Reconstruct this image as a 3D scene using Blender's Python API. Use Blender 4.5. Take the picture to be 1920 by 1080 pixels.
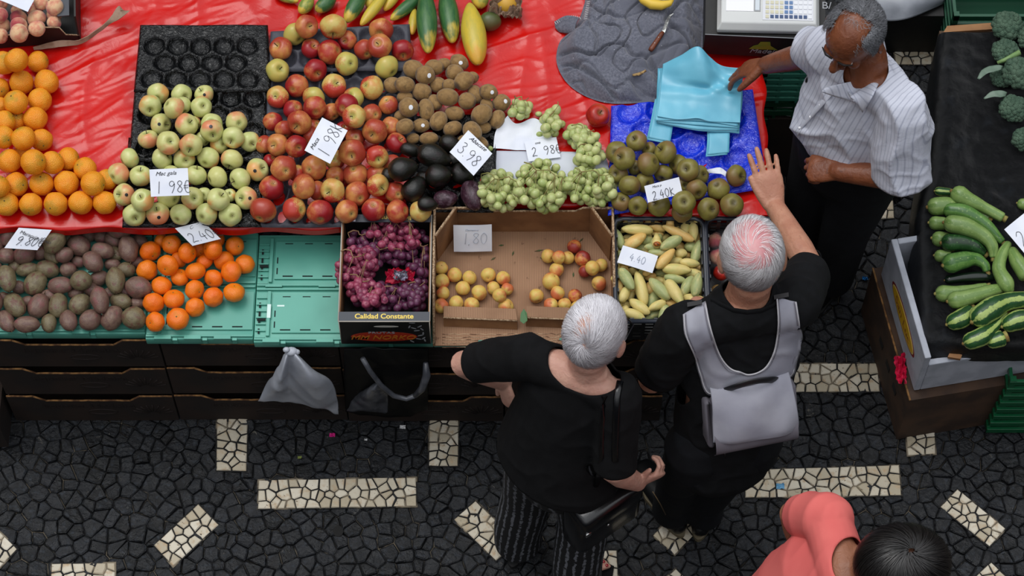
import bpy, bmesh, math, random
import numpy as np
from mathutils import Vector, Matrix, noise, Euler
PI = math.pi
for o in list(bpy.data.objects): bpy.data.objects.remove(o)
scene = bpy.context.scene
COL = scene.collection
R = random.Random(7)

# ---------------------------------------------------------------- camera
CAM_H, TILT, F = 7.7, math.radians(27.5), 4500.0
cd = bpy.data.cameras.new('camera'); cam = bpy.data.objects.new('camera', cd); COL.objects.link(cam)
cam.location = (0, 0, CAM_H); cam.rotation_euler = (TILT, 0, 0)
cd.sensor_width = 36; cd.lens = 36*F/1920; cd.clip_end = 60
scene.camera = cam

# ---------------------------------------------------------------- light: an open market court under an overcast sky
world = bpy.data.worlds.new('sky'); scene.world = world; world.use_nodes = True
wt = world.node_tree; wt.nodes.clear()
wo = wt.nodes.new('ShaderNodeOutputWorld'); bg = wt.nodes.new('ShaderNodeBackground')
tc = wt.nodes.new('ShaderNodeTexCoord'); sx = wt.nodes.new('ShaderNodeSeparateXYZ'); rp = wt.nodes.new('ShaderNodeValToRGB')
wt.links.new(tc.outputs['Generated'], sx.inputs[0]); wt.links.new(sx.outputs['Z'], rp.inputs[0])
cr = rp.color_ramp; cr.elements[0].position = 0.0; cr.elements[0].color = (.012,.013,.015,1)
cr.elements[1].position = 1.0; cr.elements[1].color = (1.0,1.04,1.10,1)
for p_, c_ in ((.30,(.03,.032,.036,1)), (.62,(.30,.31,.33,1)), (.82,(.98,1.0,1.04,1))):
    e = cr.elements.new(p_); e.color = c_
wt.links.new(rp.outputs[0], bg.inputs[0]); bg.inputs[1].default_value = 1.35
wt.links.new(bg.outputs[0], wo.inputs[0])
sd = bpy.data.lights.new('sun', 'SUN'); sun = bpy.data.objects.new('sun', sd); COL.objects.link(sun)
sd.energy = 1.15; sd.angle = math.radians(32); sd.color = (1.0, .985, .96)
sun.rotation_euler = Euler((math.radians(-14), math.radians(-16), 0)); sun.location = (0, 4, 7)
vs = scene.view_settings
vs.view_transform = 'Standard'; vs.look = 'None'; vs.gamma = 1; vs.use_curve_mapping = False; vs.exposure = 0.0

# ---------------------------------------------------------------- helpers
CT, ST = math.cos(TILT), math.sin(TILT)
def ray(x, y):
    a, b = (x-960)/F, (540-y)/F
    return Vector((a, b*CT+ST, b*ST-CT))
def P(x, y, z=0.0):
    d = ray(x, y); t = (z-CAM_H)/d.z
    return Vector((0, 0, CAM_H)) + d*t
def pxm(x, y, z):                        # pixels per metre there
    return F/((CAM_H-z)/(-ray(x, y).z))
def lin(c):
    return tuple(((v/255)/12.92 if v/255 <= .04045 else ((v/255+.055)/1.055)**2.4) for v in c[:3])+(1.0,)

class NT:
    def __init__(s, name):
        s.m = bpy.data.materials.new(name); s.m.use_nodes = True; s.t = s.m.node_tree; s.t.nodes.clear()
        s.out = s.n('OutputMaterial'); s.b = s.n('BsdfPrincipled'); s.l(s.b.outputs[0], s.out.inputs[0]); s._c = None; s.name = name
    def n(s, k): return s.t.nodes.new('ShaderNode'+k)
    def l(s, a, b): s.t.links.new(a, b)
    def set(s, sock, v):
        if isinstance(v, bpy.types.NodeSocket): s.l(v, sock)
        elif v is not None: sock.default_value = v
    def coord(s, k='Object'):
        if s._c is None: s._c = s.n('TexCoord')
        return s._c.outputs[k]
    def scale(s, v, sc, loc=(0,0,0), rot=(0,0,0)):
        m = s.n('Mapping'); s.l(v, m.inputs[0]); m.inputs['Scale'].default_value = sc; m.inputs['Location'].default_value = loc; m.inputs['Rotation'].default_value = rot
        return m.outputs[0]
    def rnd(s):
        return s.n('ObjectInfo').outputs['Random']
    def shift(s, v, k=37.0):             # offset coordinates per object
        a = s.n('VectorMath'); a.operation = 'ADD'; m = s.n('Math'); m.operation = 'MULTIPLY'; m.inputs[1].default_value = k
        s.l(s.rnd(), m.inputs[0]); s.l(v, a.inputs[0]); s.l(m.outputs[0], a.inputs[1]); return a.outputs[0]
    def noise(s, v=None, sc=5, det=3, ro=.5, dist=0):
        n = s.n('TexNoise'); s.l(v if v is not None else s.coord(), n.inputs['Vector'])
        n.inputs['Scale'].default_value = sc; n.inputs['Detail'].default_value = det; n.inputs['Roughness'].default_value = ro; n.inputs['Distortion'].default_value = dist
        return n.outputs[0]
    def vor(s, v=None, sc=5, feat='F1', out=0):
        n = s.n('TexVoronoi'); n.feature = feat; s.l(v if v is not None else s.coord(), n.inputs['Vector']); n.inputs['Scale'].default_value = sc
        return n.outputs[out]
    def wave(s, v, sc, dist=0, det=2, dsc=1, d='X'):
        n = s.n('TexWave'); n.bands_direction = d; s.l(v, n.inputs['Vector']); n.inputs['Scale'].default_value = sc; n.inputs['Distortion'].default_value = dist
        n.inputs['Detail'].default_value = det; n.inputs['Detail Scale'].default_value = dsc; return n.outputs['Fac']
    def math(s, op, a, b=None, c=None, clamp=False):
        m = s.n('Math'); m.operation = op; m.use_clamp = clamp
        for i, v in enumerate((a, b, c)):
            if v is not None: s.set(m.inputs[i], v)
        return m.outputs[0]
    def step(s, v, lo, hi, a=0.0, b=1.0):
        m = s.n('MapRange'); m.interpolation_type = 'SMOOTHSTEP'; s.set(m.inputs[0], v); m.inputs[1].default_value = lo; m.inputs[2].default_value = hi
        m.inputs[3].default_value = a; m.inputs[4].default_value = b; return m.outputs[0]
    def xyz(s, v=None):
        n = s.n('SeparateXYZ'); s.l(v if v is not None else s.coord(), n.inputs[0]); return n.outputs
    def mix(s, f, a, b, mode='MIX'):
        m = s.n('Mix'); m.data_type = 'RGBA'; m.blend_type = mode
        s.set(m.inputs[0], f)
        for sk, v in ((m.inputs[6], a), (m.inputs[7], b)):
            if isinstance(v, tuple): sk.default_value = lin(v)
            else: s.set(sk, v)
        return m.outputs[2]
    def bump(s, h, st=.3, dist=.01, nrm=None):
        b = s.n('Bump'); s.l(h, b.inputs['Height']); b.inputs['Strength'].default_value = st; b.inputs['Distance'].default_value = dist
        if nrm is not None: s.l(nrm, b.inputs['Normal'])
        return b.outputs[0]
    def done(s, col=None, rough=None, nrm=None, **kw):
        b = s.b
        if col is not None:
            if isinstance(col, tuple): b.inputs['Base Color'].default_value = lin(col)
            else: s.l(col, b.inputs['Base Color'])
        s.set(b.inputs['Roughness'], rough)
        if nrm is not None: s.l(nrm, b.inputs['Normal'])
        for k, v in kw.items(): s.set(b.inputs[k.replace('_', ' ')], v)
        return s.m
def mat(name, col, rough=.5, col2=None, sc=20, det=3, lo=.35, hi=.65, bump=0, bsc=None, bdist=.004, per=False, **kw):
    t = NT(name); v = t.coord()
    if per: v = t.shift(v)
    c = col
    if col2: c = t.mix(t.step(t.noise(v, sc, det), lo, hi), col, col2)
    nr = t.bump(t.noise(v, bsc or sc*3, 4), bump, bdist) if bump else None
    return t.done(c, rough, nr, **kw)

def part(name, verts, faces, m, root=None, smooth=True, world=True, bevel=0, sub=0, mats=None, fm=None):
    """one mesh object; verts are world points moved into the root's space"""
    me = bpy.data.meshes.new(name)
    if root is not None and world:
        inv = WORLD[root.name].inverted(); verts = [inv @ Vector(v) for v in verts]
    me.from_pydata([tuple(v) for v in verts], [], faces); me.update()
    o = bpy.data.objects.new(name, me); COL.objects.link(o)
    for q in (mats or [m]): me.materials.append(q)
    if fm is not None:
        for p_, k in zip(me.polygons, fm): p_.material_index = k
    if smooth:
        for p_ in me.polygons: p_.use_smooth = True
    if root is not None:
        o.parent = root; WORLD[o.name] = WORLD[root.name]
    if bevel:
        b = o.modifiers.new('bevel', 'BEVEL'); b.width = bevel; b.segments = 2; b.limit_method = 'ANGLE'
    if sub:
        b = o.modifiers.new('sub', 'SUBSURF'); b.levels = sub; b.render_levels = sub
    return o
WORLD = {}
def tag(o, label, cat, group=None, kind=None):
    o['label'] = label; o['category'] = cat
    if group: o['group'] = group
    if kind: o['kind'] = kind
    return o
def thing(name, loc, label=None, cat=None, group=None, rz=0):
    o = bpy.data.objects.new(name, None); COL.objects.link(o); o.empty_display_size = .02
    o.location = loc; o.rotation_euler = (0, 0, rz)
    WORLD[o.name] = Matrix.Translation(Vector(loc)) @ Matrix.Rotation(rz, 4, 'Z')
    if label: tag(o, label, cat, group)
    return o
def single(name, verts, faces, m, label, cat, group=None, **kw):
    """a thing that is one mesh, its origin at its base"""
    vs_ = [Vector(v) for v in verts]
    c = sum(vs_, Vector())/len(vs_); c.z = min(v.z for v in vs_)
    o = part(name, [v-c for v in vs_], faces, m, None, **kw); o.location = c
    WORLD[o.name] = Matrix.Translation(c)
    return tag(o, label, cat, group)
def structure(o): o['kind'] = 'structure'; return o
def merge(*ms):
    V, Fc = [], []
    for v, f in ms:
        k = len(V); V += list(v); Fc += [tuple(i+k for i in q) for q in f]
    return V, Fc
def box(a, b):
    x0, y0, z0 = a; x1, y1, z1 = b
    v = [Vector(q) for q in ((x0,y0,z0),(x1,y0,z0),(x1,y1,z0),(x0,y1,z0),(x0,y0,z1),(x1,y0,z1),(x1,y1,z1),(x0,y1,z1))]
    return v, [(0,3,2,1),(4,5,6,7),(0,1,5,4),(1,2,6,5),(2,3,7,6),(3,0,4,7)]
def obox(c, ux, uy, uz, sx_, sy_, sz_):   # oriented box, centre and half sizes
    v = [c+ux*(sx_*i)+uy*(sy_*j)+uz*(sz_*k) for k in (-1,1) for i, j in ((-1,-1),(1,-1),(1,1),(-1,1))]
    return v, [(0,3,2,1),(4,5,6,7),(0,1,5,4),(1,2,6,5),(2,3,7,6),(3,0,4,7)]
def prism(poly, z0, z1):
    n = len(poly)
    v = [Vector((p[0], p[1], z0)) for p in poly]+[Vector((p[0], p[1], z1)) for p in poly]
    f = [tuple(range(n-1, -1, -1)), tuple(range(n, 2*n))]+[(i, (i+1) % n, n+(i+1) % n, n+i) for i in range(n)]
    return v, f
def slab(poly, nrm, th):                 # extrude a 3D polygon along nrm
    n = len(poly); d = Vector(nrm).normalized()*th
    v = [Vector(p) for p in poly]+[Vector(p)+d for p in poly]
    return v, [tuple(range(n-1, -1, -1)), tuple(range(n, 2*n))]+[(i, (i+1) % n, n+(i+1) % n, n+i) for i in range(n)]
def tube(pts, rad, n=8, caps=True):
    """tapered tube through points; rad is a number or one per point; (a, b) pairs give ellipses"""
    pts = [Vector(p) for p in pts]
    if not isinstance(rad, (list, tuple)): rad = [rad]*len(pts)
    V, Fc = [], []; up = None
    for i, p in enumerate(pts):
        d = (pts[min(i+1, len(pts)-1)]-pts[max(i-1, 0)]).normalized()
        if up is None:
            up = Vector((0, 0, 1)) if abs(d.z) < .9 else Vector((0, 1, 0))
        s = d.cross(up).normalized(); up = s.cross(d).normalized()
        ra, rb = rad[i] if isinstance(rad[i], (list, tuple)) else (rad[i], rad[i])
        for k in range(n):
            a = 2*PI*k/n; V.append(p+s*(math.cos(a)*ra)+up*(math.sin(a)*rb))
    for i in range(len(pts)-1):
        for k in range(n):
            a, b = i*n+k, i*n+(k+1) % n; Fc.append((a, b, b+n, a+n))
    if caps:
        Fc.append(tuple(range(n-1, -1, -1))); Fc.append(tuple(range((len(pts)-1)*n, len(pts)*n)))
    return V, Fc
def sphere(c, r, nu=16, nv=10, rot=None):
    rx, ry, rz = r if isinstance(r, (list, tuple)) else (r, r, r)
    V = [Vector((0, 0, rz))]; Fc = []
    for j in range(1, nv):
        t = PI*j/nv
        for i in range(nu):
            a = 2*PI*i/nu; V.append(Vector((rx*math.sin(t)*math.cos(a), ry*math.sin(t)*math.sin(a), rz*math.cos(t))))
    V.append(Vector((0, 0, -rz)))
    for i in range(nu): Fc.append((0, 1+i, 1+(i+1) % nu))
    for j in range(nv-2):
        for i in range(nu):
            a, b = 1+j*nu+i, 1+j*nu+(i+1) % nu; Fc.append((a, a+nu, b+nu, b))
    k = 1+(nv-2)*nu
    for i in range(nu): Fc.append((len(V)-1, k+(i+1) % nu, k+i))
    if rot is not None: V = [rot @ v for v in V]
    return [v+Vector(c) for v in V], Fc
def lathe(prof, n=24):                    # (r, z) profile from the top axis to the bottom axis
    V, Fc = [], []
    idx = []
    for r, z in prof:
        if r < 1e-6: idx.append([len(V)]); V.append(Vector((0, 0, z)))
        else:
            idx.append(list(range(len(V), len(V)+n)))
            for i in range(n): V.append(Vector((r*math.cos(2*PI*i/n), r*math.sin(2*PI*i/n), z)))
    for a, b in zip(idx, idx[1:]):
        for i in range(n):
            j = (i+1) % n
            if len(a) == 1: Fc.append((a[0], b[i], b[j]))
            elif len(b) == 1: Fc.append((a[i], b[0], a[j]))
            else: Fc.append((a[i], b[i], b[j], a[j]))
    return V, Fc
def grid(nu, nv, fn):
    V = [fn(i/nu, j/nv) for j in range(nv+1) for i in range(nu+1)]
    return V, [(j*(nu+1)+i, j*(nu+1)+i+1, (j+1)*(nu+1)+i+1, (j+1)*(nu+1)+i) for j in range(nv) for i in range(nu)]
def nz(x, y, z=0.0): return noise.noise(Vector((x, y, z)))
def fold(x, y, s=6, seed=0.0, warp=.6):   # creased cloth height, 0..1
    wx = x*s+warp*nz(x*s*.6, y*s*.6, seed+5); wy = y*s+warp*nz(x*s*.6, y*s*.6, seed+9)
    return 1-abs(nz(wx, wy, seed))*2.2
ORD = ['','first','second','third','fourth','fifth','sixth','seventh','eighth','ninth','tenth','eleventh','twelfth','thirteenth','fourteenth','fifteenth','sixteenth','seventeenth','eighteenth','nineteenth','twentieth']+['%s from twentieth' % k for k in ('first','second','third','fourth','fifth','sixth','seventh','eighth')]
def text(name, body, m, root, origin, ux, uy, size, shear=0, ext=.0004, align='CENTER', xs=1.0, bold=0):
    c = bpy.data.curves.new(name, 'FONT'); c.body = body; c.size = size; c.shear = shear; c.extrude = ext; c.align_x = align; c.align_y = 'CENTER'; c.offset = bold
    c.materials.append(m); o = bpy.data.objects.new(name, c); COL.objects.link(o)
    ux = Vector(ux).normalized(); uy = Vector(uy).normalized(); uz = ux.cross(uy)
    M_ = Matrix((( ux.x*xs, uy.x, uz.x, origin[0]), (ux.y*xs, uy.y, uz.y, origin[1]), (ux.z*xs, uy.z, uz.z, origin[2]), (0,0,0,1)))
    bpy.context.view_layer.update()
    me = bpy.data.meshes.new_from_object(o.evaluated_get(bpy.context.evaluated_depsgraph_get())); me.name = name
    bpy.data.objects.remove(o); o = bpy.data.objects.new(name, me); COL.objects.link(o)
    o.parent = root; o.matrix_local = WORLD[root.name].inverted() @ M_
    return o
# ---------------------------------------------------------------- the floor: basalt cobbles with limestone inlays
def voronoi(seeds, x0, x1, y0, y1, gap, cell):
    """polygons of the cells clipped to the rectangle and shrunk by half the joint"""
    gridd = {}
    for k, (x, y) in enumerate(seeds): gridd.setdefault((int((x-x0)//cell), int((y-y0)//cell)), []).append(k)
    out = []
    for k, (x, y) in enumerate(seeds):
        poly = [(x0, y0), (x1, y0), (x1, y1), (x0, y1)]; gx, gy = int((x-x0)//cell), int((y-y0)//cell)
        planes = [(1, 0, x0, -1), ]
        for dx in range(-3, 4):
            for dy in range(-3, 4):
                for q in gridd.get((gx+dx, gy+dy), ()):
                    if q == k: continue
                    sx_, sy_ = seeds[q]; nx, ny = sx_-x, sy_-y; L = math.hypot(nx, ny)
                    if L < 1e-6: continue
                    nx /= L; ny /= L; d = L/2-gap/2
                    new = []
                    for i in range(len(poly)):
                        a, b = poly[i], poly[(i+1) % len(poly)]
                        da = (a[0]-x)*nx+(a[1]-y)*ny-d; db = (b[0]-x)*nx+(b[1]-y)*ny-d
                        if da <= 0: new.append(a)
                        if (da < 0) != (db < 0) and abs(da-db) > 1e-9:
                            t = da/(da-db); new.append((a[0]+(b[0]-a[0])*t, a[1]+(b[1]-a[1])*t))
                    poly = new
                    if len(poly) < 3: break
                if len(poly) < 3: break
            if len(poly) < 3: break
        if len(poly) >= 3: out.append((poly, k))
    return out
def clean(poly, tol=.0025):
    q = []
    for p in poly:
        if not q or math.hypot(p[0]-q[-1][0], p[1]-q[-1][1]) > tol: q.append(p)
    if len(q) > 1 and math.hypot(q[0][0]-q[-1][0], q[0][1]-q[-1][1]) < tol: q.pop()
    return q
def stones(polys, zt, zb, bev, rr, M_=None, rough=.004, tilt=.03):
    V, Fc = [], []
    for poly, k in polys:
        poly = clean(poly)
        if len(poly) < 3: continue
        cx = sum(p[0] for p in poly)/len(poly); cy = sum(p[1] for p in poly)/len(poly)
        h = zt+rr.uniform(-rough, rough)*.5; tx, ty = rr.uniform(-tilt, tilt), rr.uniform(-tilt, tilt)
        n = len(poly); s = len(V)
        for p in poly: V.append((p[0], p[1], zb))
        for p in poly: V.append((p[0]+(cx-p[0])*.02, p[1]+(cy-p[1])*.02, h-bev+(p[0]-cx)*tx+(p[1]-cy)*ty))
        for p in poly:
            L = math.hypot(p[0]-cx, p[1]-cy)+1e-6; f = min(.4, bev*1.5/L)
            V.append((p[0]+(cx-p[0])*f, p[1]+(cy-p[1])*f, h+(p[0]-cx)*tx+(p[1]-cy)*ty+rr.uniform(-.0007, .0007)))
        for i in range(n):
            j = (i+1) % n
            Fc.append((s+i, s+j, s+n+j, s+n+i)); Fc.append((s+n+i, s+n+j, s+2*n+j, s+2*n+i))
        Fc.append(tuple(range(s+2*n, s+3*n)))
    if M_: V = [M_(v) for v in V]
    return V, Fc
t = NT('basalt'); v = t.coord('Object'); g = t.n('NewGeometry')
rnd = g.outputs['Random Per Island']
c = t.mix(rnd, (7,8,10), (25,27,31)); c = t.mix(t.step(t.noise(v, 60, 5), .5, .8), c, (46,51,58))
c = t.mix(t.step(t.noise(v, 9, 4, .6), .55, .75), c, (24,23,23))
c = t.mix(t.step(t.noise(v, 26, 5, .7, 1.5), .66, .72), c, (96,92,84))
BASALT = t.done(c, t.step(t.noise(v, 30, 3), .3, .7, .34, .7), t.bump(t.noise(v, 55, 6, .6), 1.0, .010), Specular_IOR_Level=.45)
t = NT('limestone'); v = t.coord('Object'); g = t.n('NewGeometry')
c = t.mix(g.outputs['Random Per Island'], (168,156,132), (208,200,182)); c = t.mix(t.step(t.noise(v, 40, 5), .5, .75), c, (176,152,120))
c = t.mix(t.step(t.noise(v, 90, 3), .66, .74), c, (110,92,70))
LIME = t.done(c, .6, t.bump(t.noise(v, 90, 5), .5, .004))
t = NT('grout'); v = t.coord('Object')
c = t.mix(t.step(t.noise(v, 5, 4, .7, 1.0), .50, .62), (12,11,11), (112,102,86))
GROUT = t.done(c, .9)
rr = random.Random(3)
X0, X1, Y0, Y1 = -2.15, 2.15, 2.35, 6.45
cell = .050
seeds = []
ny = int((Y1-Y0)/cell); nx = int((X1-X0)/cell)
for j in range(ny+1):
    for i in range(nx+1):
        arc = .03*math.sin(i*.22)+.02*math.sin(i*.07+j*.05)
        seeds.append((X0+(i+.5*(j % 2))*cell+rr.uniform(-.42, .42)*cell, Y0+j*cell+arc+rr.uniform(-.42, .42)*cell))
sv, sf = stones(voronoi(seeds, X0, X1, Y0, Y1, .0022, cell), 0, -.02, .0040, rr, rough=.007, tilt=.12)
floor = part('floor', sv+[Vector(q) for q in ((-6,-1,-.012),(6,-1,-.012),(6,12,-.012),(-6,12,-.012))], sf+[tuple(len(sv)+i for i in range(4))], None,
             smooth=False, mats=[BASALT, GROUT], fm=[0]*len(sf)+[1])
structure(floor)
inlays = [  # image corners of each limestone bar
 [(407,776),(465,776),(462,884),(406,883)], [(806,760),(860,760),(859,875),(804,874)], [(485,901),(780,896),(781,950),(484,955)],
 [(372,946),(410,985),(325,1063),(289,1023)], [(-45,955),(33,1030),(-3,1068),(-85,992)], [(97,1058),(216,1056),(216,1112),(95,1112)],
 [(892,940),(972,1018),(930,1052),(851,975)], [(1303,922),(1345,958),(1265,1041),(1224,1005)], [(1103,1033),(1156,1033),(1160,1110),(1106,1110)],
 [(1267,1067),(1300,1100),(1270,1130),(1232,1100)], [(1397,882),(1685,873),(1690,930),(1397,934)], [(1694,770),(1750,770),(1754,852),(1702,855)],
 [(1795,918),(1885,992),(1855,1026),(1763,951)], [(1858,1055),(1895,1090),(1850,1130),(1815,1095)], [(1477,683),(1645,682),(1649,735),(1480,736)],
 [(1580,428),(1615,428),(1616,476),(1582,476)], [(1618,334),(1672,334),(1676,410),(1628,412)], [(1672,75),(1762,73),(1764,122),(1680,122)],
 [(1313,790),(1345,790),(1345,870),(1317,870)], [(1430,683),(1300,683),(1300,735),(1430,735)]]
inlays = inlays[:19]
for k, q in enumerate(inlays):
    A, B_, C_, D = [P(x, y, 0) for x, y in q]
    w = ((B_-A).length+(C_-D).length)/2; h = ((D-A).length+(C_-B_).length)/2
    swap = h > w
    if swap: A, B_, C_, D = B_, C_, D, A; w, h = h, w
    nrow = 3; ch = h/nrow; ncol = max(2, round(w/(ch*.98))); cw = w/ncol
    sd_ = []
    for j in range(nrow):
        for i in range(ncol): sd_.append(((i+.5)*cw+rr.uniform(-.46, .46)*cw, (j+.5)*ch+rr.uniform(-.36, .36)*ch))
    pl = voronoi(sd_, 0, w, 0, h, .0038, max(cw, ch))
    def tr(v, A=A, B_=B_, C_=C_, D=D, w=w, h=h):
        s, u = v[0]/w, v[1]/h; p = (A*(1-s)+B_*s)*(1-u)+(D*(1-s)+C_*s)*u
        return Vector((p.x, p.y, v[2]))
    v1, f1 = stones(pl, .0065, .001, .003, rr, tr, .002, .05)
    e = .004
    base, bf = [tr(x) for x in ((-e,-e,.0035),(w+e,-e,.0035),(w+e,h+e,.0035),(-e,h+e,.0035))], [(0,1,2,3)]
    if (B_-A).cross(D-A).z < 0: v1 = v1; f1 = [tuple(reversed(x)) for x in f1]; bf = [(3,2,1,0)]
    o = part('trim_%d' % (k+1), v1+base, f1+[tuple(i+len(v1) for i in bf[0])], None, smooth=False, mats=[LIME, GROUT], fm=[0]*len(f1)+[1])
    structure(o)
# ---------------------------------------------------------------- materials of the stall
def plastic(name, c1, c2, rough=.22, bsc=18, bst=.6):
    t = NT(name); v = t.coord()
    c = t.mix(t.step(t.noise(v, 6, 3), .3, .7), c1, c2)
    return t.done(c, rough, t.bump(t.noise(v, bsc, 6, .6, 1.2), bst, .008), Specular_IOR_Level=.4)
CARD = NT('cardboard'); v = CARD.coord()
c = CARD.mix(CARD.step(CARD.noise(v, 7, 4), .35, .7), (166,128,98), (142,106,78)); c = CARD.mix(CARD.step(CARD.noise(v, 30, 4, .6), .64, .72), c, (96,66,46))
CARDM = CARD.done(CARD.mix(CARD.wave(v, 55, .6, 1), c, (134,100,74)), .8, CARD.bump(CARD.wave(v, 55, .4, 1), .15, .002))
CARD_IN = mat('inner_cardboard', (150,108,70), .8, (122,84,52), 9, 4, bump=.1)
CARD_EDGE = mat('cardboard_edge', (196,168,136), .9, (130,100,72), 160, 2, bump=.4)
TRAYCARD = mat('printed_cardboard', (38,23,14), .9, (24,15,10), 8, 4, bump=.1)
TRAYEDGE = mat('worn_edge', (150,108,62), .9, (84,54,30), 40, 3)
BLACKCARD = mat('black_cardboard', (20,19,18), .55, (26,25,24), 30)
GREYLIP = mat('dark_grey_card', (60,64,72), .5)
YELINK = mat('yellow_print', (236,206,96), .6)
ORGINK = mat('orange_print', (196,116,32), .6)
REDINK = mat('red_print', (176,48,22), .6)
GREYINK = mat('grey_print', (150,152,156), .6)
DARKINK = mat('dark_print', (26,14,10), .8)
PAPER = mat('white_paper', (232,235,243), .75, (222,226,238), 12, 3, bump=.05)
INK = mat('pen_ink', (22,22,30), .6)
PENCIL = mat('faint_pencil', (168,176,190), .7)
GREENCRATE = mat('teal_plastic', (92,168,150), .38, (82,156,139), 5, 3, bump=.08, Specular_IOR_Level=.4)
GREENDARK = mat('deep_teal_plastic', (52,116,100), .45)
DARKHOLE = mat('slot_shadow', (12,26,24), .9)
BLACKPL = mat('black_crate_plastic', (16,17,20), .35, (24,26,30), 8)
REDCLOTH = plastic('red_plastic_sheet', (190,14,9), (204,22,15), .2, 14, .16)
DARKIN = mat('dark_interior', (12,11,10), .9)

Z1, Z2 = .65, .78          # front tier and rear tier
YF = P(200, 790, 0).y      # front plane of the stacked trays
ROOT0 = None
# ---------------------------------------------------------------- cardboard trays stacked under the stall, front faces with a dipped edge
def card_tray(x0, x1, y0, y1, z0, z1, label, seed, text_on=True):
    r_ = thing('cardboard_tray', ((x0+x1)/2, (y0+y1)/2, z0), label, 'cardboard tray', 'cardboard trays stacked under the stall')
    w = x1-x0; th = .006; d = .034; rr = random.Random(seed)
    pts = [(x0, z1), (x0+.16*w, z1), (x0+.23*w, z1-d), (x0+.74*w, z1-d), (x0+.80*w, z1), (x1, z1)]
    def wall(y):
        f = [Vector((x, y, z)) for x, z in pts]; b = [Vector((x1, y, z0)), Vector((x0, y, z0))]
        return slab(f+b, (0, 1, 0), th)
    front = wall(y0)
    part('front_panel', *front, TRAYCARD, r_, smooth=False)
    part('back_panel', *wall(y1-th), TRAYCARD, r_, smooth=False)
    part('side_panel', *box((x0, y0+th, z0), (x0+th, y1-th, z1-.02)), TRAYCARD, r_, smooth=False)
    part('side_panel', *box((x1-th, y0+th, z0), (x1, y1-th, z1-.02)), TRAYCARD, r_, smooth=False)
    part('bottom', *box((x0+th, y0+th, z0), (x1-th, y1-th, z0+.008)), TRAYCARD, r_, smooth=False)
    es = []
    for a, b in zip(pts, pts[1:]):
        A, B_ = Vector((a[0], y0-.001, a[1])), Vector((b[0], y0-.001, b[1]))
        n = max(2, int((B_-A).length/.02)); q = [A.lerp(B_, i/n)+Vector((0, rr.uniform(-.0006,.0006), rr.uniform(-.0008,.0008))) for i in range(n+1)]
        es.append(tube([p+Vector((0, .004, 0)) for p in q], (.0036), 6))
    part('torn_edge', *merge(*es), TRAYEDGE, r_)
    if text_on:
        text('lettering', 'Equatur Madeira', DARKINK, r_, ((x0+x1)/2-.02*w, y0-.0012, z1-d-.035), (1,0,0), (0,0,1), .042, xs=1.15)
        o_ = [Vector(((x0+x1)/2+.03+.05*math.cos(a), y0-.0008, z1-d-.085+.018*math.sin(a))) for a in [2*PI*i/28 for i in range(29)]]
        part('oval_mark', *tube(o_, .0022, 5, False), DARKINK, r_)
        rays_ = []
        for k in range(9):
            a = math.radians(20+k*17); cx = x0+w*.86
            rays_.append(tube([Vector((cx+.02*math.cos(a), y0-.001, z1-.14+.02*math.sin(a))), Vector((cx+.075*math.cos(a), y0-.001, z1-.14+.075*math.sin(a)))], [.001, .0028], 5))
        part('ray_print', *merge(*rays_), DARKINK, r_)
    return r_
xa = P(-12, 700, .4).x; xs_ = [xa-.58, xa, P(310, 700, .4).x, P(640, 700, .4).x, P(945, 700, .4).x, P(1250, 700, .4).x]
names = ['far left', 'left', 'middle', 'right', 'outer right', '']
where = ['at the left edge of the photo', 'below the mandarins and passion fruit', 'behind the white hanging bag', 'behind the black hanging bag', 'behind the woman in black']
lev = ['bottom', 'middle', 'top']
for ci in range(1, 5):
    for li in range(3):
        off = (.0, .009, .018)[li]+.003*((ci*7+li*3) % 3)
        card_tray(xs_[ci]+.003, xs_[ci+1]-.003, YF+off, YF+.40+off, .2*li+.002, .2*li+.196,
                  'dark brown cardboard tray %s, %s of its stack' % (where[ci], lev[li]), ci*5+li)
# the edge of an empty tray leaning at the far left
bx_ = box((P(-60,760,0).x, P(0,838,0).y, 0), (P(12,760,.1).x, P(0,838,0).y+.35, .19))
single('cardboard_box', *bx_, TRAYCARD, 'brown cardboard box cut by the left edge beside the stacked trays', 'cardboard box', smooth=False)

# ---------------------------------------------------------------- rear tier: boards on trestles, covered by the red sheet
xl, xr = -1.95, P(1436, 300, Z2).x
yf, yb = P(600, 427, Z2).y, P(600, 0, Z2).y+.25
XG = P(640, 428, Z2).x; YG = P(900, 383, Z2).y-yf; XH = P(1153, 400, Z2).x; YH = P(1200, 405, Z2).y-yf
def recess(x):
    k = max(0, min(1, (x-XG)/.03)); h = max(0, min(1, (x-XH)/.02)); return YG*k*(1-h)+YH*h
tb = thing('stall_table', ((xl+xr)/2, (yf+yb)/2, 0), 'low wooden stall table under the red plastic sheet', 'table')
part('table_top', *box((xl, yf+YG+.02, Z2-.03), (xr-.005, yb, Z2-.004)), mat('stall_wood', (92,70,48), .8, (70,52,36), 12), tb, smooth=False)
for x in (xl+.06, 0, xr-.07):
    for y in (yf+.20, yb-.08):
        part('leg', *box((x-.03, y-.03, 0), (x+.03, y+.03, Z2-.03)), bpy.data.materials['stall_wood'], tb, smooth=False)
def redz(x, y):
    e = max(0, min(1, (y-yf-recess(x))/.05))
    w = noise.noise(Vector((x*1.2+y*.9, y*1.1-x*.7, 3)))
    u = (x*.42-y*.9); q = (x*.9+y*.42)                    # long creases running up to the right
    big = fold(u*1.0, q*.22, 9, 2.0, .9); sm = fold(u, q*.3, 24, 5.0, 1.4)
    b2 = fold(x*.8, y*.3, 8, 8.0, .8)
    return e*(.0055*max(0, big)**2+.0022*max(0, sm)**2+.005*max(0, b2)**2+.004*(w+.5))
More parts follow.
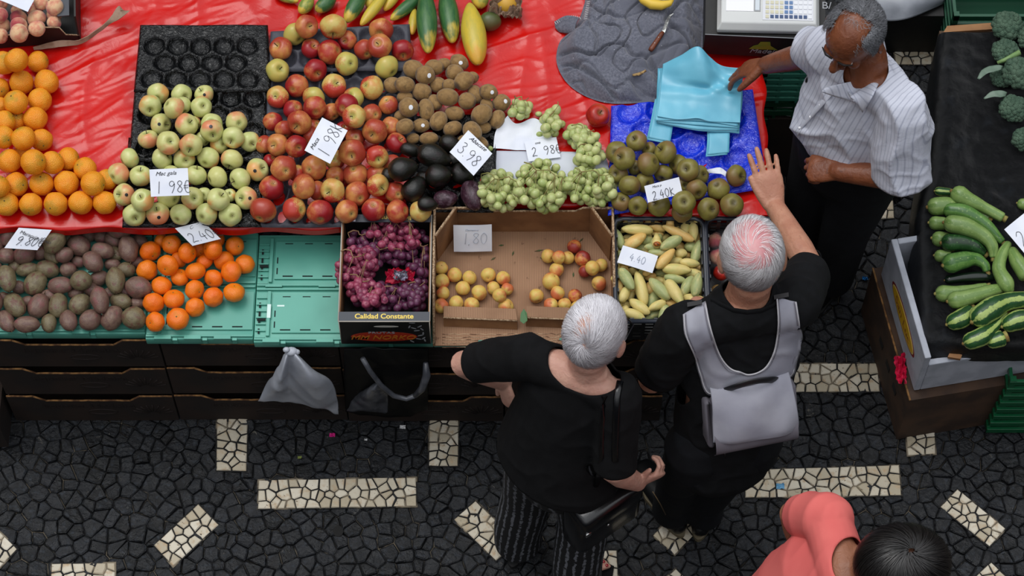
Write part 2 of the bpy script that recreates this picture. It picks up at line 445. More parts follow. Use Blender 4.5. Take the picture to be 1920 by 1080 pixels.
def redf(u, v):
    W_ = xr-xl; D = yb-yf; sx_, sy_ = u*(W_+.10), v*(D+.045)-.045
    x = xl+min(sx_, W_); y0 = yf+recess(x); y = y0+max(sy_, 0)*(yb-y0)/D; z = Z2+redz(x, y)
    if sy_ < 0: z = Z2-(-sy_)*.75; y = y0+.006*math.sin(sx_*23)+.004*nz(sx_*9, 1)-.003
    if sx_ > W_: z -= (sx_-W_); x = xr+.008+.01*nz(y*9, z*9)+.006*math.sin(y*38)
    return Vector((x, y, z))
single('plastic_sheet', *grid(330, 190, redf), REDCLOTH, 'wrinkled glossy red plastic sheet covering the fruit stall', 'plastic sheet')

# ---------------------------------------------------------------- folded green crates of the front tier
def fold_crate(q, z, label, n, seed, tape=False):
    """folded crate lid: q = image corners (left, back, right, front) -> flat ribbed slab"""
    x0, yb_, x1, yf_ = q
    A = P(x0, yf_, z); xx0, yy0 = A.x, A.y; xx1 = P(x1, yf_, z).x; yy1 = P(x0, yb_, z).y
    r_ = thing('folding_crate', ((xx0+xx1)/2, (yy0+yy1)/2, z-.045), label, 'crate', 'green folding crates')
    w, d = xx1-xx0, yy1-yy0
    part('base', *box((xx0, yy0, z-.045), (xx1, yy1, z-.008)), GREENCRATE, r_, bevel=.003)
    yy = yy0; dd = d/n
    for k in range(n):
        y0, y1 = yy0+k*dd, yy0+(k+1)*dd
        ms, hs = [], []
        ms.append(box((xx0+.058, y0+.032, z-.008), (xx1-.004, y1-.026, z-.001)))           # flat panel
        ms.append(box((xx0+.040, y0+.020, z-.008), (xx0+.050, y1-.015, z+.002)))
        ms.append(box((xx0+.002, y0+.006, z-.008), (xx1-.002, y0+.012, z+.001)))
        ms.append(box((xx0+.002, y1-.010, z-.008), (xx1-.002, y1-.004, z+.002)))
        for j in range(7): ms.append(box((xx0+.004, y0+.014+j*(dd-.03)/7, z-.008), (xx0+.036, y0+.018+j*(dd-.03)/7, z)))
        for j in range(3):
            xj = xx0+.03+j*(w-.06)/3; ms.append(box((xj, y0-.004 if k == 0 else y0+.001, z-.02), (xj+.055, y0+.010, z+.003)))
            if k == 0: ms.append(box((xj+.06, y0-.006, z-.03), (xj+.075, y0+.004, z-.004)))
        for j in range(max(2, int(w/.075))):
            xj = xx0+.085+j*.066
            if xj+.03 > xx1: break
            hs.append(box((xj, y0+.040, z-.0012), (xj+.034, y0+.0445, z-.0003)))
            if j < 4: hs.append(box((xj+.004, y1-.036, z-.0012), (xj+.03, y1-.033, z-.0003)))
        for j in range(2): hs.append(box((xx0+.064, y0+.05+j*.04, z-.0012), (xx0+.068, y0+.073+j*.04, z-.0003)))
        for j in range(4): hs.append(box((xx0+.012, y0+.03+j*.032, z-.0045), (xx0+.018, y0+.048+j*.032, z-.0025)))
        hs.append(box((xx0+.008, y0+dd*.38, z-.003), (xx0+.036, y0+dd*.38+.008, z+.0006)))
        nf = sum(len(q[1]) for q in ms); m_, f_ = merge(*(ms+hs))
        part('lid_panel', m_, f_, None, r_, smooth=False, mats=[GREENCRATE, DARKHOLE], fm=[0]*nf+[1]*(len(f_)-nf))
    if tape:
        T = mat('white_tape', (206,232,226), .4)
        part('tape', *merge(box((xx0+.040, yy0+.085, z+.0022), (xx0+.052, yy0+.135, z+.0028)), box((xx0+.072, yy0+.128, z-.0006), (xx0+.096, yy0+.134, z-.0002))), T, r_, smooth=False)
    return r_
fold_crate((-120, 440, 272, 624), Z1-.018, 'green folding crate under the passion fruit', 2, 1)
fold_crate((272, 436, 474, 634), Z1-.006, 'green folding crate under the mandarins', 2, 2)
fold_crate((475, 440, 812, 640), Z1, 'green folding crate, empty left half beside the grape box', 2, 3, True)
fold_crate((813, 440, 1150, 640), Z1, 'green folding crate under the apricot box', 2, 4)
for z in (.60,):
    pass

# ---------------------------------------------------------------- black box of red grapes
g0 = P(641, 645, Z1); g1 = P(808, 645, Z1); GX0, GX1, GY0, GZ = g0.x, g1.x, g0.y, Z1+.165
GY1 = P(700, 403, GZ).y
gb = thing('grape_box', ((GX0+GX1)/2, (GY0+GY1)/2, Z1), 'black cardboard box of red grapes with yellow lettering on its rims', 'cardboard box')
th = .004
part('bottom', *box((GX0, GY0, Z1+.001), (GX1, GY1, Z1+.006)), BLACKCARD, gb, smooth=False)
part('front_panel', *box((GX0, GY0, Z1+.006), (GX1, GY0+th, GZ)), BLACKCARD, gb, smooth=False)
part('back_panel', *box((GX0, GY1-th, Z1+.006), (GX1, GY1, GZ)), BLACKCARD, gb, smooth=False)
for x in (GX0, GX1-th):
    part('side_panel', *box((x, GY0+th, Z1+.006), (x+th, GY1-th, GZ-.002)), CARD_IN, gb, smooth=False)
part('front_rim', *box((GX0, GY0, GZ), (GX1, GY0+.033, GZ+.003)), GREYLIP, gb, smooth=False)
part('back_rim', *box((GX0, GY1-.028, GZ), (GX1, GY1, GZ+.003)), GREYLIP, gb, smooth=False)
part('cut_edge', *merge(tube([(GX0, GY0-.001, GZ+.001), (GX1, GY0-.001, GZ+.001)], .0022, 6), tube([(GX0-.001, GY0, GZ), (GX0-.001, GY1, GZ)], .0022, 6),
     tube([(GX1+.001, GY0, GZ), (GX1+.001, GY1, GZ)], .0022, 6), tube([(GX0, GY0-.001, GZ), (GX0, GY0-.001, Z1+.01)], .0016, 6), tube([(GX1, GY0-.001, GZ), (GX1, GY0-.001, Z1+.01)], .0016, 6)), mat('pale_cut_edge', (188,180,168), .8), gb)
gw = GX1-GX0
text('lettering', 'Calidad Constante', YELINK, gb, ((GX0+GX1)/2, GY0+.016, GZ+.0032), (1,0,0), (0,1,0), .024, bold=.0006, xs=1.05)
text('lettering', 'Calidad Constante', YELINK, gb, ((GX0+GX1)/2+.02, GY1-.013, GZ+.0032), (-1,0,0), (0,-1,0), .022, bold=.0005, xs=1.05)
part('rim_sticker', *box((GX0+.004, GY1-.026, GZ+.0032), (GX0+.043, GY1-.002, GZ+.0038)), PAPER, gb, smooth=False)
def disc(c, ux, uy, ra, rb, n=32, th_=.0006):
    return slab([Vector(c)+Vector(ux)*(ra*math.cos(2*PI*i/n))+Vector(uy)*(rb*math.sin(2*PI*i/n)) for i in range(n)], Vector(ux).cross(Vector(uy)), th_)
fx, fy = Vector((1,0,0)), Vector((0,0,1))
part('oval_logo', *disc(((GX0+GX1)/2-.005, GY0, Z1+.055), fx, fy, gw*.37, .034), REDINK, gb, smooth=False)
text('lettering', 'MM NORKO', ORGINK, gb, ((GX0+GX1)/2-.01, GY0-.0012, Z1+.048), fx, fy, .040, shear=.3, xs=.95, bold=.0004)
text('lettering', 'FRUTAS', GREYINK, gb, ((GX0+GX1)/2-.012, GY0-.0012, Z1+.084), fx, fy, .020, xs=1.25)
part('handle_slot', *disc(((GX0+GX1)/2+.005, GY0, Z1+.128), fx, fy, .040, .006), mat('slot_lining', (200,196,186), .7), gb, smooth=False)
fl = []
for k, (dx, dz) in enumerate(((.095,.145),(.085,.118),(.098,.108),(.118,.12),(.125,.10),(.108,.09),(.128,.07),(.112,.03),(.128,.035),(.09,.012),(.118,.055),(.132,.02))):
    a = k*1.3; fl.append(disc(((GX0+GX1)/2+dx-.005, GY0, Z1+dz+.008), Vector((math.cos(a),0,math.sin(a))), Vector((-math.sin(a),0,math.cos(a))), .010, .0028, 10))
part('flower_print', *merge(*fl), GREYINK, gb, smooth=False)

# ---------------------------------------------------------------- open cardboard box of apricots
a0 = P(812, 650, Z1); a1 = P(1152, 650, Z1); AX0, AX1, AY0 = a0.x, a1.x, a0.y
AZ = Z1+.165; AY1 = P(980, 388, AZ).y; th = .007
ab = thing('apricot_box', ((AX0+AX1)/2, (AY0+AY1)/2, Z1), 'large open brown cardboard box holding apricots, front torn down', 'cardboard box')
part('bottom', *box((AX0, AY0, Z1+.003), (AX1, AY1, Z1+.009)), CARDM, ab, smooth=False, bevel=.001)
w = AX1-AX0
bp = [(AX0, AZ), (AX0+.20*w, AZ), (AX0+.25*w, AZ-.022), (AX0+.79*w, AZ-.022), (AX0+.83*w, AZ), (AX1, AZ)]
part('back_panel', *slab([Vector((x, AY1-th, z)) for x, z in bp]+[Vector((AX1, AY1-th, Z1+.009)), Vector((AX0, AY1-th, Z1+.009))], (0,1,0), th), CARD_IN, ab, smooth=False)
ys = AY0+.10
for x, s in ((AX0, 1), (AX1-th, -1)):
    pr = [(ys-.10, Z1+.009), (ys-.10, Z1+.02), (ys-.02, Z1+.10), (ys+.06, AZ), (AY1-th, AZ), (AY1-th, Z1+.009)]
    part('side_panel', *slab([Vector((x, y, z)) for y, z in pr][::-1], (1,0,0), th), CARD_IN, ab, smooth=False)
    xc = x+th if s > 0 else x
    tri = [(xc, AY1-th), (xc+s*.066, AY1-th), (xc, AY1-.115)]
    tt = [slab([Vector((tri[1][0], tri[1][1], Z1+.009)), Vector((tri[2][0], tri[2][1], Z1+.009)), Vector((tri[2][0], tri[2][1], AZ+.012)), Vector((tri[1][0], tri[1][1], AZ+.012))], (s*.7,-.5,0), .005)]
    part('corner_gusset', *merge(*tt), CARD_IN, ab, smooth=False)
    e = [Vector((tri[i][0], tri[i][1], AZ+(.012 if i else .004))) for i in (0, 1, 2)]
    part('gusset_edge', *merge(tube([e[1]+Vector((0,0,0)), e[2]], .0042, 6), tube([e[0], Vector((e[1].x, e[1].y, AZ+.002))], .0036, 6)), CARD_EDGE, ab)
    xm = x+th/2
    part('cut_edge', *tube([Vector((xm, y, z+.002)) for y, z in pr[1:-1]], .0045, 6), CARD_EDGE, ab)
part('cut_edge', *tube([Vector((x, AY1-th/2, z+.001)) for x, z in bp], .0038, 6), CARD_EDGE, ab)
def flapbox(x0, x1, y0, y1, z0, z1): return box((P(x0, y0, z1).x, P(x0, y1, z0).y, z0), (P(x1, y0, z1).x, P(x0, y0, z0).y, z1))
for i, (x0, x1) in enumerate(((832, 970), (986, 1120))):
    A = P(x0, 612, Z1+.01); B_ = P(x1, 618, Z1+.01); zt = Z1+.052
    part('folded_flap', *slab([A, B_, Vector((B_.x, B_.y+.012, zt)), Vector((A.x, A.y+.012, zt))], (0, 1, 0), .006), CARD_IN, ab, smooth=False)
    part('folded_flap', *slab([Vector((A.x, A.y+.012, zt)), Vector((B_.x, B_.y+.012, zt)), Vector((B_.x-.006, B_.y+.052, zt+.002)), Vector((A.x, A.y+.052, zt))], (0, 0, 1), .005), CARDM, ab, smooth=False, bevel=.001)
    part('cut_edge', *tube([Vector((A.x, A.y+.011, zt+.001)), Vector((B_.x, B_.y+.011, zt+.001))], .0035, 6), CARD_EDGE, ab)
for x, y in ((902, 640), (1054, 636)):
    c = P(x, y, Z1+.0095); part('hand_hole', *disc(c, Vector((1,0,0)), Vector((0,1,0)), .010, .0055, 16, .0008), GREENDARK, ab, smooth=False)
sc = []
for k in range(5):
    y = P(900, 626+6*k, Z1+.01).y; pts = [Vector((AX0+.03+(w-.06)*i/30, y+R.uniform(-.003,.003), Z1+.0095)) for i in range(31)]
    sc.append(tube(pts, .0012, 4))
part('torn_lines', *merge(*sc), mat('torn_card', (206,176,142), .9, (92,58,40), 60, 3), ab)
fl2 = []
for x, y, a, L in ((1010,470,.2,.03),(1018,486,2.6,.025),(962,475,1.2,.02),(940,460,.1,.018),(925,485,.6,.02),(1075,515,1.5,.02),(985,600,.3,.02),(1090,450,.8,.02),(902,465,.3,.02)):
    c = P(x, y, Z1+.0105); d = Vector((math.cos(a), math.sin(a), 0))
    fl2.append(slab([c-d*L*.5, c+d.cross(Vector((0,0,1)))*.003, c+d*L*.5, c-d.cross(Vector((0,0,1)))*.003], (0,0,1), .0012))
part('leaf_scraps', *merge(*fl2), mat('dry_leaf', (82,70,40), .8, (60,80,40), 20), ab, smooth=False)
lf = P(982, 592, Z1+.06)
single('leaf', *slab([lf+Vector(v) for v in ((-.012,-.02,0),(0,-.03,0),(.012,-.02,.004),(.010,.01,0),(0,.024,.002),(-.01,.008,0))], (0,0,1), .001), mat('green_leaf', (70,110,66), .6), 'small green leaf caught between the two front flaps of the apricot box', 'leaf', smooth=False)
lf = P(745+0, 600, Z1)
# ---------------------------------------------------------------- black crates
def black_crate(x0, x1, yback, yfront, z0, z1, label):
    A = P(x0, yfront, z1); B_ = P(x1, yfront, z1); y1 = P(x0, yback, z1).y
    r_ = thing('plastic_crate', ((A.x+B_.x)/2, (A.y+y1)/2, z0), label, 'crate', 'black plastic crates')
    X0_, X1_, Y0_, Y1_ = A.x, B_.x, A.y, y1; th = .005; rw = .012
    part('bottom', *box((X0_+.008, Y0_+.008, z0), (X1_-.008, Y1_-.008, z0+.01)), BLACKPL, r_, smooth=False)
    def slats(horiz, c0, c1, fixed):
        ms = []
        for k in range(6):
            za = z0+.01+k*(z1-z0-.02)/6
            ms.append(box((c0, fixed, za), (c1, fixed+th, za+.014)) if horiz else box((fixed, c0, za), (fixed+th, c1, za+.014)))
        n = 7
        for k in range(n+1):
            p = c0+(c1-c0-.012)*k/n
            ms.append(box((p, fixed-.001, z0), (p+.012, fixed+th+.001, z1)) if horiz else box((fixed-.001, p, z0), (fixed+th+.001, p+.012, z1)))
        return merge(*ms)
    part('side_panel', *slats(True, X0_+.008, X1_-.008, Y0_+.006), BLACKPL, r_, smooth=False)
    part('side_panel', *slats(True, X0_+.008, X1_-.008, Y1_-.006-th), BLACKPL, r_, smooth=False)
    part('side_panel', *slats(False, Y0_+.008, Y1_-.008, X0_+.006), BLACKPL, r_, smooth=False)
    part('side_panel', *slats(False, Y0_+.008, Y1_-.008, X1_-.006-th), BLACKPL, r_, smooth=False)
    c = .03; loop = [(X0_+c, Y0_), (X1_-c, Y0_), (X1_-.008, Y0_+.008), (X1_, Y0_+c), (X1_, Y1_-c), (X1_-.008, Y1_-.008), (X1_-c, Y1_), (X0_+c, Y1_), (X0_+.008, Y1_-.008), (X0_, Y1_-c), (X0_, Y0_+c), (X0_+.008, Y0_+.008), (X0_+c, Y0_)]
    part('rim', *tube([Vector((x, y, z1)) for x, y in loop], [(.008, .006)]*len(loop), 8), mat('crate_rim', (40,44,54), .3), r_)
    return X0_, X1_, Y0_, Y1_
CX = black_crate(1155, 1327, 410, 602, Z1, Z1+.15, 'black plastic crate filled with banana passion fruit')
DX = black_crate(1330, 1476, 410, 602, Z1, Z1+.15, 'black plastic crate of bagged fruit in front of the balding man')
# ---------------------------------------------------------------- moulded trays with cups
def cup_tray(name, q, z, pitch, m, label, depth=.022, seed=0, rim=.012, crink=.0):
    A, B_, C_, D = [P(x, y, z) for x, y in q]      # back-left, back-right, front-right, front-left
    w, h = (B_-A).length, (A-D).length
    nu, nv = int(w/.0055), int(h/.0055)
    def fn(u, v):
        p = (D*(1-u)+C_*u)*(1-v)+(A*(1-u)+B_*u)*v
        X, Y = u*w-rim*1.5, v*h-rim*1.2
        row = Y/(pitch*.86); best = 1e9
        for r0 in (math.floor(row)-1, math.floor(row), math.floor(row)+1):
            off = (r0 % 2)*pitch*.5
            for c0 in (math.floor((X-off)/pitch), math.floor((X-off)/pitch)+1):
                cx, cy = c0*pitch+off+pitch*.5, (r0+.5)*pitch*.86
                if cx < pitch*.3 or cx > w-rim*3-pitch*.3 or cy < 0 or cy > h-rim*2.4-pitch*.2: continue
                best = min(best, math.hypot(X-cx, Y-cy))
        t = best/(pitch*.49)
        dz = -depth*(1-t**4) if t < 1 else 0
        if t < .7: dz += .0030*nz(p.x*110, p.y*110, seed)
        e = min(u*w, (1-u)*w, v*h, (1-v)*h)
        if e < rim*.5: dz -= (rim*.5-e)*1.6
        dz += .004*nz(p.x*7, p.y*7, seed+3)
        return Vector((p.x, p.y, p.z+dz))
    return single(name, *grid(nu, nv, fn), m, label, 'fruit tray', 'moulded fruit trays')
def traymat(name, c1, c2, rough, hi, hiamt):
    t = NT(name); v = t.coord()
    c = t.mix(t.step(t.noise(v, 40, 3), .4, .7), c1, c2)
    return t.done(c, rough, t.bump(t.noise(v, 50, 3, .55, 2.5), hiamt, .009), Specular_IOR_Level=hi or .5)
BLKTRAY = traymat('glossy_black_tray', (7,8,9), (12,13,15), .12, .38, .6)
GREYTRAY = traymat('grey_pulp_tray', (62,63,72), (74,75,84), .6, 0, .15)
BLUETRAY = traymat('blue_tray', (8,42,206), (22,62,222), .13, .9, .6)
ZT = Z2+.045
cup_tray('fruit_tray', [(262,44),(502,44),(508,170),(250,170)], ZT+.012, .077, BLKTRAY, 'empty glossy black moulded tray at the back beside the red apples', seed=1)
cup_tray('fruit_tray', [(252,158),(500,160),(498,300),(240,300)], ZT, .077, BLKTRAY, 'black moulded tray under the upper green apples', seed=2)
cup_tray('fruit_tray', [(240,255),(500,255),(490,424),(228,424)], ZT-.014, .077, BLKTRAY, 'black moulded tray under the front green apples', seed=4)
cup_tray('fruit_tray', [(507,56),(768,42),(772,130),(502,132)], ZT+.004, .080, GREYTRAY, 'grey pulp tray under the backmost red apples', seed=5, depth=.028)
cup_tray('fruit_tray', [(502,114),(778,118),(782,245),(496,250)], ZT-.006, .080, GREYTRAY, 'grey pulp tray in the middle of the red apples', seed=6, depth=.028)
cup_tray('fruit_tray', [(498,240),(790,240),(640,424),(480,424)], ZT-.018, .080, GREYTRAY, 'grey pulp tray under the front red apples', seed=7, depth=.028)
cup_tray('fruit_tray', [(772,215),(935,210),(925,396),(760,396)], ZT-.016, .077, BLKTRAY, 'black moulded tray under the avocados and kiwis', seed=8)
cup_tray('fruit_tray', [(1146,196),(1412,165),(1440,350),(1140,402)], ZT-.012, .096, BLUETRAY, 'bright blue moulded tray under the carrier bags and russet apples', seed=9, depth=.020)

# ---------------------------------------------------------------- heaps: every fruit lies where the photo shows it, resting on those below
class Heap:
    def __init__(s, base, over=.88, maxup=.20): s.items = []; s.base = base; s.over = over; s.maxup = maxup
    def place(s, x, y, rpx, base=None, offs=((0,0,0),), rr_=None, sq=1.0):
        base = s.base if base is None else base
        d = ray(x, y).normalized(); o = Vector((0, 0, CAM_H))
        r = rpx/pxm(x, y, base+.04) if rr_ is None else rr_
        t = (base+r*sq-CAM_H)/d.z; tmin = (base+r*sq+s.maxup-CAM_H)/d.z
        for _ in range(40):
            hit = None
            for c, q in s.items:
                for off in offs:
                    p = o+d*t+Vector(off); R_ = (r+q)*s.over
                    if (p-c).length < R_-1e-5:
                        oc = o+Vector(off)-c; b = oc.dot(d); disc_ = b*b-(oc.length_squared-R_*R_)
                        if disc_ > 0: tn = -b-math.sqrt(disc_)-1e-4; hit = tn if hit is None else min(hit, tn)
            if hit is None: break
            t = hit
            if t < tmin: t = tmin; break
        p = o+d*t
        for off in offs: s.items.append((p+Vector(off), r))
        return p, r
def axis_rot(d, spin=0.0):
    q = Vector(d).normalized().to_track_quat('Z', 'Y').to_matrix().to_4x4()
    return q @ Matrix.Rotation(spin, 4, 'Z')
def clone(src, M_, name=None):
    c = src.copy(); COL.objects.link(c); c.matrix_world = M_
    for ch in src.children:
        k = ch.copy(); COL.objects.link(k); k.parent = c; k.matrix_parent_inverse = Matrix.Identity(4)
        for g in ch.children:
            h = g.copy(); COL.objects.link(h); h.parent = k
    return c
PROTO = {}
def proto(key, name, mesh, m, kids=(), subsurf=0):
    """first one of a kind: a body with small parts; returns the body object (mesh origin at its middle)"""
    o = part(name, mesh[0], mesh[1], m, None)
    WORLD[o.name] = Matrix.Identity(4)
    for kn, km, kmat in kids:
        part(kn, km[0], km[1], kmat, o)
    PROTO[key] = [o, False]
    return o
def use(key, M_, label, cat, group):
    o, used = PROTO[key]
    if used: o = clone(o, M_)
    else: PROTO[key][1] = True; o.matrix_world = M_
    tag(o, label, cat, group); o.scale = M_.to_scale()
    return o
def row_labels(pts, rad):
    """pts (x, y): which row from the front, and which from the left in it"""
    idx = sorted(range(len(pts)), key=lambda i: -pts[i][1]); rows = []
    for i in idx:
        if rows and abs(np.mean([pts[k][1] for k in rows[-1]])-pts[i][1]) < rad: rows[-1].append(i)
        else: rows.append([i])
    out = {}
    for rn, row in enumerate(rows):
        row.sort(key=lambda i: pts[i][0])
        for cn, i in enumerate(row):
            out[i] = (rn+1, cn+1, len(row), len(rows))
    return out
def where_txt(rn, cn, n, N, pile):
    r_ = 'front row' if rn == 1 else ('back row' if rn == N else ORD[rn]+' row')
    if n == 1: return 'alone in %s of %s' % (r_, pile)
    c_ = 'leftmost' if cn == 1 else ('rightmost' if cn == n else ORD[cn]+' from left')
    return '%s in %s of %s' % (c_, r_, pile)

# ---- apples
def applemat(name, base1, base2, blush, lo, hi, streak=0.0, rough=.3, tip=(150,130,60)):
    t = NT(name); v = t.coord(); sh = t.shift(v, 19.0); X, Y, Z = t.xyz(v)[0:3]
    c = t.mix(t.step(t.noise(sh, 1.6, 3), .35, .65), base1, base2)
    f = t.math('ADD', t.math('MULTIPLY', X, .55), t.math('MULTIPLY', t.noise(sh, 1.1, 2), 1.0))
    f = t.math('ADD', f, t.math('MULTIPLY', t.math('SUBTRACT', t.rnd(), .5), .35))
    if streak:
        st = t.noise(t.scale(sh, (9, 9, 1.2)), 1.4, 4, .6); f = t.math('ADD', f, t.math('MULTIPLY', t.math('SUBTRACT', st, .5), streak))
    c = t.mix(t.step(f, lo, hi), c, blush)
    rad = t.math('SQRT', t.math('ADD', t.math('MULTIPLY', X, X), t.math('MULTIPLY', Y, Y)))
    c = t.mix(t.step(rad, .10, .42, .75, 0), c, tip)
    sp = t.vor(sh, 16, 'F1'); c = t.mix(t.step(sp, .06, .11, .35, 0), c, (230,210,160))
    return t.done(c, rough, t.bump(t.noise(sh, 30, 2), .04, .01), Specular_IOR_Level=.45)
def apple_mesh(flat=.9, dip=.30, lobes=5, seed=0, n=28):
    prof = []
    N_ = 22
    for i in range(N_+1):
        a = PI*i/N_; s = math.sin(a); c = math.cos(a)
        r = s*(1+.05*c); z = c*flat
        z -= dip*math.exp(-(s/.30)**2)*(1 if c > 0 else 0)
        z += dip*.55*math.exp(-(s/.26)**2)*(1 if c < 0 else 0)
        prof.append((r if 0 < i < N_ else 0, z))
    V, Fc = lathe(prof, n)
    out = []
    for v in V:
        a = math.atan2(v.y, v.x); k = 1+.022*math.cos(lobes*a+seed)*(1-v.z*.5)
        k *= 1+.03*noise.noise(v*.9+Vector((seed*3.1, 0, 0)))
        out.append(Vector((v.x*k, v.y*k, v.z)))
    return out, Fc
STEM = mat('fruit_stem', (82,60,34), .8, (50,38,24), 3)
CALYX = mat('fruit_calyx', (62,52,34), .9, (110,96,60), 6)
STICK = mat('black_fruit_sticker', (20,20,20), .4); STICKW = mat('white_fruit_sticker', (230,232,238), .4)
STICKBAND = mat('sticker_band', (214,214,214), .4)
def stem_mesh(h0=.58, h1=1.05): return tube([(0,0,h0), (.02,.01,(h0+h1)/2), (.07,.02,h1)], [.045,.035,.05], 7)
def calyx_mesh(z=-.70):
    ms = [sphere((0,0,z), (.09,.09,.06), 10, 6)]
    for k in range(5):
        a = k*2*PI/5; ms.append(slab([Vector((math.cos(a-.5)*.05, math.sin(a-.5)*.05, z-.02)), Vector((math.cos(a+.5)*.05, math.sin(a+.5)*.05, z-.02)), Vector((math.cos(a)*.17, math.sin(a)*.17, z-.10))], (0,0,-1), .015))
    return merge(*ms)
def sticker_mesh(theta=1.0, rad=.16, R0=1.0, ax=(1,0,0), off=.012, k=1.0):
    """round sticker lying on the unit body around the direction theta from +Z"""
    c = Vector((math.sin(theta), 0, math.cos(theta))); u = Vector((math.cos(theta), 0, -math.sin(theta))); w = Vector((0,1,0))
    V = [c*(R0+off)]; n = 14
    for i in range(n):
        a = 2*PI*i/n; d = (c+u*(math.cos(a)*rad*k)+w*(math.sin(a)*rad)).normalized(); V.append(d*(R0+off*.6))
    return V, [(0, 1+i, 1+(i+1) % n) for i in range(n)]
M_GA = applemat('green_apple_skin', (206,206,140), (192,198,124), (220,160,92), .72, 1.15, .15, tip=(150,150,80))
M_GB = applemat('blushed_apple_skin', (208,206,138), (198,196,122), (218,138,98), .66, 1.15, .2, tip=(140,150,80))
M_RA = applemat('red_apple_skin', (196,120,70), (176,60,44), (150,30,36), .30, .70, .5, tip=(176,130,70))
M_OA = applemat('orange_red_apple_skin', (204,140,76), (188,104,64), (166,62,44), .30, .85, .8, tip=(190,160,90))
M_MA = applemat('striped_apple_skin', (206,184,104), (206,150,80), (184,60,46), .50, .85, .9, tip=(170,170,90))
M_YA = applemat('yellow_green_apple_skin', (186,178,92), (196,176,90), (186,100,60), .72, 1.05, .6, tip=(150,150,70))
M_RU = applemat('russet_apple_skin', (132,124,58), (118,106,52), (128,98,58), .55, 1.1, .0, rough=.42, tip=(70,62,34))
M_PO = applemat('deep_red_apple_skin', (176,40,26), (150,28,22), (190,84,40), .7, 1.2, .5, tip=(120,90,50))
def apple_protos(key, m, name='apple', flat=.88, dip=.3, sd=0):
    for k in range(2):
        proto(key+str(k), name, apple_mesh(flat, dip, 5, sd+k*2.3), m, (('stem', stem_mesh(.52*flat/.88), STEM), ('calyx', calyx_mesh(-.62*flat/.88-.06), CALYX)))
    proto(key+'s', name, apple_mesh(flat, dip, 5, sd+1), m, (('stem', stem_mesh(.52), STEM), ('calyx', calyx_mesh(-.68), CALYX), ('sticker', sticker_mesh(.95, .15, 1.0, off=.03), STICK)))
def look_axis(x, y, tilt, az):
    """an axis tilted by `tilt` from the line of sight, towards image direction az"""
    n = -ray(x, y).normalized(); u = Vector((1,0,0)); w = n.cross(u).normalized()
    return (n*math.cos(tilt)+(u*math.cos(az)+w*math.sin(az))*math.sin(tilt)).normalized()
def fruit_heap(hp, data, x0, y0, sc, protos, cat, pile, group, seed=1, tiltr=(.2, 1.25), sq=.9, desc=None, maxr=None, base=None, upside=.45):
    """data rows: (cx, cy, r, level, kind)"""
    rr = random.Random(seed); order = sorted(range(len(data)), key=lambda i: (data[i][3], data[i][1]))
    pts = [(x0+d[0]/sc, y0+d[1]/sc) for d in data]; mr = np.mean([d[2] for d in data])/sc
    lab = row_labels(pts, mr*.9)
    for i in order:
        d = data[i]; x, y = pts[i]; kind = d[4] if len(d) > 4 else ''
        c, r = hp.place(x, y, d[2]/sc, base=base, sq=sq)
        keys = protos[kind]; key = keys[rr.randrange(len(keys))]
        tl = rr.uniform(*tiltr); az = rr.uniform(0, 2*PI); spin = rr.uniform(0, 2*PI)
        if 's' in kind: tl = rr.uniform(.5, .95)
        ax = look_axis(x, y, tl, az)
        if rr.random() < upside and 's' not in kind: ax = -ax
        if 's' in kind:        # bring the sticker round to the viewer's side
            side = (-ray(x, y).normalized()); xx = (side-ax*side.dot(ax)).normalized(); yy = ax.cross(xx); Rm = Matrix((xx, yy, ax)).transposed().to_4x4()
        else: Rm = axis_rot(ax, spin)
        use(key, Matrix.Translation(c) @ Rm @ Matrix.Scale(r, 4), desc[kind]+', '+where_txt(*lab[i], pile), cat, group)
apple_protos('GA', M_GA); apple_protos('GB', M_GB, sd=3); apple_protos('RA', M_RA, sd=5, flat=.9); apple_protos('OA', M_OA, sd=6, flat=.86)
apple_protos('MA', M_MA, sd=8, flat=.88); apple_protos('YA', M_YA, sd=9, flat=.84); apple_protos('RU', M_RU, sd=11, flat=.82, dip=.26)
HB = ZT-.016
hp = Heap(HB)
GREEN_APPLES = [(255,100,80,0,'g'),(425,105,78,0,'g'),(590,105,72,0,'bs'),(200,185,82,1,'g'),(430,185,68,0,'g'),(370,200,80,2,'b'),(568,195,78,1,'g'),
 (275,320,80,2,'bs'),(510,315,58,1,'b'),(460,325,85,2,'b'),(645,320,80,1,'g'),(645,365,84,3,'bs'),(825,305,80,1,'b'),(800,415,82,2,'g'),(920,445,75,0,'g'),
 (185,430,75,1,'b'),(330,455,87,3,'b'),(495,470,85,3,'b'),(580,425,60,1,'g'),(700,465,70,1,'g'),
 (285,570,80,2,'g'),(445,575,80,2,'g'),(620,565,82,2,'g'),(790,575,82,2,'b'),(975,650,85,1,'ys'),
 (50,565,75,1,'g'),(-30,680,82,1,'b'),(130,695,82,2,'g'),(345,690,75,1,'g'),(530,690,80,2,'g'),(685,705,80,2,'b'),(850,715,82,2,'g'),
 (12,830,82,1,'bs'),(145,870,85,2,'g'),(335,845,88,3,'b'),(505,855,82,2,'b'),(590,830,55,0,'g'),(690,865,85,2,'g'),(775,835,50,0,'g'),(895,855,85,1,'bs'),
 (85,975,85,0,'g'),(255,970,85,0,'bs'),(420,975,80,0,'g'),(605,970,82,0,'g'),(780,975,85,0,'g')]
fruit_heap(hp, GREEN_APPLES, 230, 150, 3.859, {'g':['GA0','GA1'],'b':['GB0','GB1'],'bs':['GBs'],'ys':['GAs']}, 'apple', 'green apple heap', 'green apples in the black trays', 4,
  desc={'g':'green apple','b':'blushed green apple','bs':'blushed apple with dark sticker','ys':'yellow apple with dark sticker'})
hp = Heap(HB)
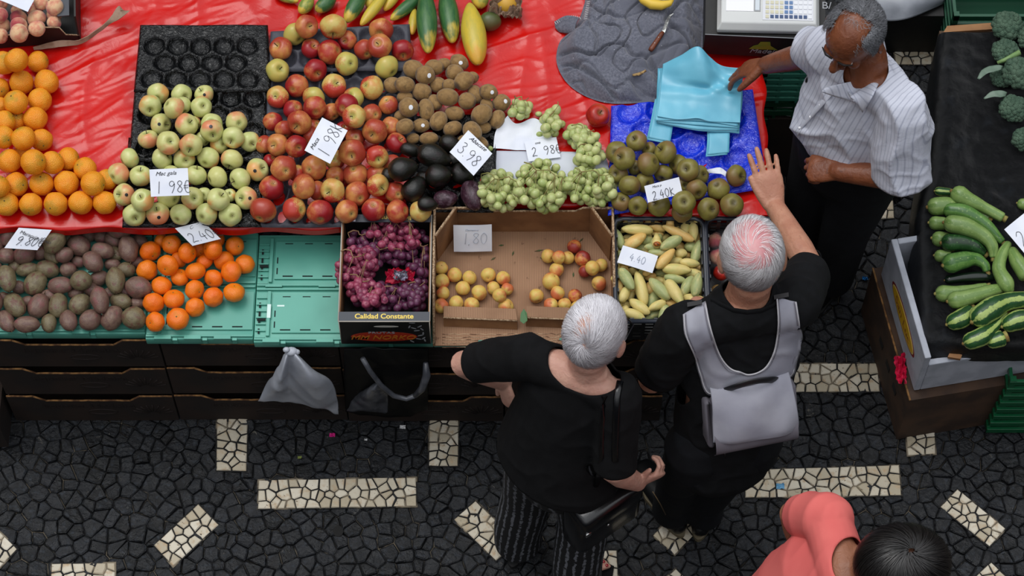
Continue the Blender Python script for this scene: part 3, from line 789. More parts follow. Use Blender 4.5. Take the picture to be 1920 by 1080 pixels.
RED_APPLES = [(240,165,58,0,'y'),(295,128,57,1,'o'),(425,128,66,1,'m'),(318,235,50,0,'r'),(408,250,62,1,'r'),(490,195,48,0,'r'),(172,235,58,0,'o'),(655,145,60,1,'o'),(575,240,52,0,'o'),(648,222,60,2,'o'),
 (757,243,55,0,'r'),(683,325,60,1,'y'),(490,307,58,1,'y'),(338,338,57,1,'r'),(155,340,58,1,'y'),(248,415,58,1,'r'),(428,415,60,1,'m'),(608,422,60,1,'m'),(157,468,55,1,'m'),
 (330,470,55,0,'y'),(520,475,55,0,'y'),(690,505,48,0,'o'),(610,550,50,0,'o'),(132,585,48,0,'r'),(232,530,50,0,'r'),(335,520,57,2,'r'),(415,540,45,0,'o'),(488,510,58,1,'r'),(525,563,58,2,'m'),
 (262,590,60,2,'o'),(190,625,48,0,'o'),(625,632,62,2,'o'),(700,612,50,0,'o'),(728,690,52,1,'r'),(90,695,45,0,'o'),(155,698,55,1,'o'),(245,705,55,2,'r'),(318,655,45,0,'o'),(330,610,42,0,'o'),
 (475,625,42,0,'r'),(530,665,45,0,'o'),(515,735,66,2,'o'),(635,755,55,1,'m'),(430,770,50,0,'m'),(705,790,48,0,'o'),(400,680,50,1,'o'),(185,812,63,2,'o'),(330,810,62,2,'o'),(120,775,34,0,'r'),(250,835,42,0,'m'),
 (435,850,48,0,'o'),(530,840,60,1,'o'),(635,845,52,0,'o'),(127,905,60,1,'r'),(280,900,62,2,'o'),(350,920,48,0,'o'),(422,918,60,2,'m'),(540,935,62,2,'o'),(638,893,55,2,'m'),(725,930,52,0,'o'),
 (85,1015,65,1,'o'),(237,1010,60,1,'m'),(360,1025,64,1,'r'),(490,1020,58,0,'o'),(618,1010,58,0,'r'),(735,1020,58,0,'r'),(845,1018,53,0,'m')]
fruit_heap(hp, RED_APPLES, 460, 0, 2.572, {'r':['RA0','RA1'],'o':['OA0','OA1'],'m':['MA0','MA1'],'y':['YA0','YA1']}, 'apple', 'red apple heap', 'red apples in the grey trays', 11,
  desc={'r':'dark red apple','o':'orange-red apple','m':'red striped apple','y':'yellow-green apple'}, tiltr=(.15,1.0), upside=.5)
RED_HP = hp
hp = Heap(ZT-.014)
RUSSET = [(1038,380,68,2,''),(915,450,72,1,''),(962,487,75,2,''),(1115,430,48,0,''),(1218,450,75,1,''),(1112,520,75,2,''),(1030,545,48,0,''),(1295,525,64,0,''),(1358,558,73,2,''),(1205,580,62,0,''),
 (925,580,65,1,''),(1085,635,66,0,''),(995,655,70,2,''),(1430,590,62,0,''),(1408,680,68,1,''),(1330,650,52,0,''),(1655,595,70,1,''),(1545,675,72,1,''),(940,755,62,0,''),(1045,780,62,1,''),
 (1178,775,75,2,''),(1330,760,75,2,''),(1483,800,72,1,''),(1630,775,75,1,''),(1320,820,66,0,'')]
fruit_heap(hp, RUSSET, 880, 150, 3.31, {'':['RU0','RU1']}, 'apple', 'russet apple heap', 'olive russet apples on the blue tray', 21, desc={'':'olive russet apple'}, tiltr=(.1,1.0), upside=.35)
RUS_HP = hp
proto('PO', 'apple', apple_mesh(.92, .28, 5, 2), M_PO, (('stem', stem_mesh(), STEM), ('calyx', calyx_mesh(-.68), CALYX)))
hs_ = Heap(Z2+.01); c, r = hs_.place(1121, 217, 22.5, sq=.9)
use('PO', Matrix.Translation(c) @ axis_rot(look_axis(1121,217,.45,.9)) @ Matrix.Scale(r, 4), 'single bright red apple on the red sheet below the grey blanket', 'apple', None)

# ---- oranges and mandarins
def orangemat(name, a, b, rough=.36, bst=.35):
    t = NT(name); v = t.coord(); sh = t.shift(v, 11.0); Z = t.xyz(v)[2]
    c = t.mix(t.step(t.noise(sh, 1.3, 3), .3, .7), a, b); c = t.mix(t.step(t.math('ADD', Z, t.math('MULTIPLY', t.noise(sh, 2, 3), .5)), .98, 1.25), c, (186,150,40))
    c = t.mix(t.math('MULTIPLY', t.rnd(), .35), c, (236,150,30))
    c = t.mix(t.step(t.noise(sh, 13, 4, .6), .68, .74, 0, .5), c, (150,100,40))
    return t.done(c, rough, t.bump(t.vor(sh, 17, 'F1'), bst, .012), Specular_IOR_Level=.5)
ORM = orangemat('orange_peel', (242,146,22), (240,162,40)); MAM = orangemat('mandarin_peel', (236,104,10), (240,118,18), .3, .25)
def orange_mesh(flat=.96, dip=.05, seed=0):
    return apple_mesh(flat, dip, 7, seed)
def navel(z): 
    ms = [sphere((0,0,z), (.075,.075,.04), 10, 6)]
    return merge(*ms)
NAV = mat('orange_button', (120,110,50), .8, (90,80,40), 5)
for k in range(3): proto('OR%d' % k, 'orange', orange_mesh(.97, .04, k*1.9), ORM, (('stem_button', navel(.93), NAV),))
for k in range(3): proto('MD%d' % k, 'mandarin', orange_mesh(.84, .10, k*2.2), MAM, (('stem_button', navel(.74), NAV),))
ORANGES = [(7,118,22,1),(31,113,22.5,2),(16,118,20,0),(71,116,20.5,1),(-3,165,20,1),(40,155,23,2),(87,154,23.3,1),(30,192,23,2),(75,188,23,2),(0,198,16,1),(8,228,21,2),(29,226,20,1),(66,223,23,2),
 (44,260,23,3),(78,262,21,2),(5,257,22,2),(18,302,23,4),(62,304,24,4),(43,289,18,2),(98,305,22,3),(128,298,21.5,2),(160,317,22,2),(-4,350,22,3),(30,346,23,3),(78,345,23,3),(125,343,23.5,3),(174,344,23.5,3),(201,337,20,1),
 (13,383,22.5,1),(58,383,22,1),(105,382,22.5,1),(151,380,23,1),(196,380,22,1)]
hp = Heap(Z2+.008, .9)
fruit_heap(hp, [(*d, '') for d in ORANGES], 0, 0, 1, {'':['OR0','OR1','OR2']}, 'orange', 'orange heap', 'oranges heaped on the red sheet', 5, desc={'':'round orange'}, tiltr=(.3,1.5), sq=.97, upside=.3)
MANDARINS = [(760,597,55,1),(868,562,50,1),(815,545,38,0),(948,605,52,2),(1078,585,55,2),(1108,540,36,0),(1188,570,50,1),(850,668,55,2),(745,695,55,1),(905,640,42,0),(990,698,52,2),(1035,650,46,0),(1133,645,52,0),
 (1170,700,55,1),(1240,662,50,0),(910,730,48,0),(1082,735,50,0),(817,770,52,1),(985,792,52,1),(880,840,55,1),(1080,830,52,0),(1185,807,55,0),(777,860,55,0),(988,882,50,0),(787,955,52,0),(900,940,58,0),(1010,590,42,0)]
hp = Heap(Z1+.0, .9)
fruit_heap(hp, [(*d, '') for d in MANDARINS], 0, 250, 2.7, {'':['MD0','MD1','MD2']}, 'mandarin', 'mandarin heap', 'mandarins heaped on the green crate', 6, desc={'':'bright mandarin'}, tiltr=(.3,1.4), sq=.86, upside=.3)

# ---- peaches and apricots
def peachmesh(seed=0, flat=.92, seam=.10):
    V, Fc = apple_mesh(flat, .16, 3, seed, 32); out = []
    for v in V:
        a = math.atan2(v.y, v.x); k = 1-seam*math.exp(-(a/.22)**2)*min(1, math.hypot(v.x, v.y)*1.3); out.append(Vector((v.x*k, v.y*k, v.z)))
    return out, Fc
def peachmat(name, a, b, c2, lo, hi, rough=.65, **kw):
    t = NT(name); v = t.coord(); sh = t.shift(v, 23.0); X = t.xyz(v)[0]
    f = t.math('ADD', t.math('MULTIPLY', X, .5), t.noise(sh, 1.2, 3)); f = t.math('ADD', f, t.math('MULTIPLY', t.math('SUBTRACT', t.rnd(), .5), .5))
    c = t.mix(t.step(t.noise(sh, 1.8, 3), .4, .65), a, b); c = t.mix(t.step(f, lo, hi), c, c2)
    c = t.mix(t.step(t.noise(sh, 9, 4, .6), .60, .72, 0, .6), c, c2)
    return t.done(c, rough, t.bump(t.noise(sh, 40, 2), .05, .01), **kw)
PEM = peachmat('peach_skin', (222,182,140), (212,140,112), (168,62,70), .25, .95, .8, Sheen_Weight=.3); APM = peachmat('apricot_skin', (214,186,96), (218,168,88), (204,108,66), .55, 1.05, .5)
APR = peachmat('red_apricot_skin', (206,140,70), (190,90,50), (140,44,36), .40, .8, .5)
for k in range(2):
    proto('PE%d' % k, 'peach', peachmesh(k*2), PEM, (('stem_cavity', sphere((0,0,.70), (.07,.07,.03), 8, 5), CALYX),))
    proto('AP%d' % k, 'apricot', peachmesh(k*2+1, .97, .05), APM, (('stem_mark', sphere((0,0,.80), (.08,.08,.04), 8, 5), CALYX),))
proto('AR', 'apricot', peachmesh(5, .97, .05), APR, (('stem_mark', sphere((0,0,.80), (.08,.08,.04), 8, 5), CALYX),))
PEACH = [(0,25,60,0),(0,115,62,1),(125,75,45,0),(140,140,66,1),(20,190,62,0),(260,75,62,0),(275,140,72,1),(310,20,60,1),(410,55,68,1),(405,112,62,0),(405,170,58,0),(140,195,68,1),(142,250,72,2),(278,215,64,1),(5,270,58,1),
 (420,-30,60,1),(180,-20,60,0)]
hp = Heap(Z2+.05, .86)
PBZ = Z2+.16
fruit_heap(hp, [(*d, '') for d in PEACH], 0, 0, 4, {'':['PE0','PE1']}, 'peach', 'black peach box', 'peaches in the black box', 8, desc={'':'downy red and cream peach'}, tiltr=(.7,1.5), sq=.9, upside=0)
APRICOT = [(738,472,46,0,''),(825,518,50,0,''),(925,535,48,0,''),(740,562,52,0,''),(750,637,45,0,''),(882,605,50,0,''),(990,635,53,0,''),(1052,517,50,0,''),(1150,538,48,0,''),(1085,605,45,0,''),(1125,655,48,1,''),(1178,612,42,0,''),
 (738,723,50,0,''),(838,705,50,0,''),(940,717,52,0,''),(1168,728,53,0,''),(1625,330,48,0,'r'),(1450,390,48,0,''),(1522,400,46,1,''),(1580,403,45,0,''),(1680,408,53,0,'r'),(1505,483,50,0,''),(1692,495,42,0,'r'),(1745,472,50,1,''),
 (1802,452,45,0,''),(1790,572,50,0,''),(1468,560,60,0,''),(1370,657,50,0,''),(1512,637,48,0,''),(1467,718,48,0,''),(1560,715,45,0,''),(1630,657,47,0,'r'),(1645,735,45,0,'')]
hp = Heap(Z1+.009, .9)
fruit_heap(hp, APRICOT, 620, 370, 3.556, {'':['AP0','AP1'],'r':['AR']}, 'apricot', 'open box', 'apricots in the open cardboard box', 9, desc={'':'yellow apricot','r':'red-cheeked apricot'}, tiltr=(.3,1.4), sq=.95, upside=.3)

# ---- long fruit: kiwis, avocados, passion fruit, banana passion fruit
def ovoid(ra=1.0, rb=.8, taper=.0, seed=0, bumpy=.0, nu=22, nv=16):
    """long axis along X, unit half length ra"""
    V, Fc = sphere((0,0,0), 1.0, nu, nv, rot=Matrix.Rotation(PI/2, 3, 'Y')); out = []
    for v in V:
        x = v.x; k = 1-taper*x
        p = Vector((x*ra, v.y*rb*k, v.z*rb*k)); out.append(p*(1+bumpy*noise.noise(p*1.6+Vector((seed*2.7,0,0)))))
    return out, Fc
def long_heap(hp, data, x0, y0, sc, protos, cat, pile, group, desc, seed=1, ratio=1.0, lab_r=.8, sq=.9, pitch=.25, base=None):
    """data rows: (cx, cy, half length, half width, image angle, level, kind)"""
    rr = random.Random(seed); order = sorted(range(len(data)), key=lambda i: (data[i][5], data[i][1]))
    pts = [(x0+d[0]/sc, y0+d[1]/sc) for d in data]; mr = np.mean([(d[2]+d[3])/2 for d in data])/sc; lab = row_labels(pts, mr*lab_r)
    for i in order:
        d = data[i]; x, y = pts[i]; a, b = d[2]/sc, d[3]/sc; an = math.radians(d[4]); kind = d[6] if len(d) > 6 else ''
        zz = (hp.base if base is None else base)+.04; s = pxm(x, y, zz)
        dx, dy = math.cos(an)*a, math.sin(an)*a                           # image down = towards the viewer
        A = P(x-dx, y-dy, zz); B_ = P(x+dx, y+dy, zz); ax = (B_-A); half = ax.length/2; ax.normalize()
        ax = (ax+Vector((0,0,rr.uniform(-pitch, pitch)))).normalized()
        rb = b/s; h2 = max(0, half-rb)
        offs = [ax*(h2*t) for t in ((-1, 0, 1) if h2 > rb*.5 else ((-.6, .6) if h2 > rb*.15 else (0,)))]
        c, r = hp.place(x, y, b, offs=offs, rr_=rb, sq=sq, base=base)
        z_ = (Vector((0,0,1))-ax*ax.z).normalized(); y_ = z_.cross(ax)
        Rm = Matrix((ax, y_, z_)).transposed().to_4x4() @ Matrix.Rotation(rr.uniform(-.6, .6)+(0 if 's' in kind else rr.uniform(-2, 2)), 4, 'X')
        if 's' in kind: 
            view = -ray(x, y).normalized(); z_ = (view-ax*view.dot(ax)).normalized(); y_ = z_.cross(ax); Rm = Matrix((ax, y_, z_)).transposed().to_4x4()
        keys = protos[kind]; key = keys[rr.randrange(len(keys))]
        S_ = Matrix.Diagonal((half, rb, rb, 1))
        use(key, Matrix.Translation(c) @ Rm @ S_, desc[kind]+', '+where_txt(*lab[i], pile), cat, group)
def skin(name, a, b, c2=None, sc=3, rough=.5, bsc=30, bst=.1, bd=.01, xt=None, **kw):
    t = NT(name); v = t.coord(); sh = t.shift(v, 17.0)
    c = t.mix(t.step(t.noise(sh, sc, 4, .6), .35, .65), a, b)
    c = t.mix(t.math('MULTIPLY', t.rnd(), .5), c, b)
    if c2: c = t.mix(t.step(t.noise(sh, sc*.6, 3), .52, .68), c, c2)
    if xt: c = t.mix(t.step(t.math('ABSOLUTE', t.xyz(v)[0]), .82, 1.0), c, xt)
    return t.done(c, rough, t.bump(t.noise(sh, bsc, 5, .6), bst, bd), **kw)
KIM = skin('kiwi_skin', (158,124,72), (138,104,56), (120,90,48), 3, .62, 60, .3, xt=(78,56,34), Sheen_Weight=.2)
AVM = skin('avocado_skin', (14,16,12), (24,24,18), (34,20,22), 3, .22, 12, .25, .01)
AVP = skin('purple_avocado_skin', (44,22,32), (66,38,50), (90,70,80), 4, .25, 12, .25, .01)
PFM = skin('brown_passion_fruit_skin', (124,100,84), (104,76,68), (124,76,74), 2.5, .34, 12, .25, .03)
PFG = skin('olive_passion_fruit_skin', (124,114,84), (104,92,68), (104,70,60), 3, .34, 12, .25, .03)
CUY = skin('yellow_banana_passion_skin', (226,206,136), (216,196,120), (204,196,120), 2, .5, 20, .08)
CUG = skin('green_banana_passion_skin', (178,182,124), (158,168,110), (202,194,132), 2, .5, 20, .08)
CUO = skin('orange_banana_passion_skin', (226,192,118), (222,178,102), (228,204,134), 2, .5, 20, .08)
TIPM = mat('dry_tip', (70,52,34), .9)
for k in range(2):
    proto('KI%d' % k, 'kiwi', ovoid(1, 1, .04, k, .05), KIM, (('blossom_tip', sphere((1.0,0,0), (.05,.12,.12), 8, 6), TIPM),))
    proto('AV%d' % k, 'avocado', ovoid(1, 1, .18, k, .06), AVM, (('stem_mark', sphere((.99,0,0), (.05,.10,.10), 8, 6), TIPM),))
    proto('PF%d' % k, 'passion_fruit', ovoid(1, 1, .05, k, .08), PFM, (('stem', tube([(.96,0,0),(1.08,.02,.03),(1.16,.08,.10)], [.07,.05,.035], 6), STEM),))
    proto('PG%d' % k, 'passion_fruit', ovoid(1, 1, .05, k+4, .08), PFG, (('stem', tube([(.96,0,0),(1.05,.02,.03)], [.08,.06], 6), STEM),))
    for key, m in (('CY', CUY), ('CG', CUG), ('CO', CUO)):
        proto(key+str(k), 'banana_passion_fruit', ovoid(1, 1, .12*(1 if k else -1), k+2, .05), m, (('tip', sphere((1.0,0,0), (.03,.14,.14), 8, 6), TIPM),))
proto('KIs', 'kiwi', ovoid(1, 1, .04, 3, .05), KIM, (('blossom_tip', sphere((1.0,0,0), (.05,.12,.12), 8, 6), TIPM), ('sticker', sticker_mesh(.25, .26, 1.0, off=.04, k=.8), STICKW)))
proto('AVp', 'avocado', ovoid(1, 1, .15, 7, .06), AVP, (('stem_mark', sphere((.99,0,0), (.05,.10,.10), 8, 6), TIPM),))
KIWI = [(812,335,54,46,20,1),(868,362,48,46,0,2,'s'),(912,325,48,38,10,0),(960,310,36,30,0,0),(1032,300,46,38,20,0,'s'),(1010,352,45,42,0,1),(1055,390,50,44,-40,2),(1095,375,32,30,0,0),(710,410,45,40,0,0),(770,408,50,40,0,1),
 (852,443,48,44,20,2),(930,410,42,38,0,0),(985,410,36,30,0,0),(770,470,42,30,0,0),(788,518,50,48,0,1,'s'),(872,530,48,38,80,1),(915,495,40,35,60,0),(977,468,55,43,10,2),(1070,487,45,42,20,2),(1110,455,48,36,60,0),(1173,443,45,38,0,1,'s'),
 (1235,495,44,42,-20,1,'s'),(1140,550,54,46,-40,2),(1165,510,36,32,60,0),(1215,575,44,38,-60,1),(1010,547,50,36,15,1),(932,583,48,42,-60,2),(770,610,46,38,-15,1),(848,605,44,34,0,0,'s'),(750,560,34,28,0,0),(810,668,34,26,0,0),(885,668,48,32,-5,1),
 (1000,620,48,36,-20,1),(1095,635,50,44,60,1),(1150,615,38,30,0,0),(1130,690,46,34,30,0),(1060,680,40,30,0,0)]
hp = RED_HP; 
def P2(d): return (d+('',)) if len(d) == 6 else d
long_heap(hp, [P2(d) for d in KIWI], 460, 0, 2.572, {'':['KI0','KI1'],'s':['KIs']}, 'kiwi', 'kiwi heap', 'kiwis heaped beside the red apples', {'':'brown kiwi','s':'kiwi with white sticker'}, 3)
AVO = [(760,815,75,58,-20,1),(910,755,86,58,15,2),(815,910,66,54,-50,1),(932,848,64,56,0,2),(990,695,56,44,20,0),(1045,842,60,52,20,1),(800,725,56,34,10,0),(700,845,44,36,0,0),(1095,945,70,54,75,1,'p'),(965,960,60,44,0,0,'p'),(865,862,46,38,0,0),(1010,770,46,36,0,0),(880,985,50,36,0,0)]
long_heap(hp, [P2(d) for d in AVO], 460, 0, 2.572, {'':['AV0','AV1'],'p':['AVp']}, 'avocado', 'avocado heap', 'black avocados in front of the kiwis', {'':'shiny black avocado','p':'purple-black avocado'}, 4)
PASS = [(50,508,60,45,-60,1),(135,440,50,38,0,0),(255,440,65,46,0,1,'g'),(365,455,55,42,80,1),(478,455,60,47,0,1),(598,480,65,48,15,1),(125,615,55,45,-10,2),(35,620,42,40,0,1),(275,552,60,48,-40,2,'g'),(400,568,56,50,30,2),(520,595,56,40,10,2),
 (650,585,60,48,80,1),(705,550,42,36,0,0),(440,520,42,34,0,0),(520,525,42,30,0,0),(205,605,45,38,0,0),(325,615,46,38,-20,1),(470,650,52,46,50,2),(140,690,55,34,-10,1,'g'),(240,688,55,42,10,2,'g'),(345,690,42,38,0,0),(398,650,38,30,0,0),
 (570,665,42,30,0,0),(640,692,44,38,0,1,'g'),(688,652,46,28,-10,0),(35,735,60,44,80,1,'g'),(95,780,36,34,0,0),(180,760,60,52,-50,2,'g'),(305,770,62,42,0,1),(412,745,52,48,0,2,'g'),(500,735,50,38,-20,0),(585,745,62,46,85,2,'g'),(700,780,66,52,15,1),
 (75,870,62,48,55,1,'g'),(20,835,38,30,0,0),(195,875,62,50,-60,1),(140,852,36,28,0,0),(295,870,58,46,-85,1,'g'),(405,865,56,48,-40,2,'g'),(505,843,62,44,80,2),(612,850,54,40,15,1,'g'),(698,858,40,30,0,0),(30,950,60,40,60,0),(135,967,64,40,0,0),
 (248,962,42,38,90,0,'g'),(348,950,52,42,70,0),(458,945,58,50,-30,0),(567,935,60,50,-60,0),(680,935,58,54,20,0,'g'),(250,820,40,30,0,0),(385,810,40,28,0,0),(560,810,40,30,0,0),(-35,560,52,42,30,1),(-30,700,52,42,80,1),(-30,850,52,42,80,1)]
hp = Heap(Z1-.014, .86)
def fill_in(data, region, step, a, b, lv=0, seed=2, kinds=('',), near=.62):
    rr = random.Random(seed); out = list(data); x0, y0, x1, y1 = region; y = y0
    while y < y1:
        x = x0+rr.uniform(0, step)
        while x < x1:
            if all(math.hypot(x-d[0], y-d[1]) > near*(a+(d[2]+d[3])/2) for d in out): out.append((x, y, a, b, rr.uniform(-90, 90), lv, kinds[rr.randrange(len(kinds))]))
            x += step
        y += step
    return out
PASS = fill_in([(d[0], d[1], d[2]*1.07, d[3]*1.07, *d[4:]) for d in PASS], (-40, 470, 690, 930), 14, 44, 36, 0, 3, ('', 'g'))
long_heap(hp, [P2(d) for d in PASS], 0, 250, 2.7, {'':['PF0','PF1'],'g':['PG0','PG1']}, 'passion fruit', 'passion fruit heap', 'purple-brown passion fruit heaped on the green crate', {'':'purple-brown passion fruit','g':'olive-brown passion fruit'}, 5)
PASS_HP = hp
CUR = [(180,170,85,34,-20,1),(205,225,105,36,5,2),(330,200,76,34,20,1,'o'),(425,172,44,34,30,1,'o'),(490,250,115,32,25,2,'o'),(540,215,45,30,-75,0,'o'),(537,220,54,30,-80,0),(597,240,60,32,85,1),(470,215,50,26,40,0),(150,280,46,22,0,0),(190,305,80,38,-30,1,'o'),
 (345,255,42,20,10,0,'o'),(390,285,44,26,-30,0),(440,318,78,38,-25,1,'g'),(275,300,46,36,0,0,'g'),(255,358,66,28,0,0,'g'),(360,385,76,28,0,0,'g'),(400,430,85,34,-45,2,'o'),(505,345,42,30,40,0,'o'),(510,390,42,32,0,1),(572,345,38,34,0,1,'g'),
 (622,385,80,38,-70,1,'g'),(475,445,50,27,0,0),(570,458,68,29,5,1),(548,405,32,24,0,0,'o'),(478,503,98,37,5,2),(635,495,36,24,-20,0,'o'),(595,530,76,32,15,1),(130,570,86,38,60,2,'g'),(230,635,110,40,75,2),(360,640,96,40,45,2,'g'),
 (295,555,42,28,-10,0,'o'),(470,570,76,29,10,1,'g'),(365,580,42,26,20,0),(465,660,100,40,60,2),(555,620,70,38,-60,1,'g'),(620,610,76,36,-80,2,'g'),(668,595,30,24,0,0,'o'),(680,665,52,32,15,1),(290,635,42,30,80,0,'o'),(70,610,66,32,70,1,'o'),
 (115,675,58,33,-65,1),(160,690,36,22,-60,0),(315,715,66,38,-60,1,'g'),(220,765,82,36,35,2),(345,755,64,30,-25,1),(325,810,80,36,-35,1,'g'),(610,720,86,40,20,1),(555,740,42,28,80,0,'g'),(495,780,60,30,-75,1),(390,810,60,31,-65,1,'g'),
 (440,815,52,24,80,0,'o'),(185,820,76,33,20,1),(125,755,38,26,0,0),(62,400,62,24,85,0),(70,285,72,34,65,1,'g'),(62,500,50,22,80,0),(105,505,46,30,20,0,'o'),(180,520,42,24,20,0),(240,480,60,28,10,0,'g'),(400,355,60,28,0,0,'g'),(250,430,60,28,0,0),
 (430,740,60,28,20,0,'o'),(380,530,50,26,0,0,'g'),(520,530,60,26,0,0),(180,420,50,26,0,0)]
hp = Heap(Z1+.062, .80, .12)
CUR = fill_in([(d[0], d[1], d[2]*1.06, d[3]*1.1, *d[4:]) for d in CUR], (70, 180, 650, 820), 12, 56, 30, 0, 4, ('', 'g', 'o'), .5)
long_heap(hp, [P2(d) for d in CUR], 1140, 370, 3.724, {'':['CY0','CY1'],'g':['CG0','CG1'],'o':['CO0','CO1']}, 'banana passion fruit', 'crate', 'banana passion fruit in the black crate', {'':'pale yellow banana passion fruit','g':'green banana passion fruit','o':'orange-yellow banana passion fruit'}, 6, pitch=.12, lab_r=.8)
CUR_HP = hp
# one cut open
c, r = hp.place(1140+340/3.724, 370+315/3.724, 9, sq=.9)
hv = tube([c-Vector((.0,-.03,-.004)), c-Vector((0,-.012,-.006)), c, c+Vector((0,-.012,.012))], [.006,.012,.0155,.016], 18)
ho = single('banana_passion_fruit', *hv, CUY, 'banana passion fruit cut open showing orange pulp, near the crate back', 'banana passion fruit')
n_ = Vector((0,-.7,.7)).normalized(); cc = c+Vector((0,-.0125,.0125))
part('pulp', *sphere(cc, (.0125,.009,.009), 14, 8), mat('passion_pulp', (206,110,30), .25, (60,40,24), 300, 2, bump=.4), ho)

# ---- papayas along the back
def papmat(name, a, b, tip):
    t = NT(name); v = t.coord(); sh = t.shift(v, 13.0); X = t.xyz(v)[0]
    f = t.math('ADD', X, t.math('MULTIPLY', t.math('SUBTRACT', t.noise(sh, 1.3, 3), .5), 1.8))
    c = t.mix(t.step(t.noise(sh, 2, 4, .6), .4, .62), a, b); c = t.mix(t.step(f, .45, 1.0), c, tip)
    return t.done(c, .4, t.bump(t.noise(sh, 14, 4), .06, .02))
PG_ = papmat('green_papaya_skin', (46,92,50), (66,108,58), (206,176,66)); PY_ = papmat('yellow_papaya_skin', (206,180,60), (190,172,66), (212,160,54)); PM_ = papmat('mottled_papaya_skin', (118,138,62), (164,162,70), (212,178,66))
def pap_mesh(seed, neck=.3):
    V, Fc = sphere((0,0,0), 1.0, 24, 18, rot=Matrix.Rotation(PI/2, 3, 'Y')); out = []
    for v in V:
        k = 1-neck*max(0, -v.x)**1.5+.06*math.cos(5*math.atan2(v.z, v.y))*max(0, v.x)**2
        out.append(Vector((v.x, v.y*k, v.z*k)))
    return out, Fc
for k, m in (('a', PG_), ('b', PY_), ('c', PM_)): proto('PA'+k, 'papaya', pap_mesh(0), m, (('blossom_tip', sphere((.985,0,0), (.03,.12,.12), 10, 6), mat('papaya_tip', (150,96,40), .8)),))
hp = Heap(Z2+.012, .85, .14)
PAPA = [(60,-30,240,10,32,0,'c','small yellow-green papaya at the far left of the papayas'),(345,-25,250,100,52,0,'c','yellow-green papaya lying behind the topmost apples'),(520,-30,370,85,58,1,'a','green papaya with yellow tip pointing at the apples'),
 (740,-90,595,165,62,1,'a','dark green papaya with yellow tip, fourth from left'),(915,-70,705,190,44,1,'b','slim yellow papaya slanting down left'),(1010,-90,880,80,40,0,'b','slim yellow papaya partly under the slanting yellow one'),
 (1200,-60,930,150,50,0,'a','green papaya lying slantwise behind the grey tray'),(1110,60,1090,260,36,0,'b','small yellow papaya under the big dark green one'),(1190,-110,1210,395,78,1,'a','long dark green papaya reaching furthest down, beside the yellow one'),
 (1335,-120,1395,320,76,1,'a','dark green papaya with yellow star tip in the middle'),(1520,20,1585,485,95,2,'b','large yellow papaya lying on top at the right'),(1600,-110,1600,60,70,0,'c','yellow-green papaya behind the large yellow one'),(820,-90,760,60,50,0,'c','mottled papaya at the back edge between the green ones')]
for (x1, y1, x2, y2, r_, lv, kd, lb) in sorted(PAPA, key=lambda q: q[5]):
    x1, y1, x2, y2, b = 500+x1/4, y1/4, 500+x2/4, y2/4, r_/4
    zz = Z2+.05; A, B_ = P(x1, y1, zz), P(x2, y2, zz); ax = (B_-A).normalized(); half = (B_-A).length/2; rb = b/pxm((x1+x2)/2, (y1+y2)/2, zz); h2 = half-rb
    c, r = hp.place((x1+x2)/2, (y1+y2)/2, b, offs=[ax*(h2*t) for t in (-1,-.33,.33,1)], rr_=rb, sq=.95)
    z_ = Vector((0,0,1)); y_ = z_.cross(ax)
    use('PA'+kd, Matrix.Translation(c) @ Matrix((ax, y_, z_)).transposed().to_4x4() @ Matrix.Diagonal((half, rb, rb, 1)), lb, 'papaya', 'papayas at the back of the stall')
MGM = skin('green_mango_skin', (52,84,44), (70,96,50), (110,60,44), 2, .4); MYM = skin('yellow_mango_skin', (212,168,60), (200,150,50), (120,96,50), 3, .5)
for x, y, rr_, m, lb in ((919, 40, 19, MGM, 'round dark green mango right of the large yellow papaya'), (950, 8, 17, MYM, 'yellow mango in torn brown wrapping at the back edge')):
    c, r = hp.place(x, y, rr_, sq=.9); V, Fc = ovoid(1.1, .98, .05, 3, .05)
    single('mango', [c+v*r for v in V], Fc, m, lb, 'mango', None)
WR = mat('wrapping_paper', (158,132,110), .8, (130,106,88), 20, 3, bump=.2)
def crumple(c, rx, ry, h, seed, n=18):
    def fn(u, v):
        a = (u-.5)*2; b = (v-.5)*2; return Vector((c.x+a*rx+.01*nz(a*3,b*3,seed), c.y+b*ry+.01*nz(a*3,b*3,seed+7), c.z+h*abs(nz(a*2.2,b*2.2,seed+2))*2))
    return grid(n, n, fn)
w_ = single('paper_wrap', *crumple(P(948, 22, Z2+.03), .055, .035, .05, 3), WR, 'crumpled brown wrapping paper under the yellow mango', 'wrapping paper', smooth=False)
# ---------------------------------------------------------------- grapes: every berry a part of its bunch
def grapemat(name, a, b, c2, rough=.3, **kw):
    t = NT(name); v = t.coord(); sh = t.shift(v, 9.0)
    c = t.mix(t.rnd(), a, b); c = t.mix(t.step(t.noise(sh, 1.2, 3), .45, .7), c, c2)
    return t.done(c, t.step(t.noise(sh, 2, 3), .3, .7, rough, rough+.25), None, **kw)
WG = grapemat('white_grape_skin', (160,176,104), (190,196,132), (200,200,142), .25, Subsurface_Weight=.25, Subsurface_Radius=(.4,.5,.2), Subsurface_Scale=.01)
RG = grapemat('red_grape_skin', (106,30,62), (150,56,84), (176,96,116), .3, Subsurface_Weight=.12, Subsurface_Radius=(.5,.2,.2), Subsurface_Scale=.006)
DG = grapemat('dark_grape_skin', (66,24,50), (92,38,66), (110,60,92), .3)
RACH = mat('grape_stalk', (150,150,84), .7, (120,96,56), 30); RACHB = mat('dry_grape_stalk', (150,118,84), .7, (112,80,54), 30)
def berry_mesh(): return sphere((0,0,0), 1.0, 14, 9)
GB_ = {}
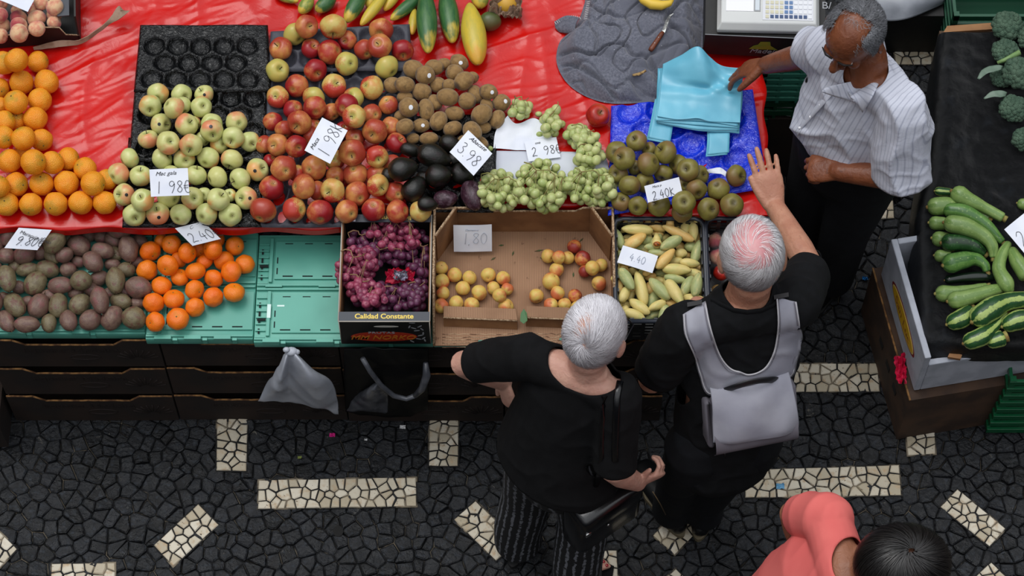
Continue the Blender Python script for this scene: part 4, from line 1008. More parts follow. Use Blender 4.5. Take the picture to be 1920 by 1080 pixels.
def bunch(label, group, cat, cx, cy, rx, ry, ang, n, hp, m, mstalk, br, seed, elong=1.15, base=None, stalk=True, hole=None, up=.05):
    rr = random.Random(seed); an = math.radians(ang); pts = []; tries = 0
    while len(pts) < n and tries < n*60:
        tries += 1; a, q = rr.uniform(0, 2*PI), math.sqrt(rr.random()); u, w = rx*q*math.cos(a), ry*q*math.sin(a)
        x, y = cx+u*math.cos(an)-w*math.sin(an), cy+u*math.sin(an)+w*math.cos(an)
        if hole and hole(x, y): continue
        if all(math.hypot(x-p[0], y-p[1]) > br*.72 for p in pts): pts.append((x, y))
    base = hp.base if base is None else base; hp.maxup = up
    c0 = P(cx, cy, base); r_ = thing('grape_bunch', c0, label, cat, group); pos = []
    me = None
    rr.shuffle(pts)
    for x, y in pts:
        b = br*rr.uniform(.86, 1.12); c, r = hp.place(x, y, b, base=base, sq=.9); pos.append(c)
        key = m.name
        if key not in GB_:
            V, Fc = berry_mesh(); o = part('berry', V, Fc, m, None); GB_[key] = o
        else:
            o = GB_[key].copy(); COL.objects.link(o)
        o.parent = r_; WORLD[o.name] = WORLD[r_.name]
        o.matrix_local = WORLD[r_.name].inverted() @ Matrix.Translation(c) @ axis_rot((rr.gauss(0,1), rr.gauss(0,1), rr.gauss(0,.5))) @ Matrix.Diagonal((r, r, r*elong, 1))
    if stalk and pos:
        top = sorted(pos, key=lambda p: -p.z)[:max(4, len(pos)//4)]
        ux = Vector((math.cos(an), -math.sin(an), 0)); s = pxm(cx, cy, base); zt = max(p.z for p in top)
        a, b = c0-ux*(rx/s*.75), c0+ux*(rx/s*.75); a.z = b.z = zt+.002
        line = [a.lerp(b, i/8)+Vector((.006*math.sin(i*1.7+seed), .008*math.cos(i*1.3+seed), .004*math.sin(i))) for i in range(9)]
        ms = [tube(line, [.0026-.0012*i/8 for i in range(9)], 6)]
        for p in top: 
            q = min(line, key=lambda w_: (w_-p).length); ms.append(tube([q, (q+p)/2+Vector((0,0,.006)), p+Vector((0,0,.006))], [.0014, .0011, .001], 5))
        part('stalk', *merge(*ms), mstalk, r_)
    return r_
hp = Heap(Z2+.018, .84, .05)
WGG = 'white grape bunches on the rear tier'
def g3(x, y): return 880+x/3.31, 150+y/3.31
for lb, x, y, rx, ry, an, n, sd_ in (
  ('small sprig of white grapes on the red sheet beside the kiwis', 315, 178, 58, 46, 10, 12, 1),
  ('white grape bunch at the right of the crumpled white paper', 520, 262, 84, 58, -65, 18, 2),
  ('white grape bunch below the single red apple', 705, 365, 108, 62, 25, 27, 3),
  ('short white grape bunch touching the russet apple heap', 742, 478, 84, 56, 5, 18, 4),
  ('pale white grape bunch beside the avocados', 190, 690, 140, 112, 10, 54, 5),
  ('greenest white grape bunch in the middle, behind the apricot box', 455, 655, 160, 150, 20, 72, 6),
  ('white grape bunch next to the front russet apples', 755, 665, 150, 118, 10, 60, 7)):
    X, Y = g3(x, y); bunch(lb, WGG, 'grapes', X, Y, rx/3.31, ry/3.31, an, n, hp, WG, RACH, 8.6, sd_, up=.05 if n < 40 else .085)
hp = Heap(Z1+.075, .80, .07)
def hole(x, y): return ((x-(620+380/3.556))/24)**2+((y-(370+470/3.556))/9)**2 < 1 or not (648 < x < 800) and y > 420 and x > 800
RGG = 'red grape bunches in the black box'
def g4(x, y): return 620+x/3.556, 370+y/3.556
for lb, x, y, rx, ry, an, n, sd_, m in (
  ('dark grape bunch lying deepest at the back left of the box', 225, 300, 120, 90, 0, 26, 11, DG), ('dark grape bunch at the middle of the black box', 370, 400, 130, 90, 0, 26, 12, DG), ('dark grape bunch at the back right corner of the box', 585, 380, 75, 170, 0, 30, 13, DG),
  ('dark grape bunch along the front of the box', 400, 665, 250, 85, 0, 62, 14, DG), ('dark grape bunch at the front right corner of the box', 570, 640, 85, 100, 0, 24, 15, DG),
  ('reddest grape bunch spread over the back rim of the box', 420, 235, 175, 105, 15, 62, 16, RG), ('red grape bunch spilling over the left side of the box', 175, 470, 120, 150, 20, 58, 17, RG), ('red grape bunch at the front left of the box', 240, 640, 130, 80, 20, 34, 18, RG)):
    X, Y = g4(x, y); bunch(lb, RGG, 'grapes', X, Y, rx/3.556, ry/3.556, an, n, hp, m, RACHB, 8.0, sd_, 1.06, up=.075 if m is RG else .05, hole=hole)
for k, (x, y) in enumerate(((918, 150+390/3.31+11), (1012, 252), (1010, 214))):
    c = P(x, y, Z2+.026)
    single('grape', *sphere(c, (.0125,.010,.010), 12, 8), WG, ('loose white grape on the torn paper near its left corner', 'loose white grape on the torn paper above the price card', 'loose white grape on the red sheet behind the paper')[k], 'grape')
foil = mat('silver_foil', (176,176,186), .25, (120,110,130), 30, Metallic=.7); PINKF = mat('crimson_wrapper', (186,30,60), .3, (150,20,50), 12, bump=.3)
cf = P(*g4(465, 530), Z1+.115)
single('wrapper', *crumple(cf, .046, .026, .022, 4, 16), PINKF, 'crumpled crimson wrapper lying on the red grapes', 'wrapper', smooth=False)
o = bpy.data.objects[-1] if False else None
c2 = P(*g4(468, 530), Z1+.132)
single('foil_scrap', *crumple(c2, .022, .016, .014, 9, 12), foil, 'crumpled silver foil on the crimson wrapper among grapes', 'foil', smooth=False)

# ---------------------------------------------------------------- price cards
GL = {'1': [[(.35,1),(.30,.5),(.25,0)]], '9': [[(.55,.85),(.35,1),(.12,.85),(.15,.62),(.38,.58),(.56,.8),(.50,.4),(.30,0)]], '8': [[(.55,.88),(.35,1),(.15,.82),(.35,.58),(.55,.3),(.35,.05),(.12,.22),(.3,.5),(.52,.75),(.55,.88)]],
      '3': [[(.12,.92),(.38,1),(.5,.82),(.28,.58),(.52,.4),(.48,.1),(.2,.02),(.05,.15)]], '2': [[(.1,.8),(.3,1),(.5,.85),(.4,.5),(.05,.02),(.3,.06),(.58,.02)]], '4': [[(.35,1),(.08,.4),(.55,.42)],[(.42,.7),(.38,0)]],
      '0': [[(.3,1),(.08,.7),(.1,.2),(.3,0),(.5,.3),(.52,.75),(.3,1)]], '.': [[(.1,.0),(.12,.05)]], ',': [[(.12,.06),(.06,-.12)]], 'e': [[(.55,.9),(.3,1),(.12,.6),(.2,.1),(.45,0),(.6,.1)],[(.0,.58),(.45,.62)],[(.0,.4),(.42,.42)]],
      'k': [[(.1,1),(.1,0)],[(.5,.8),(.12,.45),(.55,0)]], '~': [[(0,.3),(.3,.5),(.6,.3),(.9,.5),(1.2,.3)]]}
def price_card(label, q, zs, head, price, ink=INK, hx=.25, hy=.82, px=.15, py=.18, ps=.42, hs=.16, lw=.0009, sl=0):
    """q: image corners top-left, top-right, bottom-right, bottom-left as the writing reads; zs their heights"""
    A, B_, C_, D = [P(x, y, z) for (x, y), z in zip(q, zs)]
    C_ = B_+(D-A)
    ux, uy = (B_-A), (A-D); nn = ux.cross(uy).normalized(); w, h = ux.length, uy.length
    r_ = thing('price_card', (A+B_+C_+D)/4, label, 'price card', 'handwritten price cards')
    def fn(u, v):
        return D+ux*u+uy*v+nn*(.0022*math.sin(u*3.1)+.0015*nz(u*2, v*2, w*50))
    V, Fc = grid(8, 6, fn); k = len(V); V2 = V+[v-nn*.0008 for v in V]; F2 = Fc+[tuple(reversed([i+k for i in f])) for f in Fc]
    part('card', V2, F2, PAPER, r_)
    o0 = D+nn*.0034; X, Y = ux/w, uy/h; ms = []; cur = px*w; H_ = ps*h
    for chh in price:
        for st in GL.get(chh, []):
            pts = [o0+X*(cur+a*H_*.9+sl*b*H_)+Y*(py*h+b*H_) for a, b in st]
            if len(pts) > 2:
                pp = []
                for i in range(len(pts)-1):
                    p0, p1, p2, p3 = pts[max(i-1,0)], pts[i], pts[i+1], pts[min(i+2, len(pts)-1)]
                    for s in (0, .25, .5, .75): pp.append(.5*((2*p1)+(p2-p0)*s+(2*p0-5*p1+4*p2-p3)*s*s+(3*p1-p0-3*p2+p3)*s**3))
                pts = pp+[pts[-1]]
            ms.append(tube(pts, [(lw, .0004)]*len(pts), 5))
        cur += H_*(.30 if chh in '.,' else .42 if chh == '1' else .62)
    part('price_writing', *merge(*ms), ink, r_)
    if head: text('name_writing', head, ink, r_, o0+X*(hx*w)+Y*(hy*h), X, Y, hs*h, shear=.35, align='LEFT', ext=.0002, xs=1.1)
    return r_
z = ZT
price_card('white price card 9.80 standing in the passion fruit heap', [(35,427),(97,431),(74,467),(8,465)], [.80,.80,.765,.765], 'Maracuja Roxo', '9.80e', hx=.12, px=.2, hs=.2)
price_card('white price card 1.98 among the green apples', [(280,318),(352,315),(356,352),(283,369)], [z+.165,z+.165,z+.135,z+.135], 'Mac gala', '1 98e', hx=.15, hs=.2, ps=.44, py=.1, px=.14)
price_card('white price card 2.40 leaning over the mandarins', [(328,428),(381,415),(400,446),(361,461)], [Z1+.165,Z1+.165,Z1+.13,Z1+.13], 'Clem', '2.40e', hx=.4, hs=.18, ps=.46, py=.15, px=.12)
price_card('tilted white price card 1.98 on the red apples', [(571,282),(604,220),(653,245),(619,307)], [z+.150,z+.155,z+.150,z+.145], 'Maca', '1 98k', hx=.1, hy=.8, hs=.2, ps=.46, py=.15, px=.1)
price_card('diamond-turned white price card 3.98 above the avocados', [(878,244),(923,288),(889,328),(843,285)], [z+.11,z+.11,z+.115,z+.11], 'Abacate', '3.98', hx=.2, hy=.84, hs=.19, ps=.42, py=.2, px=.12)
price_card('white price card 2.98 lying behind the white grapes', [(983,265),(1043,257),(1052,290),(991,303)], [z-.01,z-.01,z-.015,z-.015], 'uva', '2 98e', hx=.3, hs=.16, ps=.42, py=.2)
price_card('white price card 2.40 in the russet apples', [(1208,349),(1273,332),(1281,362),(1215,380)], [z+.12,z+.12,z+.10,z+.10], 'Maca p', '2.40k', hx=.2, hs=.18, ps=.5, py=.05)
price_card('white price card 1.80 in faint pencil in the apricot box', [(850,422),(922,421),(923,466),(851,472)], [Z1+.125,Z1+.125,Z1+.03,Z1+.03], 'Damasco', '1,80', PENCIL, hx=.3, hs=.1, ps=.42, py=.3, px=.22)
price_card('white price card with faint 4.40 on the banana passion fruit', [(1168,460),(1234,480),(1223,515),(1157,492)], [Z1+.155,Z1+.155,Z1+.15,Z1+.15], '', '4.40', PENCIL, ps=.4, py=.3, px=.28)
price_card('white price card at the top left edge on the peaches', [(8,-28),(66,-4),(45,20),(-6,-2)], [Z2+.155]*4, '', '~', ps=.3)

# ---------------------------------------------------------------- papers under the grapes
def catmull(p0, p1, p2, p3, s): return .5*((2*p1)+(p2-p0)*s+(2*p0-5*p1+4*p2-p3)*s*s+(3*p1-p0-3*p2+p3)*s**3)
def patch(rows, nu=24, nv=24, wob=0, ws=20, seed=0, pix=True):
    """smooth sheet through rows of control points (image x, image y, height)"""
    C_ = [[P(*c) if pix else Vector(c) for c in r] for r in rows]; nr, nc = len(C_), len(C_[0])
    def at(ln, t):
        n = len(ln)-1; t = min(t*n, n-1e-6); i = int(t); return catmull(ln[max(i-1,0)], ln[i], ln[i+1], ln[min(i+2, n)], t-i)
    def fn(u, v):
        p = at([at(r, u) for r in C_], v)
        if wob: p = p+Vector((0,0,wob*nz(p.x*ws, p.y*ws, seed)))
        return p
    return grid(nu, nv, fn)
def solid(o, th, off=0):
    m = o.modifiers.new('thickness', 'SOLIDIFY'); m.thickness = th; m.offset = off; return o
zp = Z2+.020
SHEETP = mat('grey_white_board', (206,210,220), .7, (196,200,212), 6)
solid(single('cardboard_sheet', *patch([[(930,283,zp),(1010,284,zp),(1090,285,zp),(1135,287,zp)],[(930,340,zp),(1010,340,zp),(1080,345,zp),(1148,345,zp)]], 12, 8, .002), SHEETP, 'flat grey-white board under the white grapes', 'board'), .002)
solid(single('torn_paper', *patch([[(952,216,zp+.05),(968,232,zp+.022),(1000,222,zp+.010),(1030,238,zp+.008)],[(930,245,zp+.020),(958,250,zp+.012),(990,246,zp+.008),(1036,256,zp+.006)],[(925,278,zp+.008),(950,280,zp+.005),(990,282,zp+.004),(1000,285,zp+.004)]], 26, 20, .005, 30, 2), PAPER, 'crumpled torn white paper between the kiwis and grapes', 'paper', smooth=False), .0008)
solid(single('torn_paper', *patch([[(1325,318,z+.06),(1350,314,z+.055),(1362,322,z+.05)],[(1330,325,z+.045),(1350,326,z+.055),(1360,331,z+.05)]], 8, 6, .004, 60, 2), PAPER, 'small folded white paper scrap behind the russet apples', 'paper', smooth=False), .0008)

# ---------------------------------------------------------------- grey blanket with the knife and a banana
t = NT('grey_wool'); v = t.coord()
c = t.mix(t.step(t.noise(v, 140, 4, .7), .35, .65), (84,86,98), (112,114,126)); c = t.mix(t.step(t.noise(v, 9, 3), .4, .7), c, (92,94,106)); c = t.mix(t.step(t.noise(v, 90, 2), .73, .76), c, (190,190,196))
WOOL = t.done(c, .95, t.bump(t.noise(v, 260, 4, .7), .5, .003), Sheen_Weight=.3)
out_ = [(1325,-60),(1322,20),(1316,92),(1290,122),(1262,182),(1215,189),(1150,192),(1102,180),(1064,154),(1044,116),(1050,76),(1078,48),(1096,4),(1108,-60),(1200,-90)]
cxy = P(1188, 66, Z2); ol = [P(x, y, Z2+.02) for x, y in out_]; NB = len(ol)
def blank(u, v):
    a = u*NB; i = int(a) % NB; e = catmull(ol[(i-1) % NB], ol[i], ol[(i+1) % NB], ol[(i+2) % NB], a-int(a)); rho = v
    p = cxy.lerp(Vector((e.x, e.y, Z2)), rho)
    w1 = .8*nz(p.x*7, p.y*7, 1.3); n1 = nz(p.x*6.5+w1, p.y*6.5-w1, 4.4); n2 = nz(p.x*13+w1*2, p.y*11+w1, 8.1); ang_ = math.atan2(p.y-cxy.y, p.x-cxy.x)
    rim = math.sin(rho*17+1.6*math.sin(ang_*2+1)+2*w1)
    h = .070*(1-rho**5)+.016*n1+.008*n2+.010*max(-.4, rim)*(rho > .25)*min(1, (rho-.25)*4)
    h -= .026*math.exp(-(n1/.055)**2)*min(1, rho*2)+.012*math.exp(-((n2)/.06)**2)
    h = max(.004, h*(1 if rho < .97 else (1-rho)/.03))
    return Vector((p.x, p.y, Z2+.008+h))
single('blanket', *grid(300, 120, blank), WOOL, 'bunched grey wool blanket on the red sheet behind the carrier bags', 'blanket')
bo = bpy.data.objects['blanket']
solid(single('blanket_corner', *patch([[(1040,40,Z2+.03),(1062,30,Z2+.05),(1086,34,Z2+.055)],[(1042,52,Z2+.02),(1066,52,Z2+.04),(1078,54,Z2+.05)],[(1050,60,Z2+.012),(1070,62,Z2+.03),(1092,66,Z2+.06)]], 14, 10, .003), WOOL, 'stitched grey corner of the blanket sticking out left', 'blanket'), .006)
STW = mat('white_stitch', (206,206,206), .8); st_ = []
for k in range(14):
    t_ = k/13; p = P(1040+46*t_, 41-12*math.sin(t_*2.2), Z2+.034+.022*t_); st_.append(tube([p, p+Vector((.006, -.010, -.001))], .0011, 5))
for k in range(10):
    p = P(1101+6*k/10, 34-3.5*k, Z2+.092); st_.append(tube([p, p+Vector((-.012, -.004, 0))], .0012, 5))
bco = bpy.data.objects['blanket_corner']
part('stitching', *merge(*st_), STW, bco)
kz = Z2+.094
kn = thing('knife', P(1240, 62, kz), 'small knife with brown wooden handle and curved blade on the blanket', 'knife')
h0, h1 = P(1219, 95, kz), P(1243, 60, kz+.004); d = (h1-h0).normalized(); s = Vector((0,0,1)).cross(d)
part('handle', *tube([h0, h0.lerp(h1, .12), h0.lerp(h1, .5), h0.lerp(h1, .85), h1], [(.0075,.006),(.0095,.008),(.0085,.008),(.0085,.008),(.006,.005)], 12), mat('brown_wood_handle', (112,58,34), .45, (88,42,26), 30), kn)
rv = [sphere(h0.lerp(h1, t_)+Vector((0,0,.0078)), (.002,.002,.001), 8, 5) for t_ in (.35, .65)]
for q in rv: part('rivet', *q, mat('rivet_steel', (200,200,200), .3, Metallic=1), kn)
bl = [h1, P(1247,50,kz+.008), P(1251,38,kz+.010), P(1256,29,kz+.011), P(1263,25,kz+.012)]
bw = [.007, .007, .006, .004, .0008]; V = []; 
for p, w_ in zip(bl, bw): V += [p-s*w_, p+s*w_*.7]
part('blade', V+[q-Vector((0,0,.0012)) for q in V], [(2*i,2*i+1,2*i+3,2*i+2) for i in range(4)]+[(10+2*i,12+2*i,13+2*i,11+2*i) for i in range(4)], mat('dull_blade', (150,152,150), .35, (70,70,70), 60, 3, Metallic=.8), kn, smooth=False)
BAN = skin('banana_peel', (232,196,70), (222,184,66), (170,140,50), 4, .5, 12, .05)
bp_ = [P(x, y, kz+.015) for x, y in ((1192,-14),(1206,0),(1222,8),(1240,10),(1256,6),(1262,0))]
bn = single('banana', *tube(bp_, [.007,.015,.018,.017,.011,.004], 10), BAN, 'ripe yellow banana on the blanket at the top edge', 'banana')
single('wood_chip', *tube([P(1186,141,Z2+.06), P(1198,139,Z2+.062), P(1211,132,Z2+.064)], [(.004,.003),(.006,.004),(.005,.003)], 7), mat('chip_wood', (170,140,90), .8, (96,70,40), 90, 3), 'small piece of split cane tucked in a blanket fold', 'wood chip', smooth=False)

# ---------------------------------------------------------------- blue carrier bags
t = NT('blue_bag_plastic'); v = t.coord()
c = t.mix(t.step(t.noise(v, 8, 3), .35, .7), (112,188,212), (96,172,198))
BAG = t.done(c, .3, t.bump(t.noise(v, 30, 4, .6, .8), .12, .004), Specular_IOR_Level=.5)
BAGE = mat('bag_edge_line', (52,116,140), .5)
zb = z+.012
BGG = 'light blue carrier bags stacked on the blue tray'
for k in range(5):
    o_ = 5-k; zz = zb+.005*k; j = [R.uniform(-3, 3) for _ in range(8)]
    q = [[(1236+j[0],128,zz+.004),(1310,130,zz+.004),(1390+j[1],146,zz+.004)],[(1234+j[2],180,zz),(1310,184,zz+.001),(1390+j[3],192,zz)],[(1229+j[4],224+o_*1.5,zz),(1310+j[5],228+o_*3+6*math.sin(k),zz+.004),(1385+j[6],233+o_*3.5,zz)]]
    V, Fc = patch(q, 20, 12, .002, 18, k)
    solid(single('carrier_bag', V, Fc, BAG, 'light blue carrier bag, %s sheet of the stack below the lifted one' % ['fifth (lowest)', 'fourth', 'third', 'second', 'first'][k], 'carrier bag', BGG), .0012)
for k, (q, lb) in enumerate((([[(1230,186,zb-.004),(1264,192,zb-.004)],[(1222,226,zb-.005),(1262,230,zb-.005)],[(1214,262,zb-.008),(1256,270,zb-.008)]], 'left'), ([[(1327,226,zb-.004),(1368,230,zb-.004)],[(1328,262,zb-.004),(1367,262,zb-.004)],[(1325,294,zb-.006),(1366,290,zb-.006)]], 'right'))):
    for i in range(2):
        V, Fc = patch([[(x+i*3-2, y-i*4, z_+.003*i) for x, y, z_ in r_] for r_ in q], 6, 12, .002, 30, k+i)
        solid(single('bag_handle', V, Fc, BAG, 'light blue %s carrier bag handle strip, %s of the pair, on the blue tray' % (lb, 'lower' if i == 0 else 'upper'), 'bag handle', 'carrier bag handles'), .0012)
zt = zb+.028
lift = [[(1243,120,zt+.015),(1276,104,zt+.045),(1308,87,zt+.085),(1330,106,zt+.060),(1356,124,zt+.035),(1404,128,zt+.050)],
        [(1242,130,zt+.012),(1282,122,zt+.050),(1316,116,zt+.072),(1340,132,zt+.040),(1364,140,zt+.022),(1400,136,zt+.046)],
        [(1240,142,zt+.006),(1285,146,zt+.028),(1322,152,zt+.034),(1346,156,zt+.010),(1368,156,zt+.030),(1392,150,zt+.030)],
        [(1239,158,zt+.004),(1285,161,zt+.010),(1322,166,zt+.004),(1346,167,zt+.022),(1368,167,zt+.006),(1391,163,zt+.010)],
        [(1238,172,zt+.008),(1285,176,zt+.010),(1322,179,zt+.012),(1346,180,zt+.010),(1368,181,zt+.010),(1390,180,zt+.008)],
        [(1236,190,zt),(1285,194,zt+.001),(1322,198,zt+.003),(1346,200,zt),(1368,202,zt),(1389,202,zt)],
        [(1232,218,zt-.002),(1270,224,zt-.001),(1308,222,zt+.006),(1330,228,zt),(1362,229,zt-.002),(1388,230,zt-.002)]]
solid(single('carrier_bag', *patch(lift, 60, 60, .0016, 26, 5), BAG, 'topmost light blue carrier bag, its back edge lifted by the vendor', 'carrier bag', BGG), .0012)

# ---------------------------------------------------------------- weighing scale on its black box
zs_ = .95
q = [P(1322, 64, zs_), P(1548, 74, zs_)]; zlo = .83
bxo = thing('cardboard_box', (q[0]+q[1])/2-Vector((0,0,zs_-zlo)), 'black printed cardboard box under the white weighing scale', 'cardboard box')
bd = Vector((-(q[1]-q[0]).y, (q[1]-q[0]).x, 0)).normalized(); bxx = (q[1]-q[0]).normalized()
top = [q[0], q[1], q[1]+bd*.32, q[0]+bd*.32]
part('body', *slab([p-Vector((0,0,zs_-zlo)) for p in top], (0,0,1), zs_-zlo), BLACKCARD, bxo, smooth=False)
part('cut_edge', *tube([q[0]+Vector((0,-.001,0)), q[1]+Vector((0,-.001,0))], .0016, 5), mat('worn_white_edge', (150,152,156), .7), bxo)
def on_front(px_, dz): t_ = (P(px_, 74, zs_).x-q[0].x)/(q[1]-q[0]).x; return q[0].lerp(q[1], t_)-bd*.0012-Vector((0,0,dz))
hill = [on_front(1408, .075), on_front(1416, .055), on_front(1424, .048), on_front(1428, .030), on_front(1446, .028), on_front(1448, .052), on_front(1462, .075)]
part('hill_print', *slab(hill, -bd, .0004), mat('lime_print', (120,140,36), .6, (150,140,40), 40), bxo, smooth=False)
text('lettering', 'Madeira', GREYINK, bxo, on_front(1440, .088), bxx, (0,0,1), .034, shear=.3)
text('lettering', 'B/', GREYINK, bxo, P(1552, 11, zs_)+Vector((-.004,0,.0005)), bxx, bd, .04)
SCW = mat('scale_white', (206,208,206), .4, (196,198,198), 4); SCG = mat('scale_grey', (150,152,154), .4)
sc_ = thing('weighing_scale', P(1438, 40, zs_), 'white electronic weighing scale with keypad and blank display label', 'weighing scale')
sA, sB = P(1344, 62, zs_), P(1534, 66, zs_); sd2 = .30; hz = .045
def sq_(a, b, zz): return (sA+(sB-sA)*a+bd*(b*sd2)).to_tuple()[:2]+(zs_+zz,)
V = [Vector(sq_(*p)) for p in ((0,0,.002),(1,0,.002),(1,1,.002),(0,1,.002),(-.004,-.01,.022),(1.004,-.01,.022),(1.004,1,.03),(-.004,1,.03),(.035,.05,hz),(.965,.05,hz),(.965,.98,hz+.02),(.035,.98,hz+.02))]
Fb = [(3,2,1,0)]+[(a, (a+1) % 4+0, (a+1) % 4+4, a+4) for a in range(4)]+[(4+a, 4+(a+1) % 4, 8+(a+1) % 4, 8+a) for a in range(4)]+[(8,9,10,11)]
part('body', V, Fb, SCW, sc_, smooth=False, bevel=.004)
def onsc(px_, py_, lift_=.001):
    a = (px_-1352)/(1527-1352); b = (58-py_)/150+.045; zz = hz+.02*(b-.05)/.93; p = Vector(sq_(.035+.93*a, b, zz+lift_)); return p
def plate(x0, y0, x1, y1, m, nm, th_=.0012, lf_=.0004):
    return part(nm, *slab([onsc(x0, y1, lf_), onsc(x1, y1, lf_), onsc(x1, y0, lf_), onsc(x0, y0, lf_)], (0,0,1), th_), m, sc_, smooth=False)
plate(1360, 10, 1411, 36, mat('blank_label', (240,240,244), .5), 'display_label')
plate(1412, 11, 1424, 36, SCG, 'printer_slot'); plate(1414, 14, 1422, 34, mat('slot_window', (206,214,220), .15), 'slot_window', .0022)
plate(1428, 1, 1522, 52, mat('keypad_panel', (214,216,222), .4), 'keypad')
KB, KW, KC = mat('blue_key', (92,124,168), .4), mat('white_key', (226,228,232), .4), mat('cream_key', (206,202,176), .4)
KD = mat('dark_key', (58,80,120), .4)
for r0 in range(5):
    for c0 in range(10):
        x, y = 1433+c0*8.8, 6+r0*9.0
        m = KD if r0 == 4 and 0 < c0 < 9 else (KC if c0 < 4 else KB if c0 < 6 else KW)
        p = onsc(x+3.5, y+3.5, .0016); k_ = part('key', *obox(p, bxx, bd, Vector((0,0,1)), .0058, .0064, .0016), m, sc_, smooth=False)
        if m is KW and False: pass

# crates, carrier bags and foam in the dark gap beside the table
def crate_ribs(name, label, x0, x1, y0, y1, z0, z1, m, nr=6, taper=0.0, group='green crates'):
    r_ = thing(name, ((x0+x1)/2, (y0+y1)/2, z0), label, 'crate', group); n = nr
    def ring(za, zb_, k):
        e = taper*(z1-za)/(z1-z0); return [box((x0-e, y0-e, za), (x1+e, y0-e+.012, zb_)), box((x0-e, y1+e-.012, za), (x1+e, y1+e, zb_)), box((x0-e, y0-e+.012, za), (x0-e+.012, y1+e-.012, zb_)), box((x1+e-.012, y0-e+.012, za), (x1+e, y1+e-.012, zb_))]
    st = (z1-z0)/n
    for k in range(n):
        za = z0+k*st; part('slat_ring', *merge(*ring(za+st*.35, za+st*.9, k)), m, r_, smooth=False, bevel=.001)
    for xx in (x0, x1-.02):
        for yy in (y0, y1-.02): part('corner_post', *box((xx, yy, z0), (xx+.02, yy+.02, z1)), m, r_, smooth=False)
    for xx in (x0+(x1-x0)*.33, x0+(x1-x0)*.66): part('upright', *box((xx-.006, y0+.001, z0), (xx+.006, y0+.009, z1)), m, r_, smooth=False)
    part('bottom', *box((x0+.012, y0+.012, z0), (x1-.012, y1-.012, z0+.01)), m, r_, smooth=False)
    return r_
c0 = P(1336, 128, .78); c1 = P(1446, 128, .78)
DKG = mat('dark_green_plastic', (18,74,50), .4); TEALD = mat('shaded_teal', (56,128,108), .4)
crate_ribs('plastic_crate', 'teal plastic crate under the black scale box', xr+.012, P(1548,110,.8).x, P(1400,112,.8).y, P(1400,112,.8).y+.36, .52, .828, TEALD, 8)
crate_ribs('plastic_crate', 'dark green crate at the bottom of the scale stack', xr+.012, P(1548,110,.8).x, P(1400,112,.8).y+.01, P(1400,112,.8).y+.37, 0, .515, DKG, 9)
a, b = P(1441, 200, .42), P(1520, 140, .42)
shelf = single('cardboard_box', *box((a.x, a.y-.04, 0), (b.x+.03, b.y+.02, .40)), TRAYCARD, 'low brown box carrying spare blue bags behind the stall', 'cardboard box', smooth=False)
for k in range(6):
    zz = .405+.006*k; j = R.uniform(-3, 3)
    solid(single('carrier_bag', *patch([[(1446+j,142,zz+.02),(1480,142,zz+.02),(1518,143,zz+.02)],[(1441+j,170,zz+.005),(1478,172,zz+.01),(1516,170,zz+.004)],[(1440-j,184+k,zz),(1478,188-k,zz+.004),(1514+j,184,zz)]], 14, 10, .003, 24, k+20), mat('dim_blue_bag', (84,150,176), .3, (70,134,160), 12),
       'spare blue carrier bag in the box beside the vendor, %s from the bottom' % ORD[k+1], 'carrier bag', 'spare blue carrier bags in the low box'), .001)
solid(single('foam_sheet', *patch([[(1455,196,.41),(1480,192,.415),(1505,190,.41)],[(1452,208,.40),(1480,212,.41),(1506,214,.40)],[(1462,216,.38),(1484,222,.39),(1508,224,.385)]], 12, 8, .006, 30, 1), mat('white_foam', (196,202,198), .7, (170,178,176), 50, 2, bump=.3), 'crumpled white foam sheet beside the spare blue bags', 'foam'), .004)
# ---------------------------------------------------------------- the next stall at the right: black mesh over boxes
t = NT('black_shade_net'); v = t.coord()
w1 = t.wave(v, 320, .5, 1, 1, 'X'); w2 = t.wave(v, 320, .5, 1, 1, 'Y'); gl_ = t.step(t.noise(v, 9, 3, .6), .56, .74)
c = t.mix(t.math('MULTIPLY', gl_, t.step(w1, .6, .9)), (12,13,15), (44,50,58))
NET = t.done(c, .34, t.bump(t.math('ADD', w1, w2), .5, .0015, t.bump(t.noise(v, 16, 4), .5, .02)), Specular_IOR_Level=.5)
ZR = .60
rows = [[(1756,84,.30),(1768,62,.61),(1840,62,.63),(1990,55,.63)], [(1742,150,.30),(1760,120,.61),(1840,130,.62),(1990,130,.63)], [(1728,240,.32),(1754,205,.61),(1840,205,.625),(1990,205,.63)],
        [(1716,350,.34),(1746,325,.60),(1840,325,.60),(1990,320,.62)], [(1704,440,.40),(1728,425,.60),(1840,430,.60),(1990,430,.60)], [(1706,545,.46),(1736,540,.60),(1840,545,.59),(1990,545,.60)],
        [(1722,640,.50),(1744,625,.60),(1840,638,.60),(1990,635,.60)], [(1736,705,.44),(1754,672,.52),(1840,678,.50),(1990,674,.50)]]
V, Fc = patch(rows, 110, 150, 0)
V = [v_+Vector((0, 0, (.004*fold(v_.x, v_.y, 9, 3)+.003*nz(v_.x*30, v_.y*30, 1)))) for v_ in V]
solid(single('shade_net', V, Fc, NET, 'black woven shade net covering the right-hand stall', 'net'), .003)
SB = Vector((.975, -.21, 0)).normalized(); SBY = Vector((.21, .975, 0)).normalized()
def yawbox(c, w, d, z0, z1):
    p = [c, c+SB*w, c+SB*w+SBY*d, c+SBY*d]; return slab([Vector((q.x, q.y, z0)) for q in p], (0,0,1), z1-z0)
FOAM = mat('polystyrene', (178,182,192), .7, (160,164,174), 14, 3, bump=.1)
fl_ = P(1714, 731, .34); bk = P(1652, 512, .34); SBY = (bk-fl_); SBY.z = 0; dlen = SBY.length; SBY.normalize(); SB = Vector((SBY.y, -SBY.x, 0))
